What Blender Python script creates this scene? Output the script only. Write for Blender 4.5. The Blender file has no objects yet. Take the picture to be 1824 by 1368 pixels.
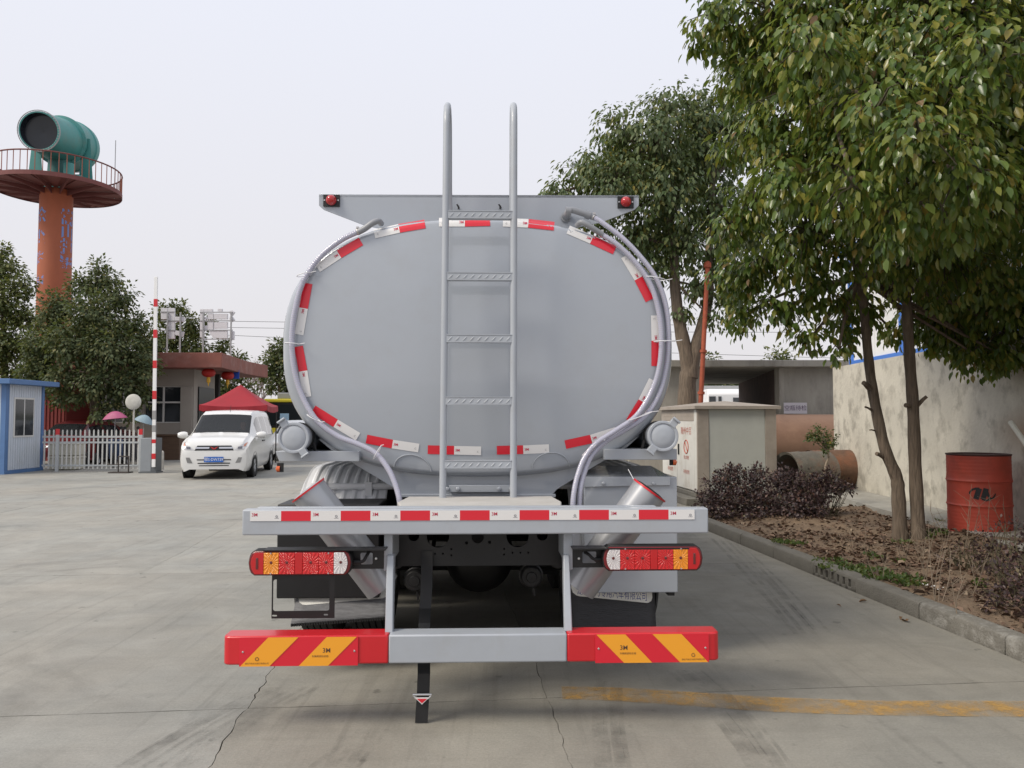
import bpy, bmesh, math, random
import numpy as np
from mathutils import Vector, Matrix

random.seed(11)
RNG = np.random.default_rng(5)
R = math.radians
scene = bpy.context.scene
COL = scene.collection

# ------------------------------------------------------------------ camera
CAM_H, FPX, PITCH = 1.5, 1370.0, R(2.55)
cam_d = bpy.data.cameras.new('camera')
cam_d.sensor_width = 36.0
cam_d.lens = 36.0 * FPX / 1824.0
cam_d.clip_start, cam_d.clip_end = 0.05, 2000.0
cam = bpy.data.objects.new('camera', cam_d)
COL.objects.link(cam)
cam.location = (0, 0, CAM_H)
cam.rotation_euler = (math.pi / 2 + PITCH, 0, 0)
scene.camera = cam

# ------------------------------------------------------------------ sky, sun, exposure
SUN_EL, SUN_AZ = R(45), R(242)          # azimuth clockwise from +Y: the sun stands behind the camera, to the left
SUN_STRENGTH, SUN_ANGLE, SKY_STRENGTH = 2.6, R(20), 0.1
world = bpy.data.worlds.new('World')
scene.world = world
world.use_nodes = True
wn, wl = world.node_tree.nodes, world.node_tree.links
wn.clear()
sky = wn.new('ShaderNodeTexSky')
sky.sky_type = 'NISHITA'
sky.sun_disc = False
sky.sun_elevation, sky.sun_rotation = SUN_EL, SUN_AZ
sky.air_density, sky.dust_density, sky.ozone_density = 1.0, 8.0, 1.0
tco = wn.new('ShaderNodeTexCoord')
sep = wn.new('ShaderNodeSeparateXYZ')
ramp = wn.new('ShaderNodeValToRGB')      # thin high cloud: warm grey at the horizon, cooler overhead
ramp.color_ramp.elements[0].position, ramp.color_ramp.elements[0].color = 0.0, (0.74, 0.715, 0.725, 1)
ramp.color_ramp.elements[1].position, ramp.color_ramp.elements[1].color = 0.55, (0.79, 0.815, 0.905, 1)
scl = wn.new('ShaderNodeVectorMath')
scl.operation = 'SCALE'
scl.inputs['Scale'].default_value = 11.7
mixw = wn.new('ShaderNodeMixRGB')
mixw.inputs['Fac'].default_value = 0.9
bg = wn.new('ShaderNodeBackground')
bg.inputs['Strength'].default_value = SKY_STRENGTH
wout = wn.new('ShaderNodeOutputWorld')
wl.new(tco.outputs['Generated'], sep.inputs[0])
wl.new(sep.outputs['Z'], ramp.inputs['Fac'])
wl.new(ramp.outputs['Color'], scl.inputs[0])
wl.new(sky.outputs['Color'], mixw.inputs['Color1'])
wl.new(scl.outputs['Vector'], mixw.inputs['Color2'])
wl.new(mixw.outputs['Color'], bg.inputs['Color'])
wl.new(bg.outputs['Background'], wout.inputs['Surface'])
sun_d = bpy.data.lights.new('sun', 'SUN')
sun_d.energy, sun_d.angle, sun_d.color = SUN_STRENGTH, SUN_ANGLE, (1.0, 0.92, 0.79)
sun = bpy.data.objects.new('sun', sun_d)
COL.objects.link(sun)
to_sun = Vector((math.sin(SUN_AZ) * math.cos(SUN_EL), math.cos(SUN_AZ) * math.cos(SUN_EL), math.sin(SUN_EL)))
sun.rotation_euler = to_sun.to_track_quat('Z', 'Y').to_euler()
sun.location = to_sun * 30
vs_ = scene.view_settings
vs_.view_transform, vs_.look, vs_.exposure, vs_.gamma = 'Standard', 'None', 0.0, 1.0
vs_.use_curve_mapping = False

# ------------------------------------------------------------------ measuring helpers (pixels of the 1824x1368 photograph)
def ray(px, py):
    u, v = (px - 912) / FPX, (684 - py) / FPX
    return Vector((u, math.cos(PITCH) - v * math.sin(PITCH), math.sin(PITCH) + v * math.cos(PITCH)))
CAMP = Vector((0, 0, CAM_H))
def P(px, py, Y):
    d = ray(px, py)
    return CAMP + d * (Y / d.y)
def G(px, py, z=0.0):
    d = ray(px, py)
    return CAMP + d * ((z - CAM_H) / d.z)
def to_px(v):
    d = v - CAMP
    f = d.y * math.cos(PITCH) + d.z * math.sin(PITCH)
    up = -d.y * math.sin(PITCH) + d.z * math.cos(PITCH)
    return 912 + FPX * d.x / f, 684 - FPX * up / f
SA = math.atan(0.0964)                   # the yard's joints and kerb run a little to the left of the view
E1, E2 = Vector((math.cos(SA), math.sin(SA), 0)), Vector((-math.sin(SA), math.cos(SA), 0))
def S(s, t, z=0.0):
    return Vector((0.593, 0, 0)) + E1 * s + E2 * t + Vector((0, 0, z))

# ------------------------------------------------------------------ materials
MATS = {}
def nd(nt, t, **kw):
    n = nt.nodes.new('ShaderNode' + t)
    for k, v in kw.items():
        setattr(n, k, v)
    return n
def mat(name, col, rough=0.5, metal=0.0, coat=0.0, var=0.0, vscale=4.0, bump=0.0, bscale=60.0, stretch=(1, 1, 1),
        dirt=None, dscale=2.0, damt=0.5, spec=0.5, alpha=1.0, trans=0.0, isl=False):
    if name in MATS:
        return MATS[name]
    m = bpy.data.materials.new(name)
    m.use_nodes = True
    nt = m.node_tree
    b = nt.nodes['Principled BSDF']
    L = nt.links.new
    c4 = (*col, 1)
    b.inputs['Base Color'].default_value = c4
    b.inputs['Roughness'].default_value = rough
    b.inputs['Metallic'].default_value = metal
    b.inputs['Coat Weight'].default_value = coat
    b.inputs['Coat Roughness'].default_value = 0.12
    b.inputs['Specular IOR Level'].default_value = spec
    b.inputs['Alpha'].default_value = alpha
    b.inputs['Transmission Weight'].default_value = trans
    if var or dirt or bump:
        tc = nd(nt, 'TexCoord')
        mp = nd(nt, 'Mapping')
        mp.inputs['Scale'].default_value = stretch
        L(tc.outputs['Object'], mp.inputs['Vector'])
        src = None
        if var:
            n1 = nd(nt, 'TexNoise')
            n1.inputs['Scale'].default_value, n1.inputs['Detail'].default_value, n1.inputs['Roughness'].default_value = vscale, 8, 0.62
            L(mp.outputs[0], n1.inputs['Vector'])
            mr = nd(nt, 'MapRange')
            mr.inputs['From Min'].default_value, mr.inputs['From Max'].default_value = 0.28, 0.72
            mr.inputs['To Min'].default_value, mr.inputs['To Max'].default_value = 1 - var, 1 + var
            L(n1.outputs['Fac'], mr.inputs['Value'])
            sc_ = nd(nt, 'VectorMath', operation='SCALE')
            sc_.inputs[0].default_value = col
            L(mr.outputs[0], sc_.inputs['Scale'])
            src = sc_.outputs[0]
            r2 = nd(nt, 'MapRange')
            r2.inputs['To Min'].default_value, r2.inputs['To Max'].default_value = max(0.02, rough - 0.08), min(1, rough + 0.1)
            L(n1.outputs['Fac'], r2.inputs['Value'])
            L(r2.outputs[0], b.inputs['Roughness'])
        if dirt:
            n2 = nd(nt, 'TexNoise')
            n2.inputs['Scale'].default_value, n2.inputs['Detail'].default_value, n2.inputs['Roughness'].default_value = dscale, 9, 0.7
            L(mp.outputs[0], n2.inputs['Vector'])
            mr2 = nd(nt, 'MapRange')
            mr2.inputs['From Min'].default_value, mr2.inputs['From Max'].default_value = 0.5, 0.75
            mr2.inputs['To Min'].default_value, mr2.inputs['To Max'].default_value = 0, damt
            L(n2.outputs['Fac'], mr2.inputs['Value'])
            mx = nd(nt, 'MixRGB')
            L(mr2.outputs[0], mx.inputs['Fac'])
            mx.inputs['Color1'].default_value = c4
            mx.inputs['Color2'].default_value = (*dirt, 1)
            if src:
                L(src, mx.inputs['Color1'])
            src = mx.outputs[0]
        if src:
            L(src, b.inputs['Base Color'])
        if bump:
            n3 = nd(nt, 'TexNoise')
            n3.inputs['Scale'].default_value, n3.inputs['Detail'].default_value = bscale, 6
            L(mp.outputs[0], n3.inputs['Vector'])
            bp = nd(nt, 'Bump')
            bp.inputs['Strength'].default_value = min(1, bump)
            bp.inputs['Distance'].default_value = 0.02
            L(n3.outputs['Fac'], bp.inputs['Height'])
            L(bp.outputs[0], b.inputs['Normal'])
    MATS[name] = m
    return m
def leaf_mat(name, stops, rough=0.38, translucent=0.3, tcol=(0.25, 0.3, 0.04)):
    m = bpy.data.materials.new(name)
    m.use_nodes = True
    nt = m.node_tree
    L = nt.links.new
    b = nt.nodes['Principled BSDF']
    out = nt.nodes['Material Output']
    g = nd(nt, 'NewGeometry')
    oi = nd(nt, 'ObjectInfo')
    ad = nd(nt, 'Math', operation='ADD')
    fr = nd(nt, 'Math', operation='FRACT')
    L(g.outputs['Random Per Island'], ad.inputs[0])
    L(oi.outputs['Random'], ad.inputs[1])
    L(ad.outputs[0], fr.inputs[0])
    cr = nd(nt, 'ValToRGB')
    cr.color_ramp.interpolation = 'LINEAR'
    els = cr.color_ramp.elements
    els[0].position, els[0].color = stops[0][0], (*stops[0][1], 1)
    els[1].position, els[1].color = stops[-1][0], (*stops[-1][1], 1)
    for p_, c_ in stops[1:-1]:
        e = els.new(p_)
        e.color = (*c_, 1)
    L(fr.outputs[0], cr.inputs[0])
    L(cr.outputs[0], b.inputs['Base Color'])
    b.inputs['Roughness'].default_value = rough
    b.inputs['Specular IOR Level'].default_value = 0.45
    tr = nd(nt, 'BsdfTranslucent')
    mxc = nd(nt, 'MixRGB')
    mxc.inputs['Fac'].default_value = 0.5
    L(cr.outputs[0], mxc.inputs['Color1'])
    mxc.inputs['Color2'].default_value = (*tcol, 1)
    L(mxc.outputs[0], tr.inputs['Color'])
    ms = nd(nt, 'MixShader')
    ms.inputs['Fac'].default_value = translucent
    L(b.outputs[0], ms.inputs[1])
    L(tr.outputs[0], ms.inputs[2])
    L(ms.outputs[0], out.inputs['Surface'])
    MATS[name] = m
    return m

# ------------------------------------------------------------------ mesh builder
class MB:
    def __init__(s):
        s.v, s.f, s.m, s.M = [], [], [], None
    def add(s, vs, fs, mi=0):
        o = len(s.v)
        if s.M is not None:
            vs = [s.M @ Vector(p) for p in vs]
        s.v.extend([tuple(p) for p in vs])
        for f in fs:
            s.f.append(tuple(i + o for i in f))
            s.m.append(mi)
        return s
    def box(s, x0, x1, y0, y1, z0, z1, mi=0):
        vs = [(x0, y0, z0), (x1, y0, z0), (x1, y1, z0), (x0, y1, z0), (x0, y0, z1), (x1, y0, z1), (x1, y1, z1), (x0, y1, z1)]
        return s.add(vs, [(0, 3, 2, 1), (4, 5, 6, 7), (0, 1, 5, 4), (1, 2, 6, 5), (2, 3, 7, 6), (3, 0, 4, 7)], mi)
    def tube(s, pts, r, n=10, mi=0, cap=True, mis=None):
        pts = [Vector(p) for p in pts]
        k = len(pts)
        rr = r if isinstance(r, (list, tuple)) else [r] * k
        vs, fs = [], []
        ref = None
        for i, p in enumerate(pts):
            t = (pts[min(i + 1, k - 1)] - pts[max(i - 1, 0)])
            if t.length < 1e-9:
                t = Vector((0, 0, 1))
            t.normalize()
            if ref is None:
                ref = t.orthogonal().normalized()
            else:
                ref = ref - t * ref.dot(t)
                ref = ref.normalized() if ref.length > 1e-6 else t.orthogonal().normalized()
            b = t.cross(ref)
            for j in range(n):
                a = 2 * math.pi * j / n
                vs.append(p + (ref * math.cos(a) + b * math.sin(a)) * rr[i])
        o = len(s.f)
        for i in range(k - 1):
            for j in range(n):
                fs.append((i * n + j, i * n + (j + 1) % n, (i + 1) * n + (j + 1) % n, (i + 1) * n + j))
        nb = len(fs)
        if cap:
            fs.append(tuple(range(n - 1, -1, -1)))
            fs.append(tuple((k - 1) * n + j for j in range(n)))
        s.add(vs, fs, mi)
        if mis:
            for i in range(nb):
                s.m[o + i] = mis[(i // n) % len(mis)]
        return s
    def cyl(s, p0, p1, r0, r1=None, n=16, mi=0, cap=True):
        return s.tube([p0, p1], [r0, r0 if r1 is None else r1], n, mi, cap)
    def lathe(s, prof, o=(0, 0, 0), ax=(0, 0, 1), n=24, mi=0, cap=False, mis=None):
        o, ax = Vector(o), Vector(ax).normalized()
        u = ax.orthogonal().normalized()
        w = ax.cross(u)
        vs, fs = [], []
        for r_, h in prof:
            for j in range(n):
                a = 2 * math.pi * j / n
                vs.append(o + ax * h + (u * math.cos(a) + w * math.sin(a)) * r_)
        for i in range(len(prof) - 1):
            for j in range(n):
                fs.append((i * n + j, i * n + (j + 1) % n, (i + 1) * n + (j + 1) % n, (i + 1) * n + j))
        st = len(s.f)
        nb = len(fs)
        if cap:
            fs.append(tuple(range(n - 1, -1, -1)))
            fs.append(tuple((len(prof) - 1) * n + j for j in range(n)))
        s.add(vs, fs, mi)
        if mis:
            for i in range(nb):
                s.m[st + i] = mis[i // n]
        return s
    def prism(s, poly, off, mi=0):
        """closed solid: 3D polygon swept by the vector off"""
        off = Vector(off)
        n = len(poly)
        vs = [Vector(p) for p in poly] + [Vector(p) + off for p in poly]
        fs = [tuple(range(n - 1, -1, -1)), tuple(range(n, 2 * n))]
        fs += [(i, (i + 1) % n, n + (i + 1) % n, n + i) for i in range(n)]
        return s.add(vs, fs, mi)
    def quad(s, a, b, c, d, mi=0):
        return s.add([a, b, c, d], [(0, 1, 2, 3)], mi)
    def text(s, txt, size, fn, mi=0):
        vs, fs = font_mesh(txt)
        return s.add([fn(x * size, y * size) for x, y in vs], fs, mi)
    def build(s, name, mats, parent=None, bevel=0.0, smooth=0.6, recalc=True, seg=2):
        me = bpy.data.meshes.new(name)
        me.from_pydata(s.v, [], s.f)
        mats = mats if isinstance(mats, (list, tuple)) else [mats]
        for m in mats:
            me.materials.append(m)
        if len(mats) > 1:
            me.polygons.foreach_set('material_index', s.m)
        if recalc:
            bm = bmesh.new()
            bm.from_mesh(me)
            bmesh.ops.recalc_face_normals(bm, faces=bm.faces)
            bm.to_mesh(me)
            bm.free()
        if smooth:
            me.polygons.foreach_set('use_smooth', [True] * len(me.polygons))
            me.set_sharp_from_angle(angle=smooth)
        me.update()
        o = bpy.data.objects.new(name, me)
        COL.objects.link(o)
        if parent is not None:
            o.parent = parent
        if bevel:
            bv = o.modifiers.new('bevel', 'BEVEL')
            bv.width, bv.segments, bv.limit_method, bv.angle_limit = bevel, seg, 'ANGLE', R(40)
            bv.harden_normals = False
        return o

FONTC = {}
def font_mesh(txt, bold=0.0):
    if txt in FONTC:
        return FONTC[txt]
    cu = bpy.data.curves.new('t', 'FONT')
    cu.body = txt
    cu.align_x, cu.align_y = 'CENTER', 'CENTER'
    cu.resolution_u = 2
    cu.offset = bold
    ob = bpy.data.objects.new('t', cu)
    COL.objects.link(ob)
    dg = bpy.context.evaluated_depsgraph_get()
    me = bpy.data.meshes.new_from_object(ob.evaluated_get(dg))
    vs = [(v.co.x, v.co.y) for v in me.vertices]
    fs = [tuple(p.vertices) for p in me.polygons]
    bpy.data.objects.remove(ob)
    bpy.data.curves.remove(cu)
    bpy.data.meshes.remove(me)
    FONTC[txt] = (vs, fs)
    return FONTC[txt]
def plate(outer, holes, thick):
    """flat plate in x/z with real holes; returns verts, faces in (x, y, z), y from 0 to thick"""
    cu = bpy.data.curves.new('p', 'CURVE')
    cu.dimensions, cu.fill_mode, cu.extrude = '2D', 'BOTH', thick / 2
    for ring in [outer] + holes:
        sp = cu.splines.new('POLY')
        sp.points.add(len(ring) - 1)
        for i, (x, z) in enumerate(ring):
            sp.points[i].co = (x, z, 0, 1)
        sp.use_cyclic_u = True
    ob = bpy.data.objects.new('p', cu)
    COL.objects.link(ob)
    dg = bpy.context.evaluated_depsgraph_get()
    me = bpy.data.meshes.new_from_object(ob.evaluated_get(dg))
    vs = [(v.co.x, v.co.z + thick / 2, v.co.y) for v in me.vertices]
    fs = [tuple(p.vertices) for p in me.polygons]
    bpy.data.objects.remove(ob)
    bpy.data.curves.remove(cu)
    bpy.data.meshes.remove(me)
    return vs, fs
def ring(cx, cz, rx, rz=None, n=16, a0=0, a1=360):
    rz = rx if rz is None else rz
    full = abs(a1 - a0 - 360) < 1e-6
    return [(cx + rx * math.cos(R(a0 + (a1 - a0) * i / (n if full else n - 1))),
             cz + rz * math.sin(R(a0 + (a1 - a0) * i / (n if full else n - 1)))) for i in range(n)]
def rrect(x0, x1, z0, z1, r, n=5):
    out = []
    for cx, cz, a in ((x1 - r, z1 - r, 0), (x0 + r, z1 - r, 90), (x0 + r, z0 + r, 180), (x1 - r, z0 + r, 270)):
        out += ring(cx, cz, r, r, n, a, a + 90)
    return out
def smooth_path(pts, k=6):
    """Catmull-Rom through points"""
    pts = [Vector(p) for p in pts]
    out = []
    for i in range(len(pts) - 1):
        p0, p1, p2, p3 = pts[max(i - 1, 0)], pts[i], pts[i + 1], pts[min(i + 2, len(pts) - 1)]
        for j in range(k):
            t = j / k
            out.append(0.5 * ((2 * p1) + (p2 - p0) * t + (2 * p0 - 5 * p1 + 4 * p2 - p3) * t * t + (3 * p1 - p0 - 3 * p2 + p3) * t ** 3))
    out.append(pts[-1])
    return out
def tag(o, label=None, cat=None, group=None, kind=None):
    for k, v in (('label', label), ('category', cat), ('group', group), ('kind', kind)):
        if v:
            o[k] = v
    return o
def thing(name, label, cat, loc=(0, 0, 0), rz=0.0, group=None):
    o = bpy.data.objects.new(name, None)
    COL.objects.link(o)
    o.location, o.rotation_euler = loc, (0, 0, rz)
    o.empty_display_size = 0.2
    return tag(o, label, cat, group)
def link_copy(src, parent, loc=None):
    c = src.copy()
    COL.objects.link(c)
    c.parent = parent
    if loc is not None:
        c.location = loc
    return c

for _t in ('3M', '嵩', '山', '扫', '霾', '除', '尘', '降'):
    font_mesh(_t, 0.006 if _t == '3M' else 0.022)

# shared materials
M_grey = mat('grey_paint', (0.35, 0.378, 0.42), 0.2, coat=1.0, var=0.035, vscale=1.3, bump=0.06, bscale=1.1, dirt=(0.30, 0.30, 0.29), dscale=2.5, damt=0.25)
M_grey.node_tree.nodes['Principled BSDF'].inputs['Coat Roughness'].default_value = 0.05
M_grey2 = mat('grey_steel_paint', (0.375, 0.402, 0.44), 0.42, coat=0.15, var=0.04, vscale=6, dirt=(0.3, 0.28, 0.25), dscale=5, damt=0.25)
M_plat = mat('dusty_platform_paint', (0.47, 0.455, 0.43), 0.7, var=0.08, vscale=8, dirt=(0.36, 0.33, 0.29), dscale=6, damt=0.5)
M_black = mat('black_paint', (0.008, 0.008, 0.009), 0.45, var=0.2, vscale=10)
M_blackm = mat('black_plastic', (0.011, 0.011, 0.012), 0.6, var=0.2, vscale=14)
M_rub = mat('tyre_rubber', (0.02, 0.02, 0.02), 0.85, bump=0.3, bscale=40, var=0.2)
M_red = mat('red_paint', (0.56, 0.012, 0.02), 0.32, coat=0.3, var=0.04, vscale=5)
M_tred = mat('red_reflective_film', (0.66, 0.012, 0.03), 0.38, coat=0.25)
M_twht = mat('white_reflective_film', (0.72, 0.71, 0.70), 0.45, coat=0.2)
M_tyel = mat('yellow_reflective_film', (0.86, 0.36, 0.02), 0.42, coat=0.25)
M_inkr = mat('red_print', (0.5, 0.02, 0.06), 0.5)
M_inkb = mat('brown_print', (0.10, 0.05, 0.03), 0.6)
M_inkg = mat('grey_print', (0.16, 0.16, 0.18), 0.6)
M_bolt = mat('zinc_bolt', (0.55, 0.55, 0.55), 0.35, metal=0.9)
M_white = mat('white_paint', (0.78, 0.78, 0.78), 0.35, coat=0.3)

# ================================================================== the setting
def ground_mat(name, base, warm, island=True):
    m = bpy.data.materials.new(name)
    m.use_nodes = True
    nt = m.node_tree
    L = nt.links.new
    b = nt.nodes['Principled BSDF']
    tc = nd(nt, 'TexCoord')
    mp = nd(nt, 'Mapping')
    mp.inputs['Rotation'].default_value = (0, 0, -SA)
    L(tc.outputs['Object'], mp.inputs['Vector'])
    def noise(scale, det, rough, vec=None, dist=0.0):
        n = nd(nt, 'TexNoise')
        n.inputs['Scale'].default_value, n.inputs['Detail'].default_value, n.inputs['Roughness'].default_value = scale, det, rough
        n.inputs['Distortion'].default_value = dist
        L(vec or mp.outputs[0], n.inputs['Vector'])
        return n.outputs['Fac']
    def rng(src, a, b_, c, d):
        r = nd(nt, 'MapRange')
        for k, v in zip(('From Min', 'From Max', 'To Min', 'To Max'), (a, b_, c, d)):
            r.inputs[k].default_value = v
        L(src, r.inputs['Value'])
        return r.outputs[0]
    def mul(a, b_):
        k = nd(nt, 'Math', operation='MULTIPLY')
        L(a, k.inputs[0])
        L(b_, k.inputs[1])
        return k.outputs[0]
    big = rng(noise(0.35, 5, 0.6, dist=0.4), 0.3, 0.7, 0.86, 1.12)
    mid = rng(noise(2.2, 8, 0.7, dist=0.6), 0.3, 0.7, 0.86, 1.13)
    fine = rng(noise(75, 6, 0.8), 0.28, 0.72, 0.82, 1.18)
    # broom and tyre streaks
    mp2 = nd(nt, 'Mapping')
    mp2.inputs['Rotation'].default_value = (0, 0, R(24))
    mp2.inputs['Scale'].default_value = (9, 0.35, 1)
    L(tc.outputs['Object'], mp2.inputs['Vector'])
    streak = rng(noise(1.6, 5, 0.6, mp2.outputs[0]), 0.54, 0.76, 1.0, 0.8)
    mp3 = nd(nt, 'Mapping')
    mp3.inputs['Scale'].default_value = (0.5, 7, 1)
    L(tc.outputs['Object'], mp3.inputs['Vector'])
    streak2 = rng(noise(1.1, 5, 0.65, mp3.outputs[0]), 0.5, 0.8, 1.0, 0.87)
    stain = rng(noise(0.75, 7, 0.6, dist=0.8), 0.57, 0.68, 1.0, 0.8)
    spots = rng(noise(7.0, 3, 0.5), 0.68, 0.74, 1.0, 0.66)
    oi = nd(nt, 'ObjectInfo')
    slab = rng(oi.outputs['Random'], 0, 1, 0.93, 1.07)
    f = mul(mul(mul(big, mid), mul(fine, streak)), mul(mul(stain, slab), mul(spots, streak2)))
    cmix = nd(nt, 'MixRGB')
    L(rng(noise(0.5, 4, 0.6), 0.35, 0.65, 0, 1), cmix.inputs['Fac'])
    cmix.inputs['Color1'].default_value = (*base, 1)
    cmix.inputs['Color2'].default_value = (*warm, 1)
    sc_ = nd(nt, 'VectorMath', operation='SCALE')
    L(cmix.outputs[0], sc_.inputs[0])
    L(f, sc_.inputs['Scale'])
    L(sc_.outputs[0], b.inputs['Base Color'])
    L(rng(noise(3, 6, 0.6), 0.3, 0.7, 0.62, 0.85), b.inputs['Roughness'])
    bp = nd(nt, 'Bump')
    bp.inputs['Strength'].default_value, bp.inputs['Distance'].default_value = 0.35, 0.006
    L(noise(90, 6, 0.75), bp.inputs['Height'])
    L(bp.outputs[0], b.inputs['Normal'])
    MATS[name] = m
    return m
M_conc = ground_mat('worn_concrete', (0.28, 0.279, 0.255), (0.305, 0.288, 0.25))
M_conc2 = ground_mat('darker_concrete', (0.255, 0.245, 0.213), (0.28, 0.26, 0.217))  # darker base colour for the near slabs right of the left crack
M_gbase = mat('joint_dirt', (0.13, 0.115, 0.095), 0.9, var=0.25, vscale=0.5, bump=0.3)

ground = MB()
ground.quad((-420, -60, -0.022), (420, -60, -0.022), (420, 700, -0.022), (-420, 700, -0.022))
tag(ground.build('ground', mat('far_concrete', (0.30, 0.29, 0.265), 0.85, var=0.15, vscale=0.3), smooth=0), 'pale concrete yard', None, kind='structure')
pav = thing('concrete_paving', 'pale grey cracked concrete slabs under the tanker truck', None)
pav['kind'] = 'structure'

def jag(kind, idx, u):
    """wander of a joint: sideways offset and half gap at running metre u"""
    a = math.sin(u * 1.7 + idx * 1.7) * 0.007 + math.sin(u * 6.1 + idx * 3.1) * 0.003 + math.sin(u * 17.0 + idx) * 0.002
    h = 0.5 + 0.5 * math.sin(u * 5.1 + idx * 2.2) * math.sin(u * 13.7 + idx)
    return a, 0.0022 + 0.005 * h * h
def crack(idx, u):
    a, g = jag('c', idx, u)
    rr = random.Random(int(u * 40) * 7919 + idx)
    k = 1.0 if idx == 6 else 0.45
    return a * 1.5 + rr.uniform(-0.011, 0.011) * k, g * (0.22 + 0.25 * k) + rr.uniform(0, 0.0016) * k
ROWS = [-3.0, 0.2, 4.22, 7.85, 11.9, 15.9, 20.2, 25, 30, 36, 44, 54, 66]
NEAR_S = [-34, -28, -22.5, -17, -12, -7.2, -1.56, 0.0, 3.0]
FAR_S = [-36, -30, -24.5, -19.5, -15.5, -11.5, -7.5, -3.45, 0.35, 3.0]
for ri in range(len(ROWS) - 1):
    t0, t1 = ROWS[ri], ROWS[ri + 1]
    lines = NEAR_S if t1 < 8 else list(FAR_S)
    if t0 > 11:
        lines = lines[:-1] + [3.0, 7, 11, 15, 19, 23]
    rough_ = t1 < 16
    step = 0.05 if t1 < 8 else (0.15 if t1 < 17 else 2.0)
    for si in range(len(lines) - 1):
        s0, s1 = lines[si], lines[si + 1]
        near = rough_ and s0 > -9 and s1 < 4
        stp = step if near else 1.5
        def edge(a, b, fn):
            n = max(2, int(abs(b - a) / stp))
            return [fn(a + (b - a) * i / n) for i in range(n)]
        def lon(sv, li, sgn):
            def f(t):
                if li in (0, len(lines) - 1):
                    return S(sv + sgn * 0.002, t)
                c = crack(li, t) if (near or rough_) else jag('l', li, t)
                return S(sv + c[0] + sgn * c[1], t)
            return f
        def tra(tv, ti, sgn):
            def f(s):
                c = jag('t', ti + 20, s)
                return S(s, tv + c[0] * 0.6 + sgn * c[1] * 1.0)
            return f
        top = edge(s0, s1, tra(t0, ri, 1)) + edge(t0, t1, lon(s1, si + 1, -1)) + edge(s1, s0, tra(t1, ri + 1, -1)) + edge(t1, t0, lon(s0, si, 1))
        q = MB()
        n = len(top)
        q.add([(p.x, p.y, 0) for p in top] + [(p.x, p.y, -0.02) for p in top],
              [tuple(range(n))] + [(i, n + i, n + (i + 1) % n, (i + 1) % n) for i in range(n)])
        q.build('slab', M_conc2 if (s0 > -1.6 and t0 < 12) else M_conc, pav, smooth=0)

# worn yellow line across the yard
def paint_mat(name, col, wear):
    m = mat(name, col, 0.6, var=0.12, vscale=14)
    nt = m.node_tree
    b = nt.nodes['Principled BSDF']
    tc = nd(nt, 'TexCoord')
    n = nd(nt, 'TexNoise')
    n.inputs['Scale'].default_value, n.inputs['Detail'].default_value, n.inputs['Roughness'].default_value = 6, 9, 0.8
    r_ = nd(nt, 'MapRange')
    r_.inputs['From Min'].default_value, r_.inputs['From Max'].default_value = wear - 0.14, wear + 0.14
    r_.inputs['To Min'].default_value, r_.inputs['To Max'].default_value = 0.12, 0.9
    nt.links.new(tc.outputs['Object'], n.inputs['Vector'])
    nt.links.new(n.outputs['Fac'], r_.inputs['Value'])
    nt.links.new(r_.outputs[0], b.inputs['Alpha'])
    return m
yl_ = MB()
up = [G(x, y) for x, y in ((1000, 1224), (1100, 1226), (1220, 1233), (1380, 1243), (1560, 1249), (1700, 1249), (1900, 1251), (2050, 1253))]
lo = [G(x, y) for x, y in ((1002, 1246), (1100, 1250), (1220, 1258), (1380, 1269), (1560, 1275), (1700, 1277), (1900, 1279), (2050, 1281))]
up, lo = smooth_path(up, 5), smooth_path(lo, 5)
for i in range(len(up) - 1):
    a, b, c, d = lo[i], lo[i + 1], up[i + 1], up[i]
    yl_.quad(*[(p.x, p.y, 0.004) for p in (a, b, c, d)])
tag(yl_.build('painted_line', paint_mat('worn_yellow_paint', (0.52, 0.30, 0.075), 0.55), smooth=0), 'worn yellow line painted across the concrete behind the truck', None, kind='structure')

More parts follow.
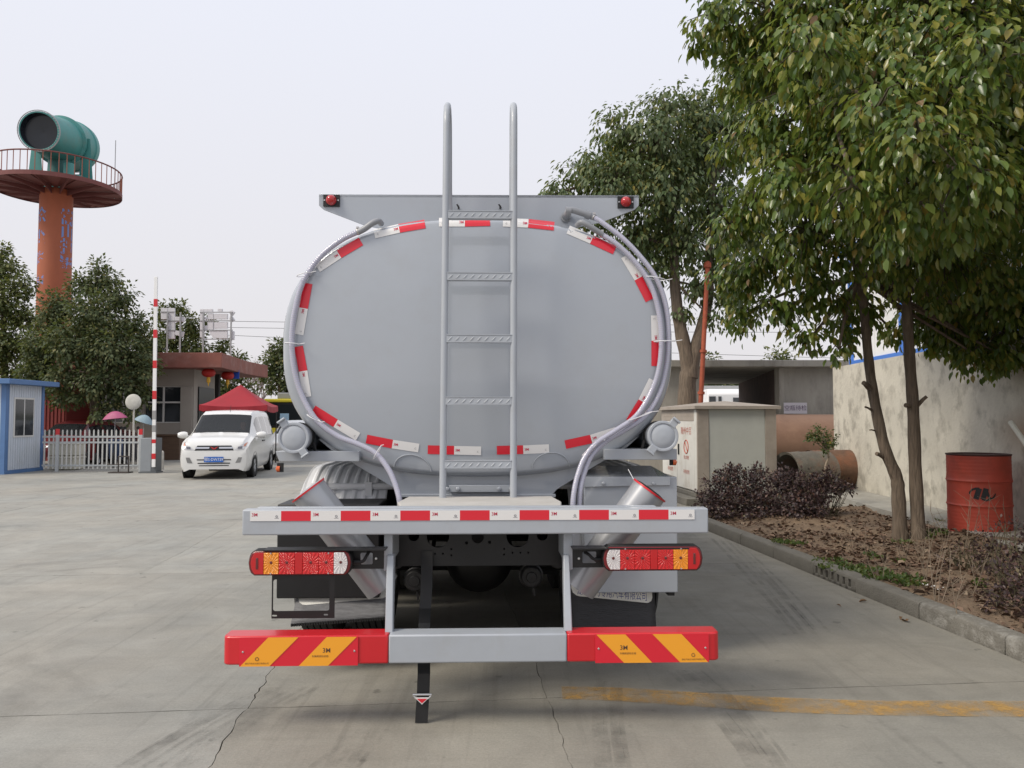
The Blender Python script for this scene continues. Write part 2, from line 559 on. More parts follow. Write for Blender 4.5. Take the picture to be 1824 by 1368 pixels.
# tyre marks left on the slabs
M_mark = mat('tyre_mark_rubber', (0.06, 0.058, 0.052), 0.8)
_nt = M_mark.node_tree
_tc, _n, _r = nd(_nt, 'TexCoord'), nd(_nt, 'TexNoise'), nd(_nt, 'MapRange')
_n.inputs['Scale'].default_value, _n.inputs['Detail'].default_value, _n.inputs['Roughness'].default_value = 3.5, 8, 0.75
_r.inputs['From Min'].default_value, _r.inputs['From Max'].default_value, _r.inputs['To Min'].default_value, _r.inputs['To Max'].default_value = 0.42, 0.8, 0.0, 0.42
_nt.links.new(_tc.outputs['Object'], _n.inputs['Vector'])
_nt.links.new(_n.outputs['Fac'], _r.inputs['Value'])
_nt.links.new(_r.outputs[0], _nt.nodes['Principled BSDF'].inputs['Alpha'])
for px0, py0, px1, py1, bow, nn, gap, lab in ((1190, 1195, 1330, 1368, 14, 5, 22, 'dark tyre marks crossing the yellow line'), (1065, 1215, 1075, 1368, -6, 4, 18, 'faint tyre marks beside the right hand joint'),
                                              (1270, 960, 1420, 1130, 10, 5, 14, 'dark tyre marks right of the truck near the kerb'), (470, 1225, 200, 1368, -10, 6, 26, 'diagonal tyre marks at the left crack'),
                                              (640, 1300, 560, 1368, 0, 4, 24, 'faint tyre marks left of the hanging strap')):
    q = MB()
    for k in range(nn):
        A_, B_ = G(px0 + gap * k * 0.7, py0), G(px1 + gap * k, py1)
        w = random.uniform(0.008, 0.03)
        A_.x += random.uniform(-0.02, 0.02)
        B_.x += random.uniform(-0.02, 0.02)
        vs = []
        for i in range(13):
            f_ = i / 12
            p = A_.lerp(B_, f_)
            p.x += 0.01 * bow * f_ * (1 - f_) + random.uniform(-0.003, 0.003)
            vs += [(p.x - w, p.y, 0.004 + 0.0004 * k), (p.x + w, p.y, 0.004 + 0.0004 * k)]
        q.add(vs, [(2 * i, 2 * i + 1, 2 * i + 3, 2 * i + 2) for i in range(12)])
    tag(q.build('tyre_marks', M_mark, smooth=0), lab, None, kind='structure')

# kerb of separate stones
kerb = thing('kerb', 'grey concrete kerb edging the planting bed', None)
kerb['kind'] = 'structure'
M_kerb = mat('kerb_concrete', (0.17, 0.16, 0.138), 0.85, var=0.16, vscale=7, bump=0.5, bscale=70, dirt=(0.14, 0.13, 0.11), dscale=3, damt=0.6)
M_kerbp = mat('kerb_concrete_with_old_paint', (0.17, 0.16, 0.138), 0.85, var=0.16, vscale=7, bump=0.5, bscale=70, dirt=(0.5, 0.49, 0.46), dscale=9, damt=0.55)
kt = [0.3, 1.2, 2.1, 3.0, 3.85, 4.7, 5.58, 6.46, 7.22, 8.1, 9.0, 9.9, 10.8, 11.5]
KW, KH = 0.14, 0.125
def kerb_prof(c=0.03):
    return [(0.0, -0.02), (0.0, KH - c), (c * 0.3, KH - c * 0.3), (c, KH), (KW, KH), (KW, -0.02)]
for i in range(len(kt) - 1):
    a, b = kt[i] + 0.004, kt[i + 1] - 0.004
    q = MB()
    dz, ds = random.uniform(-0.004, 0.004), random.uniform(-0.006, 0.006)
    if i == 7:                                             # drain stone with seven slots
        q.prism([S(3.01 + s_ + ds, a, z_) for s_, z_ in kerb_prof() if z_ > 0.07] + [S(3.01 + KW, a, 0.088), S(3.01, a, 0.088)], E2 * (b - a))
        q.prism([S(3.01 + 0.10, a, -0.02), S(3.01 + 0.10, a, 0.09), S(3.01 + KW, a, 0.09), S(3.01 + KW, a, -0.02)], E2 * (b - a))
        nsl = 7
        w = (b - a) / (nsl + 0.6)
        cuts = [a, a + w * 0.5]
        for k in range(nsl):
            c0 = a + w * (0.5 + k)
            x0 = (a if k == 0 else c0 - w * 0.28)
            q.prism([S(3.01, x0, -0.02), S(3.01, x0, 0.09), S(3.11, x0, 0.09), S(3.11, x0, -0.02)], E2 * (c0 + w * 0.28 - x0))
        x0 = a + w * (0.5 + nsl) - w * 0.28
        q.prism([S(3.01, x0, -0.02), S(3.01, x0, 0.09), S(3.11, x0, 0.09), S(3.11, x0, -0.02)], E2 * (b - x0))
        q.prism([S(3.01, a, -0.02), S(3.01, a, 0.022), S(3.11, a, 0.022), S(3.11, a, -0.02)], E2 * (b - a))
    else:
        q.prism([S(3.01 + s_ + ds, a, z_ + dz) for s_, z_ in kerb_prof()], E2 * (b - a))
    q.build('kerb_stone', M_kerbp if i in (4, 5) else M_kerb, kerb, bevel=0.006, smooth=0.7)
# the far end turns the corner
q = MB()
q.prism([S(3.01, 11.51, -0.02), S(3.01, 11.51, 0.12), S(3.01, 11.65, 0.12), S(3.01, 11.65, -0.02)], E1 * 0.5)
q.build('kerb_stone', M_kerb, kerb, bevel=0.008)

# planting bed soil
WA, WB = Vector((6.35, 15.2, 0)), Vector((5.95, 7.0, 0))    # foot of the rendered wall
def wall_x(y):
    return WA.x + (WB.x - WA.x) * (WA.y - y) / (WA.y - WB.y)
def bed_z(x, y):
    return 0.105 + 0.035 * math.sin(x * 1.9 + 0.4) * math.sin(y * 1.3) + 0.02 * math.sin(x * 5.1 + y * 3.7) + 0.05 * max(0, min(1, (x - 3.6) / 1.5))
soil = MB()
ny, nx = 90, 44
vs, fs = [], []
for j in range(ny + 1):
    t = 0.3 + (11.55 - 0.3) * j / ny
    a = S(3.13, t)
    xb = wall_x(a.y) + 0.1 if a.y > 5 else 6.6
    for i in range(nx + 1):
        x = a.x + (xb - a.x) * i / nx
        z = bed_z(x, a.y) + random.uniform(-0.008, 0.01)
        if i == 0:
            z = 0.1
        vs.append((x, a.y, z))
for j in range(ny):
    for i in range(nx):
        k = j * (nx + 1) + i
        fs.append((k, k + 1, k + nx + 2, k + nx + 1))
soil.add(vs, fs)
M_soil = mat('dry_soil', (0.17, 0.12, 0.08), 0.95, var=0.35, vscale=6, bump=0.9, bscale=45, dirt=(0.25, 0.17, 0.1), dscale=2, damt=0.6)
tag(soil.build('planting_bed', M_soil, smooth=3.1), 'bare brown soil of the planting bed', None, kind='structure')

# concrete apron at the foot of the wall, in pieces
M_apr = mat('apron_concrete', (0.33, 0.32, 0.29), 0.85, var=0.15, vscale=4, bump=0.4, dirt=(0.2, 0.17, 0.13), dscale=3, damt=0.5)
apr = thing('wall_apron', 'cracked concrete apron along the foot of the rendered wall', None)
apr['kind'] = 'structure'
ya = 7.0
while ya < 15:
    yb = ya + random.uniform(1.3, 1.8)
    q = MB()
    q.add([(wall_x(ya) - 0.82, ya, 0.20), (wall_x(ya) - 0.003, ya, 0.205), (wall_x(yb) - 0.003, yb - 0.012, 0.205), (wall_x(yb) - 0.82 + random.uniform(-.05, .05), yb - 0.012, 0.20),
           (wall_x(ya) - 0.82, ya, 0.0), (wall_x(ya) - 0.003, ya, 0.0), (wall_x(yb) - 0.003, yb - 0.012, 0.0), (wall_x(yb) - 0.82, yb - 0.012, 0.0)],
          [(0, 1, 2, 3), (4, 7, 6, 5), (0, 4, 5, 1), (1, 5, 6, 2), (2, 6, 7, 3), (3, 7, 4, 0)])
    q.build('slab', M_apr, apr, bevel=0.008)
    ya = yb

# ================================================================== the tanker truck
T_ORG, T_YAW = Vector((-0.186, 3.78, 0)), R(1.75)
truck = thing('tanker_truck', 'grey tanker truck seen from behind with ladder and red white reflective tape', 'truck', T_ORG, T_YAW)
T_M = Matrix.Translation(T_ORG) @ Matrix.Rotation(T_YAW, 4, 'Z')
T_I = T_M.inverted()
T_O = T_I @ CAMP
def TL(px, py, yl):
    d = T_I.to_3x3() @ ray(px, py)
    return T_O + d * ((yl - T_O.y) / d.y)
def TX(px, yl, py=745):
    return TL(px, py, yl).x
def TZ(py, yl, px=850):
    return TL(px, py, yl).z

# ---- lower under-run bumper
bz0, bz1 = TZ(1181, 0), TZ(1130, 0)
xg0, xg1 = TX(692, 0, 1150), TX(1010, 0, 1150)
def bumper_piece(x0, x1, ml, mr):
    q = MB()
    r_ = 0.035
    outline = []
    if ml:
        outline += [(x0, 0.12), (x0, r_)] + [(x0 + r_ - r_ * math.cos(R(a)), r_ - r_ * math.sin(R(a))) for a in (30, 60)] + [(x0 + r_, 0.0)]
    else:
        outline += [(x0, 0.12), (x0, 0.0)]
    if mr:
        outline += [(x1 - r_, 0.0)] + [(x1 - r_ + r_ * math.sin(R(a)), r_ - r_ * math.cos(R(a))) for a in (30, 60)] + [(x1, r_), (x1, 0.12)]
    else:
        outline += [(x1, 0.0), (x1, 0.12)]
    q.prism([(x, y, bz0) for x, y in outline], (0, 0, bz1 - bz0))
    return q
b_left = bumper_piece(-1.205, xg0 - 0.001, True, False).build('bumper_end', M_red, truck, bevel=0.008)
b_mid = bumper_piece(xg0, xg1, False, False).build('bumper_bar', M_grey2, truck, bevel=0.008)
b_right = bumper_piece(xg1 + 0.001, 1.205, False, True).build('bumper_end', M_red, truck, bevel=0.008)
for bar, (pa, pb), mir in ((b_left, (427, 638), False), (b_right, (1060, 1262), True)):
    x0, x1 = TX(pa, 0, 1155), TX(pb, 0, 1155)
    z0, z1 = bz0 - 0.004, bz1 - 0.004
    q = MB()
    q.box(x0, x1, -0.006, -0.002, z0, z1, 0)
    def U(u, v, d):
        u = 1 - u if mir else u
        return (x0 + (x1 - x0) * u, d, z0 + (z1 - z0) * v)
    for k in (0, 0.493):
        q.add([U(0.008 + k, 0, -0.008), U(0.255 + k, 0, -0.008), U(0.497 + k, 1, -0.008), U(0.243 + k, 1, -0.008)], [(0, 1, 2, 3)], 1)
    tx = x0 + (x1 - x0) * (0.25 if mir else 0.735)
    q.text('3M', 0.031, lambda x, y: (tx + x, -0.009, z0 + (z1 - z0) * 0.53 + y), 2)
    q.text('车辆尾部标志板', 0.0115, lambda x, y: (tx + (0.02 if mir else -0.03) + x, -0.009, z0 + (z1 - z0) * 0.33 + y), 2)
    tx2 = x0 + (x1 - x0) * (0.86 if mir else 0.15)
    q.text('湖北汽车反光标识有限公司', 0.0095, lambda x, y: (tx2 + x, -0.009, z0 + (z1 - z0) * 0.1 + y), 2)
    q.tube([(tx2 + 0.008 * math.cos(a), -0.009, z0 + (z1 - z0) * 0.26 + 0.008 * math.sin(a)) for a in [i * math.pi / 6 for i in range(13)]], 0.0012, 4, 2)
    for u in (0.03, 0.97):
        p = U(u, 0.5, -0.006)
        q.lathe([(0.0, -0.004), (0.004, -0.003), (0.0055, 0)], p, (0, 1, 0), 10, 3)
    q.build('warning_plate', [M_tred, M_tyel, M_inkb, M_bolt], bar, smooth=0.6)

# ---- upper cross beam with tape
UY = 0.13
ux0, ux1 = TX(431, UY, 930), TX(1262, UY, 930)
uz0, uz1 = TZ(952, UY), TZ(906.5, UY)
beam = MB()
beam.box(ux0, ux1, UY, UY + 0.075, uz0, uz1)
beam = beam.build('rear_beam', M_grey2, truck, bevel=0.008, seg=3)
tz0, tz1 = TZ(926.5, UY), TZ(909, UY)
segs = [(446, 501, 0)]
for k in range(7):
    a = 501 + 106.1 * k
    segs += [(a, a + 53, 1), (a + 53, a + 106.1 if k < 6 else 1237, 0)]
for a, b, red in segs:
    q = MB()
    x0, x1 = TX(a, UY, 918), TX(b, UY, 918)
    q.box(x0, x1, UY - 0.0035, UY - 0.0005, tz0, tz1)
    if not red:
        if a != 446:
            q.text('3M', 0.024, lambda x, y: (x0 + 0.024 + x, UY - 0.0045, (tz0 + tz1) / 2 + 0.006 + y), 1)
        else:
            q.text('3M', 0.024, lambda x, y: (x0 + 0.022 + x, UY - 0.0045, (tz0 + tz1) / 2 + 0.006 + y), 1)
        xc = x1 - 0.022
        q.tube([(xc + 0.005 * math.cos(t), UY - 0.004, (tz0 + tz1) / 2 + 0.005 * math.sin(t) - 0.002) for t in [i * math.pi / 4 for i in range(9)]], 0.0013, 4, 2)
        q.box(xc - 0.011, xc + 0.011, UY - 0.0042, UY - 0.003, (tz0 + tz1) / 2 - 0.012, (tz0 + tz1) / 2 - 0.0105, 2)
    q.build('reflective_tape', [M_tred if red else M_twht, M_inkr, M_inkg], beam, smooth=0)

# ---- step platform between beam and tank
q = MB()
pz = uz1 - 0.004
xa0, xa1 = TX(716, 0.205, 904), TX(1000, 0.205, 904)
xb0, xb1 = TX(727, 0.78, 886), TX(983, 0.78, 886)
q.prism([(xa0, 0.208, pz), (xa1, 0.208, pz), (xb1 + 0.03, 0.50, pz), (xb1, 0.80, pz), (xb0, 0.80, pz), (xb0 - 0.03, 0.50, pz)], (0, 0, -0.03))
q.build('step_platform', M_plat, truck, bevel=0.006)
q = MB()
q.box(ux0 + 0.05, ux1 - 0.25, 0.208, 0.26, pz - 0.02, pz + 0.006)
q.build('beam_flange', M_grey2, truck, bevel=0.003)

# ---- tank: superelliptic barrel with a dished rear head
TK = TL(853, 617, 0.97)
TA, TB, TN, TY0 = 1.222, 0.812, 2.5, 0.97
def sup(a, rho=1.0):
    c, s_ = math.cos(a), math.sin(a)
    return (TK.x + rho * TA * math.copysign(abs(c) ** (2 / TN), c), TK.z + rho * TB * math.copysign(abs(s_) ** (2 / TN), s_))
def head_y(rho):
    if rho <= 0.95:
        return TY0 - 0.055 * (1 - (rho / 0.95) ** 2) ** 0.9
    t = min(1.0, (rho - 0.95) / 0.05)
    return TY0 + 0.09 * (1 - math.sqrt(max(0.0, 1 - t * t)))
def rho_of(x, z):
    return (abs((x - TK.x) / TA) ** TN + abs((z - TK.z) / TB) ** TN) ** (1 / TN)
def on_head(px, py):
    p = TL(px, py, TY0)
    for _ in range(3):
        p = TL(px, py, head_y(min(1, rho_of(p.x, p.z))))
    return p
NA = 112
rhos = [0.0, 0.1, 0.2, 0.32, 0.44, 0.55, 0.66, 0.76, 0.85, 0.91, 0.95, 0.965, 0.978, 0.988, 0.995, 1.0]
vs, fs = [], []
for r_ in rhos[1:]:
    for j in range(NA):
        x, z = sup(2 * math.pi * j / NA + 0.001, r_)
        vs.append((x, head_y(r_), z))
vs.append((TK.x, head_y(0), TK.z))
for i in range(len(rhos) - 2):
    for j in range(NA):
        fs.append((i * NA + j, (i + 1) * NA + j, (i + 1) * NA + (j + 1) % NA, i * NA + (j + 1) % NA))
c = len(vs) - 1
fs += [(c, j, (j + 1) % NA) for j in range(NA)]
q = MB()
q.add(vs, fs)
tank_head = q.build('tank_head', M_grey, truck, smooth=1.2)
q = MB()
ys = [TY0 + 0.0905, TY0 + 0.13, TY0 + 0.131, TY0 + 0.17, TY0 + 0.171] + [TY0 + 0.171 + 0.8 * k for k in range(1, 9)]
sc_l = [1.0, 1.0, 1.004, 1.004, 1.0] + [1.0] * 8
vs, fs = [], []
for y, s_ in zip(ys, sc_l):
    for j in range(NA):
        x, z = sup(2 * math.pi * j / NA + 0.001, s_)
        vs.append((x, y, z))
for i in range(len(ys) - 1):
    for j in range(NA):
        fs.append((i * NA + j, i * NA + (j + 1) % NA, (i + 1) * NA + (j + 1) % NA, (i + 1) * NA + j))
fs.append(tuple((len(ys) - 1) * NA + j for j in range(NA)))
q.add(vs, fs)
q.build('tank_body', M_grey, truck, smooth=0.5)

# reflective tape round the head: white end, boundary, red end
TAPES = [((667, 417), (711, 407), (757, 399)), ((566, 478), (604, 453), (643, 430)), ((533, 596), (541, 549), (549, 505)),
         ((547, 707), (540, 661), (532, 617)), ((638, 778), (598, 754), (558, 729)), ((746, 798), (699, 791), (653, 782)),
         ((857, 803), (809, 802), (762, 801)), ((978, 799), (932, 801), (885, 802)), ((1098, 768), (1053, 782), (1007, 792)),
         ((1163, 677), (1144, 715), (1122, 751)), ((1167, 562), (1168, 607), (1168, 652)), ((1113, 456), (1137, 496), (1157, 535)),
         ((1012, 409), (1054, 427), (1095, 446)), ((896, 396), (941, 398), (987, 403)), ((782, 396), (828, 396), (873, 395))]
def strip(q, A, B, w, off, mi, n=8):
    A, B = Vector(A), Vector(B)
    d = (B - A).normalized()
    nrm = Vector((-d.y, d.x)) * w / 2
    vs = []
    for i in range(n + 1):
        c_ = A + (B - A) * i / n
        for k in (-1, -0.33, 0.33, 1):
            p = on_head(c_.x + nrm.x * k, c_.y + nrm.y * k)
            vs.append((p.x, p.y - off, p.z))
    q.add(vs, [(i * 4 + k, i * 4 + k + 1, i * 4 + k + 5, i * 4 + k + 4) for i in range(n) for k in range(3)], mi)
for we, bd, re in TAPES:
    q = MB()
    strip(q, we, bd, 15.5, 0.003, 0)
    strip(q, bd, re, 15.5, 0.003, 1)
    A, B = Vector(bd), Vector(we)
    d = (B - A).normalized()
    up_ = Vector((d.y, -d.x))
    if d.x < 0:
        up_ = -up_
    tx_, ty_ = (d, up_) if d.x >= 0 else (-d, up_)
    def tf(cpx):
        def f(x, y):
            w_ = cpx + tx_ * x + ty_ * y
            p = on_head(w_.x, w_.y)
            return (p.x, p.y - 0.0048, p.z)
        return f
    q.text('3M', 6.5, tf(A + d * 6), 2)
    q.text('C', 4.5, tf(B - d * 6 - ty_ * 2), 3)
    q.build('reflective_tape', [M_twht, M_tred, M_inkr, M_inkg], tank_head, smooth=1.0, recalc=False)
# half-round doubler pads and their weld bead
for cx, cy in ((735, 836), (981, 832)):
    q = MB()
    pts = []
    for i in range(15):
        a = math.pi * i / 14
        p = on_head(cx - 33 * math.cos(a), cy - 26 * math.sin(a) + (5 if cx < 800 else -2) * math.cos(a) * -0.8)
        pts.append((p.x, p.y - 0.004, p.z))
    q.tube(pts, 0.0032, 6)
    q.build('weld_bead', M_grey2, tank_head)

# ---- top fairing plate with marker lamps
WY = 1.16
poly = [TL(x, y, WY) for x, y in ((568, 346), (1138, 348), (1138, 366), (1130, 374), (1072, 396), (960, 420), (740, 420), (650, 402), (577, 374), (568, 366))]
q = MB()
q.prism(poly, (0, 0.006, 0))
q.prism([TL(568, 346, WY), TL(1138, 348, WY), TL(1138, 348, WY) + Vector((0, 0, -0.02)), TL(568, 346, WY) + Vector((0, 0, -0.02))], (0, 0.10, 0))
fair = q.build('fairing_plate', M_grey, truck, bevel=0.002)
M_lampr = mat('red_lamp_lens', (0.42, 0.01, 0.012), 0.12, coat=0.6)
for px_, py_ in ((591, 358), (1114, 361)):
    p = TL(px_, py_, WY)
    q = MB()
    q.box(p.x - 0.052, p.x + 0.052, WY - 0.014, WY - 0.001, p.z - 0.038, p.z + 0.038, 0)
    q.lathe([(0.034, 0.0), (0.034, -0.014), (0.030, -0.022), (0.022, -0.034), (0.010, -0.040), (0.0005, -0.041)], (p.x + 0.0, WY - 0.013, p.z), (0, 1, 0), 20, 1)
    q.lathe([(0.038, 0.0), (0.038, -0.006), (0.034, -0.007)], (p.x, WY - 0.0135, p.z), (0, 1, 0), 20, 0)
    for sx in (-0.044, 0.044):
        q.lathe([(0.006, 0), (0.005, -0.004), (0.0005, -0.005)], (p.x + sx, WY - 0.0135, p.z), (0, 1, 0), 8, 2)
    q.build('marker_lamp', [M_blackm, M_lampr, M_bolt], fair)
for px_ in (817, 891):
    p = TL(px_, 371, WY)
    q = MB()
    q.tube([p + Vector((0, -0.0, 0)), p + Vector((0, -0.05, 0.0))], 0.006, 6)
    q.tube([p + Vector((-0.01, -0.05, 0.012)), p + Vector((0.006, -0.05, -0.014))], 0.005, 6)
    q.build('hook', M_blackm, fair)

# ---- ladder
LY = 0.74
ladder = bpy.data.objects.new('ladder', None)
COL.objects.link(ladder)
ladder.parent = truck
for xt, xb in ((795.5, 788.5), (915.5, 914.5)):
    p0, p1 = TL(xb, 889, LY), TL(xt, 222, LY)
    pts = [p0, p0.lerp(p1, 0.5), p1]
    rr_ = 0.13
    for a in (25, 50, 75, 90, 105, 130, 155, 180):
        pts.append(p1 + Vector((0, rr_ - rr_ * math.cos(R(a)), 0.16 * math.sin(R(a)))))
    pts += [p1 + Vector((0, 2 * rr_ + 0.03, -0.3)), p1 + Vector((0, 2 * rr_ + 0.16, -0.62))]
    q = MB()
    q.tube(pts, 0.0205, 14)
    q.lathe([(0.032, 0), (0.032, 0.008), (0.0225, 0.010)], p0, (0, 0, 1), 14)
    q.build('rail', M_grey2, ladder, smooth=0.9)
for k, yy in enumerate((384, 493.5, 604, 714.5, 827.5)):
    xl, xr = TL(798 - k * 1.5, yy, LY).x + 0.001, TL(912.5 - k * 0.3, yy, LY).x - 0.001
    z = TZ(yy, LY)
    q = MB()
    q.box(xl, xr, LY - 0.018, LY + 0.03, z - 0.021, z + 0.021)
    n = 9
    for i in range(n):
        cx = xl + (xr - xl) * (i + 0.5) / n
        q.add([(cx - 0.016, LY - 0.0185, z - 0.012), (cx - 0.009, LY - 0.0185, z - 0.015), (cx + 0.016, LY - 0.0185, z + 0.012), (cx + 0.009, LY - 0.0185, z + 0.015),
               (cx, LY - 0.022, z)], [(0, 1, 4), (1, 2, 4), (2, 3, 4), (3, 0, 4)])
    q.box(xl, xr, LY - 0.021, LY + 0.032, z + 0.0215, z + 0.026)
    q.build('rung', M_grey2, ladder, smooth=0)

# ---- clear spiral hoses and their fittings
M_hoseA = mat('clear_pvc_hose', (0.56, 0.555, 0.645), 0.12, coat=0.6, trans=0.3)
M_hoseB = mat('clear_pvc_hose_coil', (0.40, 0.40, 0.53), 0.2, coat=0.4)
M_fit = mat('grey_pipe_fitting', (0.27, 0.28, 0.30), 0.45, coat=0.1)
M_clip = mat('steel_clip', (0.5, 0.48, 0.46), 0.3, metal=0.9)
def hose(pts, r_, line=None):
    ctrl = [TL(x, y, d) for x, y, d in pts]
    path = smooth_path(ctrl, 8)
    # even resampling
    L_, out = [0.0], []
    for a, b in zip(path, path[1:]):
        L_.append(L_[-1] + (b - a).length)
    n = int(L_[-1] / 0.0034)
    j = 0
    for i in range(n + 1):
        d = L_[-1] * i / n
        while j < len(L_) - 2 and L_[j + 1] < d:
            j += 1
        out.append(path[j].lerp(path[j + 1], (d - L_[j]) / max(1e-9, L_[j + 1] - L_[j])))
    q = MB()
    q.tube(out, [r_ * (1.0 if (i // 2) % 2 else 0.97) for i in range(len(out))], 12, 0, True, mis=[0, 0, 1, 0])
    return q, out
HR = [(1056, 386, 1.06), (1075, 398, 1.03), (1110, 425, 0.99), (1145, 462, 0.97), (1171, 500, 0.96), (1187, 550, 0.96), (1191, 610, 0.96), (1186, 660, 0.96), (1173, 705, 0.95),
      (1148, 742, 0.93), (1110, 768, 0.91), (1077, 788, 0.89), (1054, 812, 0.86), (1041, 842, 0.83), (1034, 872, 0.80), (1032, 905, 0.78), (1032, 925, 0.78)]
HR2 = [(1070, 417, 0.97), (1100, 436, 0.95), (1134, 470, 0.94), (1160, 510, 0.935), (1174, 560, 0.935), (1178, 610, 0.935), (1173, 660, 0.935), (1158, 702, 0.93),
       (1133, 741, 0.90), (1098, 766, 0.87), (1063, 789, 0.85), (1041, 816, 0.83), (1028, 850, 0.80), (1022, 880, 0.77), (1020, 905, 0.75), (1020, 925, 0.75)]
HL = [(640, 412, 0.95), (607, 428, 0.95), (570, 458, 0.95), (541, 500, 0.945), (526, 550, 0.94), (520, 600, 0.94), (523, 650, 0.94), (535, 697, 0.94), (562, 746, 0.92),
      (600, 776, 0.9), (640, 792, 0.88), (670, 808, 0.86), (692, 836, 0.83), (705, 865, 0.8), (712, 893, 0.77), (713, 920, 0.77)]
for pts, r_ in ((HR, 0.0162), (HR2, 0.0162), (HL, 0.0172)):
    q, path = hose(pts, r_)
    hs = q.build('hose', [M_hoseA, M_hoseB], truck, smooth=1.2)
    q = MB()
    i0 = 3
    q.lathe([(r_ + 0.002, -0.006), (r_ + 0.004, -0.004), (r_ + 0.004, 0.004), (r_ + 0.002, 0.006)], path[i0], path[i0 + 2] - path[i0], 14)
    q.box(path[i0].x - 0.008, path[i0].x + 0.008, path[i0].y - 0.012, path[i0].y + 0.004, path[i0].z + r_ + 0.002, path[i0].z + r_ + 0.014)
    q.build('hose_clip', M_clip, hs)
# grey steel outlets the hoses push on to
q = MB()
pe = TL(1056, 386, 1.06)
q.tube(smooth_path([TL(1009, 388, 1.15), TL(1010, 381, 1.06), TL(1016, 374, 1.055), TL(1030, 377, 1.055), pe], 4), 0.021, 12)
q.lathe([(0.034, 0), (0.034, 0.012), (0.024, 0.014)], TL(1008, 387, 1.155), (0, -1, 0), 14)
q.lathe([(0.027, -0.02), (0.027, 0.015)], TL(1013, 376, 1.055), TL(1030, 377, 1.055) - TL(1013, 376, 1.055), 12, cap=True)
q.lathe([(0.027, -0.015), (0.027, 0.015)], TL(1047, 383, 1.06), pe - TL(1030, 377, 1.055), 12, cap=True)
q.build('outlet_pipe', M_fit, truck, smooth=0.8)
q = MB()
q.tube(smooth_path([TL(1028, 402, 0.99), TL(1036, 396, 0.95), TL(1050, 403, 0.945), TL(1073, 418, 0.965)], 5), 0.018, 12)
q.build('outlet_pipe', M_fit, truck, smooth=0.8)
q = MB()
q.tube(smooth_path([TL(679, 398, 1.02), TL(674, 394, 0.96), TL(664, 397, 0.94), TL(650, 407, 0.945), TL(637, 414, 0.95)], 5), 0.019, 12)
q.build('outlet_pipe', M_fit, truck, smooth=0.8)
M_tie = mat('white_cable_tie', (0.72, 0.72, 0.75), 0.4)
for x, y, w, ang in ((1168, 496, 30, -10), (1184, 608, 32, 2), (1141, 741, 38, 20), (1053, 798, 34, 40), (542, 489, 20, 15), (521, 612, 20, -4), (559, 745, 20, -30), (672, 806, 22, 60)):
    p = TL(x, y, 0.93 if y < 700 else 0.87)
    q = MB()
    rx = w / 2 / 290 + 0.012
    dx, dz = math.cos(R(ang)), math.sin(R(ang))
    q.tube([p + Vector((dx * rx * math.cos(t), 0.04 * math.sin(t), dz * rx * math.cos(t))) for t in [i * math.pi / 8 for i in range(17)]], 0.0028, 5)
    q.tube([p + Vector((dx * rx, -0.01, dz * rx)), p + Vector((dx * (rx + 0.035), -0.03, dz * rx + 0.004))], 0.0022, 4)
    q.build('cable_tie', M_tie, truck)

# ---- saddle under the tank
q = MB()
SY = 1.04
q.prism([TL(x, y, SY) for x, y in ((566, 782), (590, 802), (640, 832), (706, 872), (718, 886), (980, 886), (992, 872), (1060, 830), (1118, 796), (1140, 776), (1000, 760), (700, 760))], (0, 0.02, 0))
q.prism([TL(x, y, SY - 0.02) for x, y in ((706, 886), (990, 886), (990, 880), (706, 880))], (0, 0.04, 0))
q.build('tank_saddle', M_grey, truck, bevel=0.004)
q = MB()
q.prism([TL(x, y, SY - 0.05) for x, y in ((800, 864), (912, 864), (912, 877), (800, 877))], (0, 0.045, 0))
for x, y in ((816, 871), (889, 871), (797, 871), (910, 871)):
    q.lathe([(0.014, 0), (0.013, -0.008), (0.0005, -0.010)], TL(x, y, SY - 0.051), (0, 1, 0), 10)
q.build('saddle_plate', M_grey, truck, bevel=0.003)

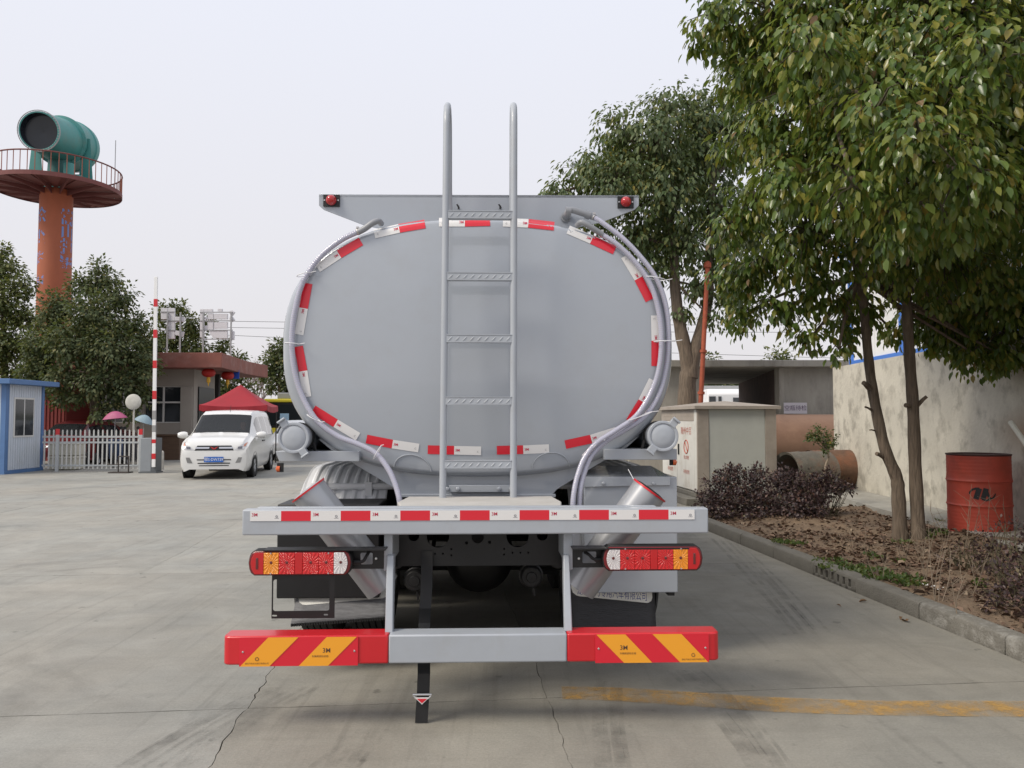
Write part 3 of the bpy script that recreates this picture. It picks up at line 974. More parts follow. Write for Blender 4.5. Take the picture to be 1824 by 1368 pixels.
# ---- side shelves and hose tubes
for sgn, (xa, xb), (ya, yb), cx, cy in ((-1, (491, 640), (804, 822), 523, 780), (1, (1076, 1206), (800, 819), 1181, 777)):
    q = MB()
    a = [TL(xa, ya, 0.93), TL(xb, ya, 0.93), TL(xb, yb, 0.93), TL(xa + (6 if sgn < 0 else 0), yb, 0.93)]
    q.prism(a, (0, 0.05, 0))
    q.box(min(a[0].x, a[1].x), max(a[0].x, a[1].x), 0.93, 6.8, a[0].z - 0.006, a[0].z)
    q.build('side_shelf', M_grey2, truck, bevel=0.003)
    c_ = TL(cx, cy, 0.86)
    q = MB()
    q.lathe([(0.083, 0.012), (0.083, 5.0), (0.0, 5.0)], c_, (0, 1, 0), 32)
    tb = q.build('hose_tube', M_grey2, truck, smooth=0.8)
    q = MB()
    q.lathe([(0.0005, -0.012), (0.04, -0.010), (0.07, -0.004), (0.074, 0.0), (0.078, -0.008), (0.092, -0.008), (0.094, -0.004), (0.094, 0.03), (0.085, 0.032)], c_, (0, 1, 0), 40)
    for a_ in ((-40, 140) if sgn > 0 else (-55, 125)):
        dx, dz = math.cos(R(a_ if sgn < 0 else a_ + 90)), math.sin(R(a_ if sgn < 0 else a_ + 90))
        m_ = Matrix.Translation(c_ + Vector((dx * 0.108, 0.005, dz * 0.108))) @ Matrix.Rotation(-math.atan2(dz, dx), 4, 'Y')
        q.M = m_
        q.box(-0.028, 0.022, -0.016, 0.02, -0.022, 0.022)
        q.tube([(0.018, -0.022, -0.026), (0.018, -0.022, 0.026)], 0.008, 8)
        q.M = None
    q.build('tube_cap', M_grey2, tb, bevel=0.002, smooth=0.7)
    for yy in (0.98, 2.4, 3.8):
        q = MB()
        q.lathe([(0.086, 0.0), (0.092, 0.0), (0.092, 0.035), (0.086, 0.035)], c_ + Vector((0, yy - 0.86, 0)), (0, 1, 0), 24)
        q.tube([c_ + Vector((-sgn * 0.085, yy - 0.84, -0.03)), c_ + Vector((-sgn * 0.105, yy - 0.84, -0.11))], 0.012, 6)
        q.build('strap', M_blackm, tb)
    # amber side marker hanging from the shelf end
    p = TL(497 if sgn < 0 else 1200, 834 if sgn < 0 else 822, 0.98)
    q = MB()
    q.box(p.x - 0.018, p.x + 0.018, 1.0, 1.02, p.z - 0.025, p.z + 0.03, 0)
    q.lathe([(0.02, 0), (0.02, sgn * 0.02), (0.0005, sgn * 0.03)], (p.x, 1.01, p.z - 0.005), (1, 0, 0), 12, 1)
    q.build('side_marker', [M_blackm, mat('amber_lens', (0.7, 0.12, 0.02), 0.2, coat=0.5)], truck)

# ---- frame, cross member, axles
xr0, xr1 = TX(706, 0.5, 980), TX(999, 0.5, 980)
zc0, zc1 = TZ(1005, 0.5), TZ(938, 0.5)
hx = lambda px: TX(px, 0.5, 970)
hz = lambda py: TZ(py, 0.5)
holes = [ring(hx(780), hz(955), 0.062, n=20), ring(hx(922), hz(955), 0.062, n=20), ring(hx(851), hz(957), 0.034), ring(hx(737), hz(954), 0.03), ring(hx(966), hz(954), 0.03),
         ring(hx(831), hz(967), 0.009, n=8), ring(hx(872), hz(966), 0.009, n=8)]
for x, y in ((804, 978), (804, 989), (789, 986), (775, 986), (898, 978), (898, 988), (913, 985), (927, 985), (941, 985)):
    holes.append(ring(hx(x), hz(y), 0.006, n=6))
v_, f_ = plate([(xr0, zc0), (xr1, zc0), (xr1, zc1), (xr0, zc1)], holes, 0.008)
q = MB()
q.add([(x, y + 0.5, z) for x, y, z in v_], f_)
q.box(xr0, xr1, 0.5, 0.58, zc0 - 0.008, zc0)
q.build('cross_member', M_black, truck, smooth=0.5)
for sx in (-1, 1):
    x0 = xr0 if sx < 0 else xr1
    q = MB()
    q.box(min(x0, x0 + sx * 0.008), max(x0, x0 + sx * 0.008), 0.42, 8.6, zc0 - 0.01, zc1 + 0.02)
    q.box(min(x0, x0 - sx * 0.07), max(x0, x0 - sx * 0.07), 0.6, 8.6, zc0 - 0.018, zc0 - 0.0105)
    q.build('frame_rail', M_black, truck)
def lathe_wheel(q, c_, w, r_, mi_t=0, mi_r=1):
    prof = [(r_ * 0.56, -w / 2), (r_ * 0.62, -w / 2 - 0.004), (r_ * 0.9, -w / 2), (r_ * 0.965, -w * 0.42)]
    for k in range(5):
        a = -w * 0.40 + w * 0.8 * k / 5
        prof += [(r_, a), (r_, a + w * 0.12), (r_ * 0.975, a + w * 0.125), (r_ * 0.975, a + w * 0.155)]
    prof += [(r_, w * 0.40), (r_ * 0.965, w * 0.43), (r_ * 0.9, w / 2), (r_ * 0.62, w / 2 + 0.004), (r_ * 0.56, w / 2)]
    q.lathe(prof, c_, (1, 0, 0), 40, mi_t)
    q.lathe([(r_ * 0.56, -w / 2), (r_ * 0.5, -w * 0.2), (r_ * 0.2, -w * 0.1), (0.001, -w * 0.1)], c_, (1, 0, 0), 28, mi_r)
    q.lathe([(r_ * 0.56, w / 2), (r_ * 0.5, w * 0.2), (r_ * 0.2, w * 0.1), (0.001, w * 0.1)], c_, (1, 0, 0), 28, mi_r)
M_rim = mat('steel_rim', (0.35, 0.36, 0.37), 0.5, metal=0.6)
for yy in (1.78, 3.13):
    for x in (-1.07, -0.74, 0.74, 1.07):
        q = MB()
        lathe_wheel(q, (x, yy, 0.50), 0.27, 0.50)
        q.build('wheel', [M_rub, M_rim], truck, smooth=0.6)
    q = MB()
    q.cyl((-0.95, yy, 0.5), (0.95, yy, 0.5), 0.085, n=18)
    q.lathe([(0.001, -0.26), (0.14, -0.24), (0.235, -0.12), (0.25, 0), (0.235, 0.12), (0.14, 0.22), (0.001, 0.25)], (TX(853, 1.3), yy, 0.52), (0, 1, 0), 24)
    q.build('axle', M_black, truck, smooth=0.8)
for px_, py_ in ((738, 1036), (947, 1029)):
    p = TL(px_, py_, 0.95)
    q = MB()
    q.lathe([(0.001, 0.0), (0.03, 0.002), (0.034, 0.012), (0.055, 0.012), (0.062, 0.02), (0.068, 0.06), (0.075, 0.065), (0.075, 0.085), (0.066, 0.09), (0.066, 0.2), (0.03, 0.23), (0.03, 0.5)], p, (0, 1, 0), 24)
    q.tube([p + Vector((0.03, 0.1, 0)), p + Vector((0.09, 0.25, 0.12)), p + Vector((0.1, 0.4, 0.25))], 0.014, 8)
    q.cyl(p + Vector((0.01, 0.05, -0.07)), p + Vector((0.02, 0.05, -0.12)), 0.008, n=6)
    q.build('brake_chamber', M_black, truck, smooth=0.7)
q = MB()
q.cyl((0.0, 0.8, 0.78), (0.0, 3.0, 0.70), 0.05, n=12)
q.build('drive_shaft', M_black, truck)
# ---- static strap with triangle clip
q = MB()
w_ = 0.031
ctr = [(760.5, 982, 0.49), (760.5, 1000, 0.47), (760, 1040, 0.44), (758, 1072, 0.40), (757, 1084, 0.385), (756, 1110, 0.30), (755, 1150, 0.24), (755, 1184, 0.135), (755, 1200, 0.10), (753.5, 1240, 0.09), (751.5, 1268, 0.085), (750.5, 1287.5, 0.08)]
pts = [TL(*p) for p in ctr]
pts[-1].z = max(0.004, pts[-1].z)
vs, fs = [], []
for p in pts:
    for dx, dy in ((-w_, 0), (w_, 0), (w_, 0.006), (-w_, 0.006)):
        vs.append((p.x + dx, p.y + dy, p.z))
for i in range(len(pts) - 1):
    for k in range(4):
        fs.append((i * 4 + k, i * 4 + (k + 1) % 4, i * 4 + 4 + (k + 1) % 4, i * 4 + 4 + k))
fs += [(0, 3, 2, 1), tuple(len(pts) * 4 - 4 + k for k in range(4))]
q.add(vs, fs)
strap = q.build('static_strap', M_blackm, truck, smooth=0.4)
c_ = TL(752, 1240, 0.075)
q = MB()
q.tube([c_ + Vector((-0.046, 0, 0.008)), c_ + Vector((0.046, 0, 0.008))], 0.006, 8, 0)
q.tube([c_ + Vector((-0.046, 0, 0.006)), c_ + Vector((-0.03, -0.004, -0.012))], 0.004, 6, 0)
q.tube([c_ + Vector((0.046, 0, 0.006)), c_ + Vector((0.03, -0.004, -0.012))], 0.004, 6, 0)
q.prism([c_ + Vector((-0.036, -0.008, -0.004)), c_ + Vector((0.036, -0.008, -0.004)), c_ + Vector((0, -0.008, -0.038))], (0, 0.004, 0), 1)
q.prism([c_ + Vector((-0.024, -0.0105, -0.010)), c_ + Vector((0.024, -0.0105, -0.010)), c_ + Vector((0, -0.0105, -0.031))], (0, 0.002, 0), 2)
q.build('triangle_clip', [M_bolt, M_twht, M_tred], strap)

# ---- bumper posts and beam brackets
for a, b, cx, sgn in ((690, 704, 697, -1), (1003, 1019, 1011, 1)):
    q = MB()
    # upper bracket: angle plate hanging from the beam to below the lamp bracket
    o0, o1 = TX(684 if sgn < 0 else 1020, 0.21, 985), TX(699 if sgn < 0 else 1004, 0.21, 985)
    q.box(min(o0, o1), max(o0, o1), 0.21, 0.222, TZ(1016, 0.21), uz0 + 0.03)
    q.box(min(o1, o1 + sgn * 0.01), max(o1, o1 + sgn * 0.01), 0.2225, 0.6, TZ(1000, 0.21), uz0 + 0.03)
    q.build('beam_bracket', M_grey2, truck, bevel=0.003)
    q = MB()
    t0, t1 = (689, 701) if sgn < 0 else (1003.5, 1014)
    c0, c1 = (684.5, 699) if sgn < 0 else (1006, 1020.5)
    tp = [TL(t0, 989, 0.19), TL(t1, 989, 0.19)]
    bt = [TL(c0, 1121, 0.03), TL(c1, 1121, 0.03)]
    w = Vector((0, 0.09, 0))
    bt = [Vector((p.x, 0.05, bz1 - 0.004)) for p in bt]
    q.add([tp[0], tp[1], bt[1], bt[0], tp[0] + w, tp[1] + w, bt[1] + w * 0.5, bt[0] + w * 0.5],
          [(0, 1, 2, 3), (4, 7, 6, 5), (0, 4, 5, 1), (1, 5, 6, 2), (2, 6, 7, 3), (3, 7, 4, 0)])
    q.build('bumper_post', M_grey2, truck, bevel=0.005)

# ---- tail lamps
def lens_mat(name, col, emis=0):
    m = mat(name, col, 0.14, coat=0.5)
    nt = m.node_tree
    b = nt.nodes['Principled BSDF']
    tc = nd(nt, 'TexCoord')
    w1 = nd(nt, 'TexWave', wave_type='RINGS', rings_direction='Y')
    w1.inputs['Scale'].default_value = 40
    w1.inputs['Distortion'].default_value = 0.0
    mp = nd(nt, 'Mapping')
    nt.links.new(tc.outputs['Object'], mp.inputs['Vector'])
    nt.links.new(mp.outputs[0], w1.inputs['Vector'])
    rad = nd(nt, 'TexGradient', gradient_type='RADIAL')
    mp2 = nd(nt, 'Mapping')
    mp2.inputs['Rotation'].default_value = (math.pi / 2, 0, 0)
    nt.links.new(tc.outputs['Object'], mp2.inputs['Vector'])
    nt.links.new(mp2.outputs[0], rad.inputs['Vector'])
    mm = nd(nt, 'Math', operation='MULTIPLY')
    mm.inputs[1].default_value = 2 * math.pi * 17
    nt.links.new(rad.outputs['Fac'], mm.inputs[0])
    sn = nd(nt, 'Math', operation='SINE')
    nt.links.new(mm.outputs[0], sn.inputs[0])
    ad = nd(nt, 'Math', operation='MULTIPLY_ADD')
    ad.inputs[2].default_value = 0.2
    nt.links.new(sn.outputs[0], ad.inputs[0])
    nt.links.new(w1.outputs['Fac'], ad.inputs[1])
    bp = nd(nt, 'Bump')
    bp.inputs['Strength'].default_value, bp.inputs['Distance'].default_value = 0.7, 0.0035
    nt.links.new(ad.outputs[0], bp.inputs['Height'])
    nt.links.new(bp.outputs[0], b.inputs['Normal'])
    r_ = nd(nt, 'MapRange')
    r_.inputs['From Min'].default_value, r_.inputs['From Max'].default_value = -1, 2
    r_.inputs['To Min'].default_value, r_.inputs['To Max'].default_value = 0.74, 1.25
    nt.links.new(ad.outputs[0], r_.inputs['Value'])
    s_ = nd(nt, 'VectorMath', operation='SCALE')
    s_.inputs[0].default_value = col
    nt.links.new(r_.outputs[0], s_.inputs['Scale'])
    nt.links.new(s_.outputs[0], b.inputs['Base Color'])
    return m
M_lr, M_lo, M_lw = lens_mat('red_tail_lens', (0.64, 0.010, 0.012)), lens_mat('amber_tail_lens', (0.90, 0.30, 0.012)), lens_mat('clear_tail_lens', (0.72, 0.69, 0.69))
M_lrd = mat('smooth_red_tail_lens', (0.50, 0.008, 0.012), 0.1, coat=0.6)
M_bulb = mat('bulb_behind_lens', (0.12, 0.02, 0.02), 0.25, coat=0.4)
LYF = 0.125
for sgn, (xa, xb), (ya, yb) in ((-1, (441, 626), (979, 1024)), (1, (1074, 1253), (974.5, 1019.5))):
    x0, x1 = TX(xa, LYF, 1000), TX(xb, LYF, 1000)
    z0, z1 = TZ(yb, LYF), TZ(ya, LYF)
    lamp = bpy.data.objects.new('tail_lamp', None)
    COL.objects.link(lamp)
    lamp.parent = truck
    W, H = x1 - x0, z1 - z0
    def rnd(ins):
        out = []
        a0, a1, b0, b1 = x0 + ins, x1 - ins, z0 + ins, z1 - ins
        bul = 0.022
        c = 0.016
        for x, s_ in ((a1, 1), (a0, -1)):
            ks = [-1, -0.8, -0.5, 0, 0.5, 0.8, 1]
            ks = ks if s_ > 0 else ks[::-1]
            for k in ks:
                xx = x - s_ * (bul * abs(k) ** 2.2) - (s_ * c * 0.5 if abs(k) == 1 else 0)
                out.append((xx, (b0 + b1) / 2 + (b1 - b0) / 2 * k))
        return out
    q = MB()
    q.prism([(x, LYF + 0.012, z) for x, z in rnd(0.0)], (0, 0.075, 0), 0)
    q.prism([(x, LYF + 0.004, z) for x, z in rnd(0.004)], (0, 0.008, 0), 1)
    q.build('housing', [M_blackm, mat('dark_red_rim', (0.16, 0.006, 0.01), 0.25, coat=0.4)], lamp, bevel=0.005)
    # lens panels from the outer end inwards (fractions of the width)
    pan = [(0.03, 0.155, 'd'), (0.155, 0.30, 'o'), (0.30, 0.455, 'r'), (0.455, 0.53, 'd'), (0.53, 0.685, 'r'), (0.685, 0.83, 'r'), (0.83, 0.965, 'w')]
    for k, (fa, fb, kd) in enumerate(pan):
        fa, fb = (fa, fb) if sgn < 0 else (1 - fb, 1 - fa)
        xs0, xs1 = x0 + W * fa + 0.0006, x0 + W * fb - 0.0006
        ins = 0.010
        cx, cz = (xs0 + xs1) / 2, (z0 + z1) / 2
        hw, hh = (xs1 - xs0) / 2, H / 2 - ins
        if kd in ('d',) and k == 0 or kd == 'w':
            osg = -1 if (k == 0) == (sgn < 0) else 1
            o_ = [(osg * (hw - 0.020 * abs(v) ** 2.2), v * hh) for v in (-1, -0.8, -0.5, 0, 0.5, 0.8, 1)] + [(-osg * hw, hh), (-osg * hw, -hh)]
        else:
            o_ = [(-hw, -hh), (hw, -hh), (hw, hh), (-hw, hh)]
        q = MB()
        q.prism([(x, -0.006, z) for x, z in o_], (0, 0.009, 0), 0)
        if kd != 'd':
            q.lathe([(0.0005, -0.002), (0.006, -0.0015), (0.0085, 0.001), (0.0085, 0.004)], (0, -0.006, 0.004), (0, 1, 0), 12, 1)
        elif k == 0:
            q.box(-0.006, 0.006, -0.0085, -0.005, -0.028, 0.028, 1)
        o = q.build('lens', [{'r': M_lr, 'o': M_lo, 'w': M_lw, 'd': M_lrd}[kd], M_bulb], lamp, bevel=0.0025)
        o.location = (cx, LYF + 0.002, cz)
    for fx in (0.225, 0.78):
        for zz in (z0 + 0.013, z1 - 0.013):
            fxx = fx if sgn < 0 else 1 - fx
            q = MB()
            q.lathe([(0.0005, -0.004), (0.0035, -0.003), (0.005, 0.004)], (x0 + W * fxx, LYF - 0.006, zz), (0, 1, 0), 10)
            q.build('screw', M_bolt, lamp)
    # black bracket between lamp and frame
    bx = sorted((TX(624 if sgn < 0 else 1077, 0.2, 1000), TX(690 if sgn < 0 else 1017, 0.2, 1000)))
    hxs = sorted((TX(641 if sgn < 0 else 1063, 0.2, 1000), TX(663 if sgn < 0 else 1038, 0.2, 1000)))
    bza, bzb = TZ(1013, 0.2), TZ(974, 0.2)
    v_, f_ = plate([(bx[0] - (0.42 if sgn < 0 else 0), bza), (bx[1] + (0.42 if sgn > 0 else 0), bza), (bx[1] + (0.42 if sgn > 0 else 0), bzb), (bx[0] - (0.42 if sgn < 0 else 0), bzb)],
                   [rrect(hxs[0], hxs[1], bza + 0.022, bzb - 0.03, 0.008)], 0.006)
    q = MB()
    q.add([(x, y + 0.214, z) for x, y, z in v_], f_)
    q.box(bx[0] - (0.42 if sgn < 0 else 0), bx[1] + (0.42 if sgn > 0 else 0), 0.12, 0.214, bzb - 0.004, bzb + 0.002)
    q.build('lamp_bracket', M_black, truck, smooth=0.5)
    q = MB()
    pc = [TL(624, 1001, 0.19), TL(634, 1001, 0.185), TL(646, 1000, 0.185), TL(653, 990, 0.19), TL(660, 978, 0.22)] if sgn < 0 else [TL(1076, 996, 0.19), TL(1066, 997, 0.185), TL(1056, 995, 0.185), TL(1049, 988, 0.19), TL(1042, 984, 0.22)]
    q.tube(smooth_path(pc, 4), [0.013] * 7 + [0.008] * 10, 8)
    q.build('lamp_cable', M_blackm, truck)
    pb = TL(670 if sgn < 0 else 1031, 995, 0.21)
    q = MB()
    q.lathe([(0.0005, -0.005), (0.006, -0.004), (0.007, 0.004)], pb, (0, 1, 0), 8)
    q.build('bolt', M_bolt, truck)
# ---- number plate holder
PY = 0.14
x0, x1, z0, z1 = TX(484, PY, 1060), TX(596, PY, 1060), TZ(1099, PY), TZ(1022, PY)
v_, f_ = plate([(x0, z0), (x1, z0), (x1, z1), (x0, z1)],
               [rrect(TX(490.5, PY), TX(590, PY), TZ(1086, PY), TZ(1030, PY), 0.012), rrect(TX(489, PY), TX(498, PY), TZ(1095.5, PY), TZ(1092.5, PY), 0.004), rrect(TX(580, PY), TX(588, PY), TZ(1094.5, PY), TZ(1091.5, PY), 0.004)], 0.005)
q = MB()
q.add([(x, y + PY, z) for x, y, z in v_], f_)
q.build('number_plate_holder', M_black, truck, smooth=0.4)

# ---- slanting storage tubes with red rim
M_sil = mat('silver_painted_tube', (0.36, 0.37, 0.39), 0.3, coat=0.3, metal=0.3)
for sgn, a, b in ((-1, (549, 873), (682, 1046)), (1, (1157, 873), (1031, 1046))):
    pa, pb = TL(a[0], a[1], 0.42), TL(b[0], b[1], 0.46)
    q = MB()
    q.tube([pa, pa.lerp(pb, 0.5), pb], 0.098, 32)
    tb = q.build('storage_tube', M_sil, truck, smooth=0.9)
    q = MB()
    q.lathe([(0.099, -0.004), (0.104, -0.004), (0.104, 0.006), (0.099, 0.006)], pa, (pb - pa), 32, cap=False)
    q.build('red_rim', M_red, tb)
    q = MB()
    q.lathe([(0.0005, -0.012), (0.06, -0.010), (0.09, -0.0045), (0.0985, -0.003)], pa, (pb - pa), 32)
    q.build('tube_lid', M_blackm if sgn > 0 else M_grey2, tb)
    if sgn > 0:
        q = MB()
        q.tube([TL(1119, 836, 0.9), TL(1131, 858, 0.7), TL(1143, 874, 0.42)], 0.0025, 5)
        q.build('wire', M_tie, tb)
# ---- tool boxes
def boxpart(name, m, x0, x1, y0, y1, z0, z1, bev=0.008):
    q = MB()
    q.box(x0, x1, y0, y1, z0, z1)
    return q.build(name, m, truck, bevel=bev)
BX = TX(493, 0.9, 980)
bb = boxpart('battery_box', M_black, BX, TX(676, 0.9, 980), 0.90, 1.22, TZ(1064, 0.9), TZ(897, 0.9))
bpx = []
x0, x1 = TX(1040, 1.0, 960), TX(1207, 1.0, 960)
z0, z1, zt = TZ(1058, 1.0), TZ(868, 1.0), TZ(850, 1.0)
q = MB()
q.prism([(x0, 1.0, z0), (x1, 1.0, z0), (x1, 1.0, zt), (x0, 1.0, zt)], (0, 0.28, 0))
tbx = q.build('tool_box', M_grey, truck, bevel=0.006)
q = MB()
q.prism([(x0, 0.985, z1 + 0.0), (TX(1192, 1.0), 0.985, z1 + 0.01), (TX(1192, 1.0), 0.985, zt + 0.003), (x0, 0.985, zt + 0.003)], (0, 0.013, 0))
q.add([(x0, 0.985, zt + 0.003), (TX(1192, 1.0), 0.985, zt + 0.003), (TX(1160, 1.3, 838), 1.32, zt + 0.05), (x0 + 0.05, 1.32, zt + 0.05)], [(0, 1, 2, 3)])
for x in (1075, 1164):
    q.lathe([(0.012, 0), (0.011, -0.008), (0.0005, -0.010)], TL(x, 861, 0.984), (0, 1, 0), 10)
q.build('box_lid', M_grey, tbx, bevel=0.003)
q = MB()
q.box(x1 - 0.05, x1 - 0.01, 1.05, 1.25, z0 - 0.03, z0 - 0.0005)
q.build('box_foot', M_black, tbx)
# ---- ribbed wheel guards over the tandem
M_guard = mat('grey_plastic_wheel_guard', (0.78, 0.79, 0.81), 0.3, coat=0.3, var=0.03)
for sgn in (-1, 1):
    xi, xo = sgn * 0.60, sgn * 1.215
    q = MB()
    rG = 0.64
    path = [(1.78 - rG * math.cos(R(a)), 0.52 + rG * math.sin(R(a))) for a in range(4, 91, 6)] + [(3.13 - rG * math.cos(R(a)), 0.52 + rG * math.sin(R(a))) for a in range(90, 177, 8)]
    nrm = [(-math.cos(R(a)), math.sin(R(a))) for a in range(4, 91, 6)] + [(-math.cos(R(a)), math.sin(R(a))) for a in range(90, 177, 8)]
    nu = 44
    vs, fs = [], []
    for (y, z), (ny_, nz_) in zip(path, nrm):
        for i in range(nu + 1):
            u = i / nu
            rib = 0.012 if (i % 5) in (0, 1) and 3 < i < nu - 3 else 0.0
            lip = -0.12 * max(0, (u - 0.88) / 0.12) ** 2
            vs.append((xi + (xo - xi) * u, y + ny_ * (rib + lip), z + nz_ * (rib + lip)))
    for j in range(len(path) - 1):
        for i in range(nu):
            k = j * (nu + 1) + i
            fs.append((k, k + 1, k + nu + 2, k + nu + 1))
    q.add(vs, fs)
    g = q.build('wheel_guard', M_guard, truck, smooth=0.35)
    so = g.modifiers.new('solid', 'SOLIDIFY')
    so.thickness, so.offset = 0.006, -1
    # bar carrying the guard
    a = R(52)
    by, bz = 1.78 - 0.672 * math.cos(a), 0.52 + 0.672 * math.sin(a)
    q = MB()
    q.cyl((sgn * 0.45, by, bz), (sgn * 1.10, by, bz), 0.022, n=12)
    for x in (0.72, 1.02):
        q.box(sgn * x - 0.022, sgn * x + 0.022, by - 0.03, by + 0.012, bz - 0.06, bz + 0.03)
        q.cyl((sgn * x, by - 0.01, bz), (sgn * x, by - 0.01, bz + 0.06), 0.005, n=6)
    q.build('guard_bar', M_guard, g)
# ---- mud flaps
M_flap = mat('rubber_mud_flap', (0.022, 0.022, 0.025), 0.55, bump=0.25, bscale=30, var=0.3, vscale=12, stretch=(1, 1, 6))
M_flapw = mat('white_flap_panel', (0.66, 0.65, 0.60), 0.6, var=0.08, vscale=9)
for sgn in (-1, 1):
    if sgn < 0:
        tl, tr, bl, br = TL(540, 1010, 1.12), TL(696, 1010, 1.12), TL(518, 1112, 0.80), TL(697, 1099, 0.86)
    else:
        tl, tr, bl, br = TL(1014, 1000, 1.12), TL(1163, 1000, 1.12), TL(1014, 1126, 1.02), TL(1169, 1126, 1.02)
    def fl(u, v, d=0.0):
        return tl.lerp(tr, u).lerp(bl.lerp(br, u), v) + Vector((0, -d, 0))
    q = MB()
    n = 10
    vs = [fl(i / n, j / n) for j in range(n + 1) for i in range(n + 1)]
    fs = [(j * (n + 1) + i, j * (n + 1) + i + 1, (j + 1) * (n + 1) + i + 1, (j + 1) * (n + 1) + i) for j in range(n) for i in range(n)]
    q.add(vs, fs)
    f = q.build('mud_flap', M_flap if sgn > 0 else mat('lit_mud_flap', (0.14, 0.14, 0.145), 0.6, bump=0.3, bscale=30, var=0.3, vscale=12, stretch=(1, 6, 6)), truck, smooth=1.0)  # left flap paler: light caught by its tilt is put into the colour
    so = f.modifiers.new('solid', 'SOLIDIFY')
    so.thickness, so.offset = 0.008, 0
    q = MB()
    v0, v1, va, vb = (0.10, 0.50, 0.62, 0.69) if sgn < 0 else (0.05, 0.44, 0.48, 0.60)
    def pan(u, v):
        v1_ = va + (vb - va) * u if sgn > 0 else vb + (va - vb) * u
        return fl(u, v0 + (v1_ - v0) * v, 0.008)
    co = []
    for u, v in ((0.02, 0), (0.97, 0), (0.97, 0.85), (0.955, 0.94), (0.92, 0.99), (0.9, 1.0), (0.12, 1.0), (0.08, 0.98), (0.04, 0.9), (0.02, 0.75)):
        co.append(pan(u, v))
    q.add(co, [tuple(range(len(co)))])
    if sgn > 0:
        q.text('湖北程力专用汽车有限公司', 0.062, lambda x, y: pan(0.5 + x / 0.56 * 0.62, 0.84 - y / 0.21), 1)
    q.build('flap_panel', [M_flapw, mat('blue_flap_print', (0.03, 0.05, 0.22), 0.5)], f, smooth=0, recalc=False)
    if sgn < 0:
        q = MB()
        for i in range(40):
            p = fl((i + 0.5) / 40, 1.0)
            q.box(p.x - 0.005, p.x + 0.005, p.y - 0.012, p.y + 0.008, p.z - 0.012, p.z + 0.004)
        q.prism([fl(0, 0.985, 0.006), fl(1, 0.985, 0.006), fl(1, 1.0, 0.006), fl(0, 1.0, 0.006)], (0, 0.014, 0))
        q.build('flap_edge', M_blackm, f)
# ---- running gear ahead of the tandem: unseen boxes, tanks, plates added to block light
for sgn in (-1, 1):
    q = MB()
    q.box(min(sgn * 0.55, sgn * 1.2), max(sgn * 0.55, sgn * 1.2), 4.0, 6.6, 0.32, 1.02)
    q.build('unseen_side_box', M_black, truck, bevel=0.02)
    q = MB()
    q.lathe([(0.001, 0), (0.3, 0.01), (0.31, 0.03), (0.31, 1.2), (0.3, 1.22), (0.001, 1.23)], (sgn * 0.86, 6.9, 0.66), (0, 1, 0), 24)
    q.build('unseen_fuel_tank', M_black, truck)
    q = MB()
    q.box(min(sgn * 0.5, sgn * 1.2), max(sgn * 0.5, sgn * 1.2), 2.44, 2.47, 0.25, 0.9)
    q.box(min(sgn * 0.5, sgn * 1.2), max(sgn * 0.5, sgn * 1.2), 3.75, 3.78, 0.25, 0.95)
    q.build('unseen_splash_plate', M_blackm, truck)
    q = MB()
    q.tube([(sgn * 0.5, 1.0, 0.62), (sgn * 0.5, 1.78, 0.66), (sgn * 0.5, 2.45, 0.58), (sgn * 0.5, 3.13, 0.66), (sgn * 0.5, 3.9, 0.62)], 0.05, 8)
    q.build('leaf_spring', M_black, truck)
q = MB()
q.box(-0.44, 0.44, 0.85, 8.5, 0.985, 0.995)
q.build('unseen_floor_plate', M_black, truck)
q = MB()
q.lathe([(0.001, 0), (0.13, 0.01), (0.14, 0.03), (0.14, 0.9), (0.001, 0.93)], (-0.45, 2.4, 0.72), (1, 0, 0), 20)
q.build('unseen_air_tank', M_black, truck)
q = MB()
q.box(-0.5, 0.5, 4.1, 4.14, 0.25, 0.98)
q.build('unseen_splash_plate', M_blackm, truck)
# ---- cab, hidden ahead of the tank
q = MB()
q.prism([(-1.22, 8.7, 0.7), (-1.22, 10.5, 0.7), (-1.22, 10.45, 1.7), (-1.22, 10.1, 2.85), (-1.22, 8.7, 2.95)], (2.44, 0, 0))
q.build('cab', M_white, truck, bevel=0.08, seg=4)
for x in (-1.05, 1.05):
    q = MB()
    lathe_wheel(q, (x, 9.4, 0.50), 0.29, 0.50)
    q.build('wheel', [M_rub, M_rim], truck, smooth=0.6)

# ================================================================== right side: wall, drum, shed, cabinet
M_wall = mat('rendered_wall', (0.60, 0.57, 0.49), 0.9, var=0.13, vscale=1.6, bump=0.35, bscale=18, dirt=(0.40, 0.365, 0.305), dscale=1.2, damt=0.7)
M_shed = mat('stained_concrete', (0.36, 0.335, 0.29), 0.9, var=0.2, vscale=1.8, bump=0.35, bscale=20, dirt=(0.13, 0.12, 0.105), dscale=1.3, damt=0.85, stretch=(1, 1, 0.35))
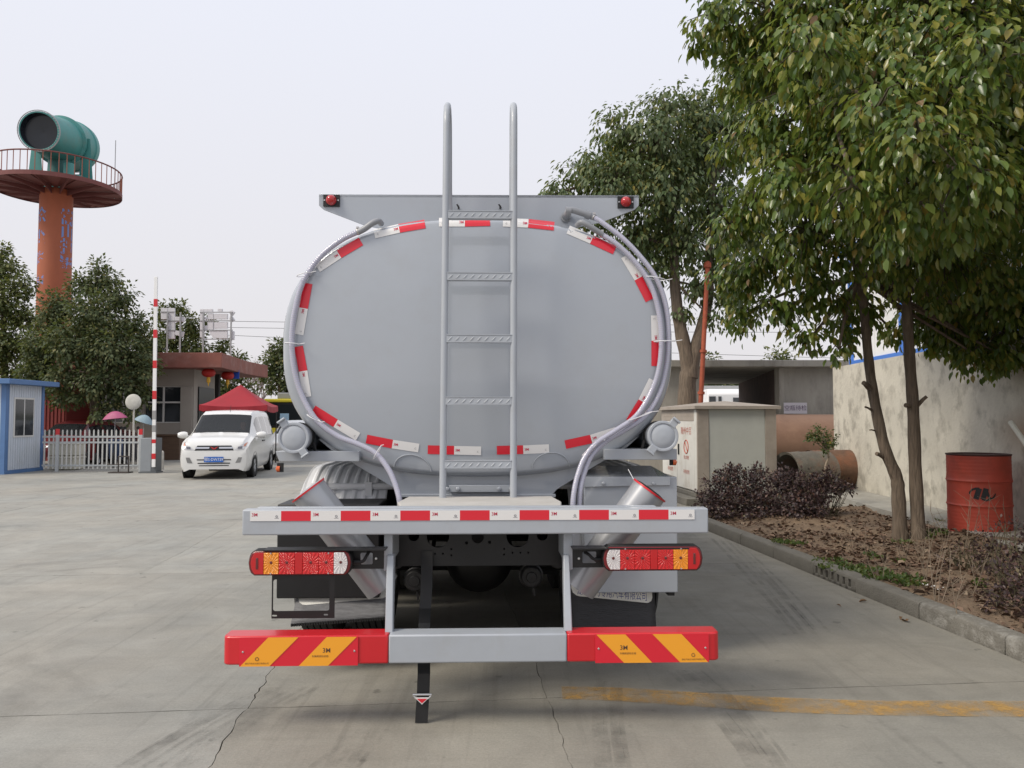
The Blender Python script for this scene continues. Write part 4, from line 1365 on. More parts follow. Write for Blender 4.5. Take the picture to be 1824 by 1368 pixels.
# stains run down the wall and a rust mark sits above the drum: both belong to the render coat
def wall_marks(m):
    nt = m.node_tree
    b = nt.nodes['Principled BSDF']
    src = b.inputs['Base Color'].links[0].from_socket
    tc = nd(nt, 'TexCoord')
    mp = nd(nt, 'Mapping')
    mp.inputs['Scale'].default_value = (1, 1, 0.85)
    n = nd(nt, 'TexNoise')
    n.inputs['Scale'].default_value, n.inputs['Detail'].default_value, n.inputs['Roughness'].default_value = 4.2, 5, 0.6
    r_ = nd(nt, 'MapRange')
    r_.inputs['From Min'].default_value, r_.inputs['From Max'].default_value = 0.50, 0.68
    r_.inputs['To Min'].default_value, r_.inputs['To Max'].default_value = 0, 0.7
    mx = nd(nt, 'MixRGB')
    mx.inputs['Color2'].default_value = (0.27, 0.25, 0.21, 1)
    nt.links.new(tc.outputs['Object'], mp.inputs['Vector'])
    nt.links.new(mp.outputs[0], n.inputs['Vector'])
    nt.links.new(n.outputs['Fac'], r_.inputs['Value'])
    nt.links.new(r_.outputs[0], mx.inputs['Fac'])
    nt.links.new(src, mx.inputs['Color1'])
    # rust patch
    dist = nd(nt, 'VectorMath', operation='DISTANCE')
    mp2 = nd(nt, 'Mapping')
    mp2.inputs['Scale'].default_value = (0.2, 0.62, 1.5)
    nt.links.new(tc.outputs['Object'], mp2.inputs['Vector'])
    nt.links.new(mp2.outputs[0], dist.inputs[0])
    dist.inputs[1].default_value = (6.05 * 0.2, 8.9 * 0.62, 1.33 * 1.5)
    r2 = nd(nt, 'MapRange')
    r2.inputs['From Min'].default_value, r2.inputs['From Max'].default_value = 0.05, 0.55
    r2.inputs['To Min'].default_value, r2.inputs['To Max'].default_value = 0.75, 0
    nt.links.new(dist.outputs['Value'], r2.inputs['Value'])
    n2 = nd(nt, 'TexNoise')
    n2.inputs['Scale'].default_value, n2.inputs['Detail'].default_value = 3, 6
    mm = nd(nt, 'Math', operation='MULTIPLY')
    nt.links.new(r2.outputs[0], mm.inputs[0])
    nt.links.new(n2.outputs['Fac'], mm.inputs[1])
    m3 = nd(nt, 'Math', operation='MULTIPLY')
    m3.inputs[1].default_value = 1.7
    m3.use_clamp = True
    nt.links.new(mm.outputs[0], m3.inputs[0])
    mx2 = nd(nt, 'MixRGB')
    mx2.inputs['Color2'].default_value = (0.26, 0.13, 0.045, 1)
    nt.links.new(m3.outputs[0], mx2.inputs['Fac'])
    nt.links.new(mx.outputs[0], mx2.inputs['Color1'])
    nt.links.new(mx2.outputs[0], b.inputs['Base Color'])
wall_marks(M_wall)
WH = 2.5
q = MB()
n = 24
wd = (WA - WB).normalized()
w0 = WB - wd * 3.2
Lw = (WA - w0).length
wn_ = Vector((wd.y, -wd.x, 0))
vs, fs = [], []
for i in range(n + 1):
    p = w0 + wd * Lw * i / n
    for k, (o_, z) in enumerate(((0, 0), (0, WH), (0.24, WH), (0.24, 0))):
        w_ = random.uniform(-0.004, 0.004)
        vs.append((p.x + wn_.x * o_ + w_, p.y + wn_.y * o_, z + (w_ if z else 0)))
for i in range(n):
    for k in range(3):
        fs.append((i * 4 + k, i * 4 + k + 1, i * 4 + k + 5, i * 4 + k + 4))
fs += [(0, 3, 2, 1), (n * 4, n * 4 + 1, n * 4 + 2, n * 4 + 3)]
q.add(vs, fs)
tag(q.build('rendered_wall', M_wall, smooth=0.5), 'stained beige rendered wall behind the red drum', 'wall')

# panel building behind the wall
M_panel = mat('white_panel', (0.80, 0.81, 0.82), 0.5, var=0.03, vscale=3)
M_blue = mat('blue_frame', (0.03, 0.17, 0.62), 0.4, coat=0.2)
hb = thing('panel_building', 'white panel building with blue steel frame above the rendered wall', 'building', WA + wn_ * 0.32, math.atan2(wd.y, wd.x) - math.pi / 2)
Lb, Hb = 11.0, 4.7
q = MB()
q.box(0.05, 4.0, -Lb, -0.05, 0, Hb)
q.build('body', M_panel, hb)
for k in range(10):
    q = MB()
    y0 = -0.1 - k * 1.09
    q.box(0.012, 0.049, y0 - 1.075, y0, 2.62, Hb - 0.1)
    q.build('panel', M_panel, hb, bevel=0.006)
for k in range(11):
    q = MB()
    yk = -0.02 - k * 1.09 * 2
    if yk < -Lb:
        break
    q.box(-0.012, 0.06, yk - 0.19, yk, 0, Hb)
    q.build('post', M_blue, hb, bevel=0.006)
for z in (2.46, Hb - 0.15):
    q = MB()
    q.box(-0.03, 0.048, -Lb, -0.215, z, z + 0.16)
    q.build('rail', M_blue, hb, bevel=0.006)
q = MB()
q.box(-0.15, 4.2, -Lb - 0.1, 0.1, Hb + 0.001, Hb + 0.12)
q.build('roof', M_blue, hb)

# red drum
DR, DH = 0.335, 0.93
dp = Vector((5.545, 9.18, 0.15))
q = MB()
prof = [(0.001, 0.02), (DR - 0.02, 0.02), (DR - 0.01, 0.0), (DR + 0.004, 0.0), (DR + 0.006, 0.012), (DR - 0.002, 0.022)]
for z in np.linspace(0.05, DH - 0.04, 60):
    z = float(z)
    b_ = 0.0
    for c_ in (0.335, 0.62):
        b_ += 0.013 * math.exp(-((z - c_) / 0.014) ** 2) + 0.005 * math.exp(-((z - c_ - 0.035) / 0.01) ** 2)
    b_ += 0.0015 * math.sin(z * 150) * (1 if z < 0.3 or z > 0.66 else 0)
    prof.append((DR + b_, z))
prof += [(DR - 0.001, DH - 0.02), (DR + 0.008, DH - 0.012), (DR + 0.009, DH), (DR - 0.006, DH + 0.002), (DR - 0.012, DH - 0.014), (0.001, DH - 0.016)]
q.lathe(prof, (0, 0, 0), (0, 0, 1), 48, 0, mis=[0] * (len(prof) - 6) + [1] * 5)
drum = thing('oil_drum', 'red steel drum with a black emblem standing against the wall', 'drum', dp, 0)
M_drum = mat('faded_red_drum', (0.41, 0.058, 0.034), 0.55, var=0.16, vscale=5, dirt=(0.16, 0.05, 0.03), dscale=4, damt=0.5)
q.build('barrel', [M_drum, mat('drum_rim', (0.06, 0.02, 0.018), 0.6)], drum, smooth=0.7)
fa = math.atan2(-dp.y, -dp.x) + 0.10
def wrapd(x, z):
    x, z = x * 1.2, z * 1.2
    a = fa + (x - 0.0) / DR
    r_ = DR + 0.0045
    return (r_ * math.cos(a), r_ * math.sin(a), 0.485 + z)
def stroke(q, pts, w0, w1):
    n = len(pts)
    vs = []
    for i, (x, z) in enumerate(pts):
        a, b = pts[max(i - 1, 0)], pts[min(i + 1, n - 1)]
        d = Vector((b[0] - a[0], b[1] - a[1])).normalized()
        w = (w0 + (w1 - w0) * i / (n - 1)) / 2
        vs += [wrapd(x - d.y * w, z + d.x * w), wrapd(x + d.y * w, z - d.x * w)]
    q.add(vs, [(2 * i, 2 * i + 1, 2 * i + 3, 2 * i + 2) for i in range(n - 1)])
q = MB()
q.M = None
stroke(q, [(-0.055, -0.055), (-0.045, -0.02), (-0.035, 0.015), (-0.025, 0.05)], 0.045, 0.045)
stroke(q, [(0.0, -0.055), (0.012, -0.02), (0.022, 0.015), (0.032, 0.05)], 0.04, 0.045)
stroke(q, [(-0.025, 0.045), (-0.055, 0.046), (-0.085, 0.034), (-0.105, 0.008), (-0.108, -0.012)], 0.026, 0.008)
stroke(q, [(0.03, 0.035), (0.045, -0.01), (0.062, -0.045), (0.085, -0.04), (0.105, -0.012), (0.112, 0.004)], 0.03, 0.008)
stroke(q, [(-0.005, -0.05), (0.03, -0.062), (0.065, -0.05)], 0.022, 0.02)
q.build('emblem', mat('black_emblem', (0.012, 0.012, 0.014), 0.5), drum, recalc=False, smooth=0)

# leaning white pipe
q = MB()
q.tube([P(1800, 752, 8.4), P(1842, 812, 8.0), P(1900, 890, 7.4)], 0.028, 12)
tag(q.build('pipe', mat('white_pvc', (0.66, 0.65, 0.58), 0.4)), 'white plastic pipe leaning beside the red drum at the right edge', 'pipe')

# utility cabinet on its plinth
cb = S(2.66 + (0), 0)
C0 = P(1243, 800, 13.5)
cab = thing('utility_cabinet', 'white and taupe electrical cabinet with hipped roof beside the shrubs', 'cabinet', (C0.x, C0.y, 0), SA)
M_taupe = mat('taupe_cladding', (0.36, 0.315, 0.27), 0.6, var=0.1, vscale=5, dirt=(0.2, 0.16, 0.12), dscale=3, damt=0.35)
M_cabw = mat('off_white_sheet', (0.66, 0.65, 0.61), 0.5, var=0.06, vscale=4, dirt=(0.36, 0.29, 0.2), dscale=2.5, damt=0.5)
M_cabg = mat('pale_green_grey_sheet', (0.47, 0.485, 0.45), 0.55, var=0.06, vscale=4)
CW, CL, CZ0, CZ1 = 1.42, 2.15, 0.20, 1.66
q = MB()
q.box(0.03, CW - 0.03, 0.03, CL - 0.03, CZ0, CZ1)
q.build('body', M_cabw, cab)
for x0, x1, y0, y1 in ((-0.01, 0.20, 0.0, 0.028), (CW - 0.19, CW + 0.01, 0.0, 0.028)):
    q = MB()
    q.box(x0, x1, y0 - 0.012, y1, CZ0, CZ1)
    q.build('corner_post', M_taupe, cab, bevel=0.004)
q = MB()
q.box(0.205, CW - 0.195, 0.0, 0.026, CZ0, CZ1)
q.build('side_panel', M_cabg, cab, bevel=0.004)
q = MB()
q.box(-0.012, 0.028, 0.03, 0.16, CZ0, CZ1)
q.build('corner_post', M_cabw, cab, bevel=0.004)
q = MB()
q.box(-0.008, 0.028, 0.165, CL, CZ1 - 0.21, CZ1)
for k in range(15):
    q.box(-0.014, -0.0075, 0.24 + k * 0.12, 0.30 + k * 0.12, CZ1 - 0.12, CZ1 - 0.105)
q.build('vent_band', M_taupe, cab, bevel=0.003)
M_red2 = mat('faded_red_print', (0.45, 0.10, 0.06), 0.6)
for k in range(2):
    y0, y1 = 0.17 + k * 0.97, 0.17 + k * 0.97 + 0.955
    q = MB()
    q.box(-0.010, 0.027, y0, y1, CZ0 + 0.02, CZ1 - 0.215)
    d = q.build('door', M_cabw, cab, bevel=0.004)
    q = MB()
    yc = (y0 + y1) / 2 - 0.05
    q.text('随州中百', 0.15, lambda x, y: (-0.0125, yc - x, 1.26 + y))
    q.tube([(-0.012, yc + 0.12 * math.cos(t), 0.98 + 0.12 * math.sin(t)) for t in [i * math.pi / 12 for i in range(25)]], 0.011, 5)
    q.tube([(-0.012, yc + 0.07, 1.06), (-0.012, yc - 0.07, 0.9)], 0.009, 5)
    q.text('禁止攀登', 0.075, lambda x, y: (-0.0125, yc - x, 0.78 + y))
    q.text('有电危险', 0.085, lambda x, y: (-0.0125, yc - x, 0.52 + y))
    q.build('door_print', M_red2, d, smooth=0, recalc=False)
    if k == 0:
        q = MB()
        q.box(-0.03, -0.0105, y1 - 0.12, y1 - 0.08, 0.82, 1.02)
        q.build('handle', M_blackm, d)
q = MB()
e = 0.075
a = [(-e, -e, CZ1 + 0.003), (CW + e, -e, CZ1 + 0.003), (CW + e, CL + e, CZ1 + 0.003), (-e, CL + e, CZ1 + 0.003)]
b = [(x, y, z + 0.055) for x, y, z in a]
r1, r2 = (CW / 2, 0.55, CZ1 + 0.155), (CW / 2, CL - 0.55, CZ1 + 0.155)
q.add(a + b + [r1, r2], [(0, 3, 2, 1), (0, 1, 5, 4), (1, 2, 6, 5), (2, 3, 7, 6), (3, 0, 4, 7), (4, 5, 8), (5, 6, 9, 8), (6, 7, 9), (7, 4, 8, 9)])
q.build('roof', M_taupe, cab, smooth=0)
q = MB()
q.box(-0.28, CW + 0.2, -0.2, CL + 0.2, 0, 0.12)
q.box(-0.05, CW + 0.05, -0.05, CL + 0.05, 0.121, CZ0)
tag(q.build('cabinet_plinth', M_kerb, bevel=0.01), 'low concrete plinth under the electrical cabinet', 'plinth')
bpy.data.objects['cabinet_plinth'].location = (C0.x, C0.y, 0)
bpy.data.objects['cabinet_plinth'].rotation_euler = (0, 0, SA)

# concrete shed with open bay
SHY = 19.2
shed = thing('concrete_shed', 'flat roofed concrete shed with an open bay behind the cabinet', 'shed', (0, SHY, 0))
sx = lambda px, dy=0: (px - 912) / FPX * (SHY + dy)
RZ0, RZ1 = P(1300, 655, SHY).z, P(1300, 643, SHY).z
q = MB()
q.box(sx(1090), sx(1500) + 3.0, -0.35, 9.2, RZ0, RZ1)
q.build('roof_slab', M_shed, shed, bevel=0.02)
q = MB()
q.box(sx(1397), sx(1397) + 5.0, 0, 0.25, 0, RZ0 - 0.001)
q.build('front_wall', M_shed, shed)
q = MB()
q.box(sx(1387), sx(1396), -0.06, 0.3, 0, RZ0 - 0.001)
q.build('pier', M_shed, shed, bevel=0.01)
q = MB()
q.box(sx(1120), sx(1249), 0, 0.25, 0, RZ0 - 0.001)
q.build('front_wall', M_shed, shed)
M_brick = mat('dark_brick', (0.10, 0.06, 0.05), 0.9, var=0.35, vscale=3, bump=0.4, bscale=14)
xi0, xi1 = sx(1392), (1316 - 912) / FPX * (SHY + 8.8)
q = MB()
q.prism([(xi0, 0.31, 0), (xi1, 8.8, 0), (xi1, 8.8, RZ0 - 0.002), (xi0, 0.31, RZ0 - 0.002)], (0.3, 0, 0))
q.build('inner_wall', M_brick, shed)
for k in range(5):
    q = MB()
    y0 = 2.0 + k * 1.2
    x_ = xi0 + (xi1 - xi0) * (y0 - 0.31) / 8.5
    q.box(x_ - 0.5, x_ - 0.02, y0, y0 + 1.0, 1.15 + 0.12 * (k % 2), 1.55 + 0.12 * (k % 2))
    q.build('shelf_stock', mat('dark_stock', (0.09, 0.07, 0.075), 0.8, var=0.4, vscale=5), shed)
q = MB()
q.box(sx(1110), sx(1110) + 0.25, 0.26, 9.0, 0, RZ0 - 0.002)
q.build('side_wall', M_shed, shed)
# sign
ps = P(1417, 727, 18.95)
sg = thing('wall_sign', 'small white sign with dark Chinese characters on the shed wall', 'sign', ps)
q = MB()
q.box(-0.285, 0.285, 0, 0.015, -0.135, 0.135)
q.build('board', mat('sign_white', (0.66, 0.62, 0.66), 0.4), sg)
q = MB()
q.text('空瓶待检', 0.14, lambda x, y: (x, -0.003, y - 0.004))
q.build('lettering', mat('sign_ink', (0.09, 0.05, 0.11), 0.6), sg, smooth=0, recalc=False)
# brown horizontal tank
pt = P(1385, 774, 17.6)
q = MB()
rt = (P(1400, 738, 17.0).z - 0.28) / 2
L0, L1 = P(1330, 774, 17.6).x, P(1530, 774, 17.6).x
q.lathe([(0.001, -0.12), (rt * 0.6, -0.10), (rt * 0.9, -0.04), (rt, 0.02), (rt, L1 - L0), (rt * 0.7, L1 - L0 + 0.1), (0.001, L1 - L0 + 0.12)], (0, 0, 0), (1, 0, 0), 48)
bt_ = thing('storage_tank', 'big brown cylindrical tank lying below the white sign', 'tank', (L0, 17.6, 0.28 + rt))
q.build('shell', mat('brown_tank_paint', (0.24, 0.14, 0.09), 0.6, var=0.12, vscale=1.5, dirt=(0.13, 0.06, 0.035), dscale=1.2, damt=0.6), bt_, smooth=0.8)
for f_ in (0.2, 0.8):
    q = MB()
    x = (L1 - L0) * f_
    q.box(x - 0.08, x + 0.08, -0.4, 0.4, -rt - 0.28, -rt + 0.12)
    q.build('cradle', M_shed, bt_)
# rusty drum on its side, one dented and open
M_rust = mat('rusty_drum', (0.15, 0.085, 0.055), 0.85, var=0.35, vscale=4, bump=0.4, bscale=30, dirt=(0.26, 0.09, 0.04), dscale=2.2, damt=0.9)
M_rustg = mat('grey_green_rusty_drum', (0.13, 0.12, 0.10), 0.8, var=0.3, vscale=5, bump=0.4, bscale=30, dirt=(0.2, 0.09, 0.05), dscale=3, damt=0.7)
for nm, mt, px, py, Y, ry, lab in (('rusty_drum', M_rustg, 1424, 838, 13.6, 0.35, 'grey rusted steel drum lying on its side behind the shrubs'), ('rusty_drum', M_rust, 1468, 840, 14.3, 0.2, 'orange rusted steel drum lying beside the rendered wall')):
    c_ = P(px, py, Y)
    t = thing(nm, lab, 'drum', c_, ry)
    q = MB()
    pr = [(0.26, 0.03), (0.30, 0.0)] + [(0.30 + (0.008 if i in (4, 8) else 0) + random.uniform(-0.003, 0.003), 0.07 * i) for i in range(1, 13)] + [(0.305, 0.88), (0.27, 0.86), (0.001, 0.86)]
    pr = [(a_ * 1.17, b_) for a_, b_ in pr]
    q.lathe([(0.335, 0.8), (0.33, 0.03)] + pr, (-0.3, 0, 0), (1, 0, 0), 32)
    q.build('shell', mt, t, smooth=0.6)
    t.location.z = 0.56
# rusty red pole
q = MB()
p0, p1 = P(1246, 760, 16.6), P(1260, 478, 16.6)
p0 = p0 + (p0 - p1) * (p0.z / (p1.z - p0.z))
q.tube([p0, p0.lerp(p1, 0.3), p0.lerp(p1, 0.6), p1], [0.055, 0.052, 0.05, 0.048], 12)
for f_ in (0.43, 0.62):
    q.lathe([(0.05, -0.03), (0.075, -0.03), (0.075, 0.03), (0.05, 0.03)], p0.lerp(p1, f_), p1 - p0, 12)
q.lathe([(0.05, 0), (0.085, 0.02), (0.075, 0.12), (0.03, 0.16), (0.001, 0.16)], p1, p1 - p0, 10)
tag(q.build('vent_pole', mat('rusty_red_paint', (0.34, 0.075, 0.035), 0.7, var=0.3, vscale=6), smooth=0.7), 'rusty red pole standing behind the cabinet', 'pole')
# white lorry cab far behind the shed bay
lc = thing('lorry', 'white lorry seen through the open bay of the shed', 'lorry', (P(1285, 700, 34).x, 34, 0))
hw = 0.85
q = MB()
zt = P(1300, 693, 34).z
q.prism([(-hw, -0.9, 0.6), (-hw, -0.9, zt - 0.22), (-hw + 0.1, -0.6, zt - 0.02), (-hw + 0.2, 0.2, zt), (-hw + 0.2, 2.0, zt), (-hw, 2.1, zt - 0.3), (-hw, 2.1, 0.6)], (2 * hw + 0.8, 0, 0))
q.build('cab', M_white, lc, bevel=0.06)
for a_, b_, z0, z1 in ((-0.78, -0.5, 1.9, zt - 0.35), (-0.38, -0.25, 1.9, zt - 0.35), (0.25, 0.75, 1.9, zt - 0.4)):
    q = MB()
    q.box(a_, b_, -0.93, -0.905, z0, z1)
    q.build('window', mat('dark_glass', (0.03, 0.035, 0.04), 0.08, coat=0.5), lc)
q = MB()
q.box(-hw - 0.3, hw + 1.2, -1.4, -1.3, 1.9, 1.97)
q.build('guard_rail', M_black, lc)
for x in (-0.7, 0.7):
    q = MB()
    lathe_wheel(q, (x, 0.2, 0.5), 0.28, 0.5)
    q.build('wheel', [M_rub, M_rim], lc)
q = MB()
q.box(P(1230, 700, 44).x, P(1420, 700, 44).x, 44, 44.2, 0, P(1300, 687, 44).z)
tag(q.build('yard_wall', mat('grey_wall', (0.42, 0.43, 0.44), 0.8, var=0.06)), 'plain grey wall far behind the open bay', 'wall')

# ================================================================== left side of the yard
M_glass = mat('dark_window_glass', (0.02, 0.024, 0.028), 0.06, coat=0.4)
M_alu = mat('white_window_frame', (0.62, 0.62, 0.6), 0.5)
# ---- panel booth
BX1, BY0, BY1 = -13.55, 20.6, 22.3
booth = thing('guard_booth', 'pale blue panel guard booth with blue roof at the left edge', 'booth', (BX1, BY0, 0))
M_bpan = mat('pale_blue_panel', (0.52, 0.57, 0.64), 0.5, var=0.05, vscale=2, dirt=(0.42, 0.42, 0.4), dscale=1.2, damt=0.35)
M_bblue = mat('booth_blue', (0.085, 0.175, 0.36), 0.5, var=0.1, vscale=3)
BH = P(40, 686, 21.2).z
q = MB()
q.box(-3.2, -0.03, 0.03, BY1 - BY0 - 0.03, 0.08, BH)
q.build('core', M_bpan, booth)
q = MB()
npan = 14
for i in range(npan):
    y0 = 0.16 + (BY1 - BY0 - 0.3) * i / npan
    q = MB()
    w = (BY1 - BY0 - 0.3) / npan
    q.box(-0.029, -0.008, y0, y0 + w - 0.012, 0.1, BH)
    q.build('wall_panel', M_bpan, booth, bevel=0.003)
for i in range(22):
    q = MB()
    q.box(-3.1 + i * 0.135, -3.1 + i * 0.135 + 0.125, 0.004, 0.028, 0.1, BH)
    q.build('wall_panel', M_bpan, booth, bevel=0.003)
for y0 in (0.0, BY1 - BY0 - 0.1):
    q = MB()
    q.box(-0.14, 0.0, y0 - 0.003, y0 + 0.14 if y0 == 0 else y0 + 0.1, 0.05, BH)
    q.build('corner_post', M_bblue, booth, bevel=0.005)
q = MB()
q.box(-3.2, 0.01, -0.01, BY1 - BY0 + 0.01, 0.0, 0.09)
q.build('base_rail', M_bblue, booth)
q = MB()
q.box(-3.4, 0.25, -0.25, BY1 - BY0 + 0.3, BH + 0.001, BH + 0.14)
q.build('roof', M_bblue, booth, bevel=0.015)
wz0, wz1 = P(40, 779, 21.2).z, P(40, 708, 21.2).z
q = MB()
q.box(-0.006, 0.012, 0.33, 1.22, wz0, wz1, 0)
win = q.build('window', M_alu, booth, bevel=0.004)
for a_, b_ in ((0.38, 0.75), (0.80, 1.17)):
    q = MB()
    q.box(0.0125, 0.017, a_, b_, wz0 + 0.05, wz1 - 0.05)
    q.build('pane', M_glass, win)

# ---- picket fence / sliding gate
FY = 21.7
fx0, fx1 = P(76, 800, FY).x, P(251, 800, FY).x
fence = thing('picket_fence', 'white steel picket fence between booth and barrier', 'fence', (0, FY, 0))
M_pick = mat('white_fence_steel', (0.52, 0.52, 0.50), 0.5, var=0.08, vscale=6)
M_post = mat('grey_fence_steel', (0.40, 0.42, 0.43), 0.5, var=0.08, vscale=6)
zt_, zb_ = P(150, 766, FY).z, 0.08
npk = 22
pk = None
for i in range(npk):
    x = fx0 + (fx1 - fx0) * (i + 0.4) / npk
    if pk is None:
        q = MB()
        q.box(-0.017, 0.017, -0.012, 0.012, zb_, zt_ - 0.02)
        q.lathe([(0.019, zt_ - 0.021), (0.016, zt_), (0.001, zt_ + 0.012)], (0, 0, 0), (0, 0, 1), 8)
        pk = q.build('picket', M_pick, fence, bevel=0.0)
        pk.location = (x, 0, 0)
    else:
        link_copy(pk, fence, (x, 0, 0))
for z in (P(150, 778, FY).z, P(150, 788, FY).z, P(150, 829, FY).z):
    q = MB()
    q.box(fx0, fx1, -0.028, -0.013, z - 0.025, z + 0.025)
    q.build('rail', M_post, fence)
for px_ in (104, 252):
    q = MB()
    x = P(px_, 800, FY).x
    q.box(x - 0.045, x + 0.045, -0.075, -0.03, 0.0, zt_ + 0.03)
    po = q.build('post', M_post, fence, bevel=0.004)
    q = MB()
    q.box(x - 0.047, x + 0.047, -0.077, -0.0295, zt_ - 0.13, zt_ + 0.031)
    q.build('red_band', M_red, po)
# black stand
q = MB()
c_ = G(237, 840)
for x in (-0.14, 0.14):
    q.tube([(x, 0, 0.03), (x, 0, 0.45)], 0.018, 6)
q.tube([(-0.15, 0, 0.45), (0.15, 0, 0.45)], 0.018, 6)
q.box(-0.35, 0.2, -0.15, 0.15, 0.0, 0.03)
q.tube([(-0.45, 0, 0.22), (0.2, 0, 0.24)], 0.012, 6)
o = q.build('metal_stand', mat('dark_brown_steel', (0.05, 0.04, 0.035), 0.7), smooth=0.6)
o.location = (c_.x, FY - 0.5, 0)
tag(o, 'small dark metal stand in front of the fence', 'stand')
# ---- barrier
bc = P(268, 810, 21.3)
bar = thing('barrier_gate', 'grey barrier box with raised white arm banded in red', 'barrier', (bc.x, 21.3, 0))
bh = P(268, 780, 21.3).z
q = MB()
q.box(-0.2, 0.1, -0.17, 0.17, 0.04, bh)
q.build('cabinet', mat('barrier_grey', (0.24, 0.26, 0.28), 0.45, var=0.06), bar, bevel=0.012)
q = MB()
q.box(0.101, 0.24, -0.17, 0.17, 0.04, bh)
q.box(-0.23, 0.27, -0.2, 0.2, 0, 0.04)
q.build('cabinet_door', mat('barrier_dark_grey', (0.10, 0.11, 0.12), 0.5), bar, bevel=0.008)
a0, a1 = P(273.5, 838, 21.1), P(278, 493, 21.1)
off = Vector((bc.x, 21.3, 0))
def arm_piece(ya, yb, m, nm, par, gx=0.0):
    f0, f1 = (838 - ya) / 345, (838 - yb) / 345
    A, B = a0.lerp(a1, f0) - off, a0.lerp(a1, f1) - off
    q = MB()
    w = 0.046 + gx
    q.prism([A + Vector((-w, -0.0225 - gx, 0)), A + Vector((w, -0.0225 - gx, 0)), A + Vector((w, 0.0225 + gx, 0)), A + Vector((-w, 0.0225 + gx, 0))], B - A)
    return q.build(nm, m, par, bevel=0.004)
arm = arm_piece(832, 493, M_white, 'arm', bar)
for ya, yb in ((547, 533), (603, 588), (657, 643), (712, 697), (790, 783), (818, 808)):
    arm_piece(ya, yb, M_red, 'red_band', arm, 0.003)
for ya, yb in ((748, 732), (770, 758)):
    arm_piece(ya, yb, mat('grey_band', (0.28, 0.28, 0.28), 0.5), 'grey_band', arm, 0.003)
# bollard
q = MB()
c_ = G(289, 838)
q.lathe([(0.07, 0), (0.045, 0.03), (0.04, 0.5), (0.03, 0.55), (0.001, 0.57)], (c_.x, c_.y, 0), (0, 0, 1), 12)
tag(q.build('bollard', mat('dirty_white', (0.5, 0.48, 0.44), 0.7, var=0.2, vscale=8)), 'short dirty white post right of the barrier box', 'bollard')
# round board on pole (seen from the back)
c_ = P(238, 716, 23.0)
mr = thing('round_sign', 'round pale disc on a thin white pole behind the fence', 'sign', (c_.x, 23.0, 0))
q = MB()
q.lathe([(0.0005, -0.035), (0.12, -0.032), (0.22, -0.012), (0.235, 0.0), (0.235, 0.02), (0.0005, 0.02)], (0, -0.03, c_.z), (0, 1, 0), 28)
q.build('disc', mat('weathered_disc', (0.52, 0.51, 0.47), 0.6, var=0.15, vscale=6, dirt=(0.3, 0.29, 0.26), dscale=5, damt=0.5), mr)
q = MB()
q.tube([(0.0, 0.03, 0.0), (0.0, 0.03, c_.z + 0.02)], 0.028, 8)
q.build('pole', mat('dirty_white', (0.5, 0.48, 0.44)), mr)

# ---- gatehouse
GY = 28.6
gh = thing('gatehouse', 'grey gatehouse with wide red brown roof fascia behind the barrier', 'building', (0, GY, 0))
gx = lambda px, dy=0: (px - 912) / FPX * (GY + dy)
gz = lambda py, dy=0: P(300, py, GY + dy).z
M_gwall = mat('grey_gatehouse_wall', (0.34, 0.31, 0.275), 0.8, var=0.06, vscale=2)
M_fasc = mat('red_brown_fascia', (0.23, 0.085, 0.065), 0.8, var=0.18, vscale=2.5, dirt=(0.4, 0.3, 0.27), dscale=1.5, damt=0.35)
rz0, rz1 = gz(655, -0.9), gz(628, -0.9)
q = MB()
q.prism([(gx(112), -0.9, rz0), (gx(394, -0.9), -0.9, rz0), (gx(438, 3.2), 3.2, rz0), (gx(438, 3.2), 6, rz0), (gx(112), 6, rz0)], (0, 0, rz1 - rz0))
q.build('roof', M_fasc, gh, bevel=0.02)
xw0, xw1 = gx(118), gx(345)
wb, wt = gz(753), gz(688)
def gbox(nm, m, x0, x1, y0, y1, z0, z1, par=None, bev=0.0):
    q = MB()
    q.box(x0, x1, y0, y1, z0, z1)
    return q.build(nm, m, par or gh, bevel=bev)
gbox('wall', M_gwall, xw0, xw1, 0.0, 0.25, 0, wb)
gbox('wall', M_gwall, xw0, xw1, 0.0, 0.25, wt, rz0 - 0.001)
gbox('wall', M_gwall, gx(323), xw1, 0.0, 0.25, wb, wt)
gbox('wall', M_gwall, gx(251), gx(257), 0.0, 0.25, wb, wt)
gbox('wall', M_gwall, xw0, gx(122), 0.0, 0.25, wb, wt)
gbox('column', M_gwall, gx(323) - 0.02, gx(343), -0.05, 0.0, 0, wt - 0.01, bev=0.01)
q = MB()
q.prism([(xw1 - 0.25, 0.251, 0), (xw1, 0.251, 0), (gx(382, 2.6), 2.6, 0), (gx(382, 2.6) - 0.25, 2.6, 0)], (0, 0, rz0 - 0.001))
q.build('wall', M_gwall, gh)
q = MB()
q.prism([(xw1 + 0.005, 0.40, 0.25), (xw1 + 0.005 + (gx(382, 2.6) - xw1) * 0.9, 2.4, 0.25), (xw1 + 0.005 + (gx(382, 2.6) - xw1) * 0.9, 2.4, wt), (xw1 + 0.005, 0.40, wt)], (0.03, 0, 0))
q.build('glass_door', mat('dark_door_glass', (0.015, 0.018, 0.02), 0.35, spec=0.15), gh)
gbox('back_wall', mat('dark_room', (0.05, 0.048, 0.045), 0.9), xw0, xw1 - 0.3, 3.2, 3.4, 0, rz0 - 0.002)
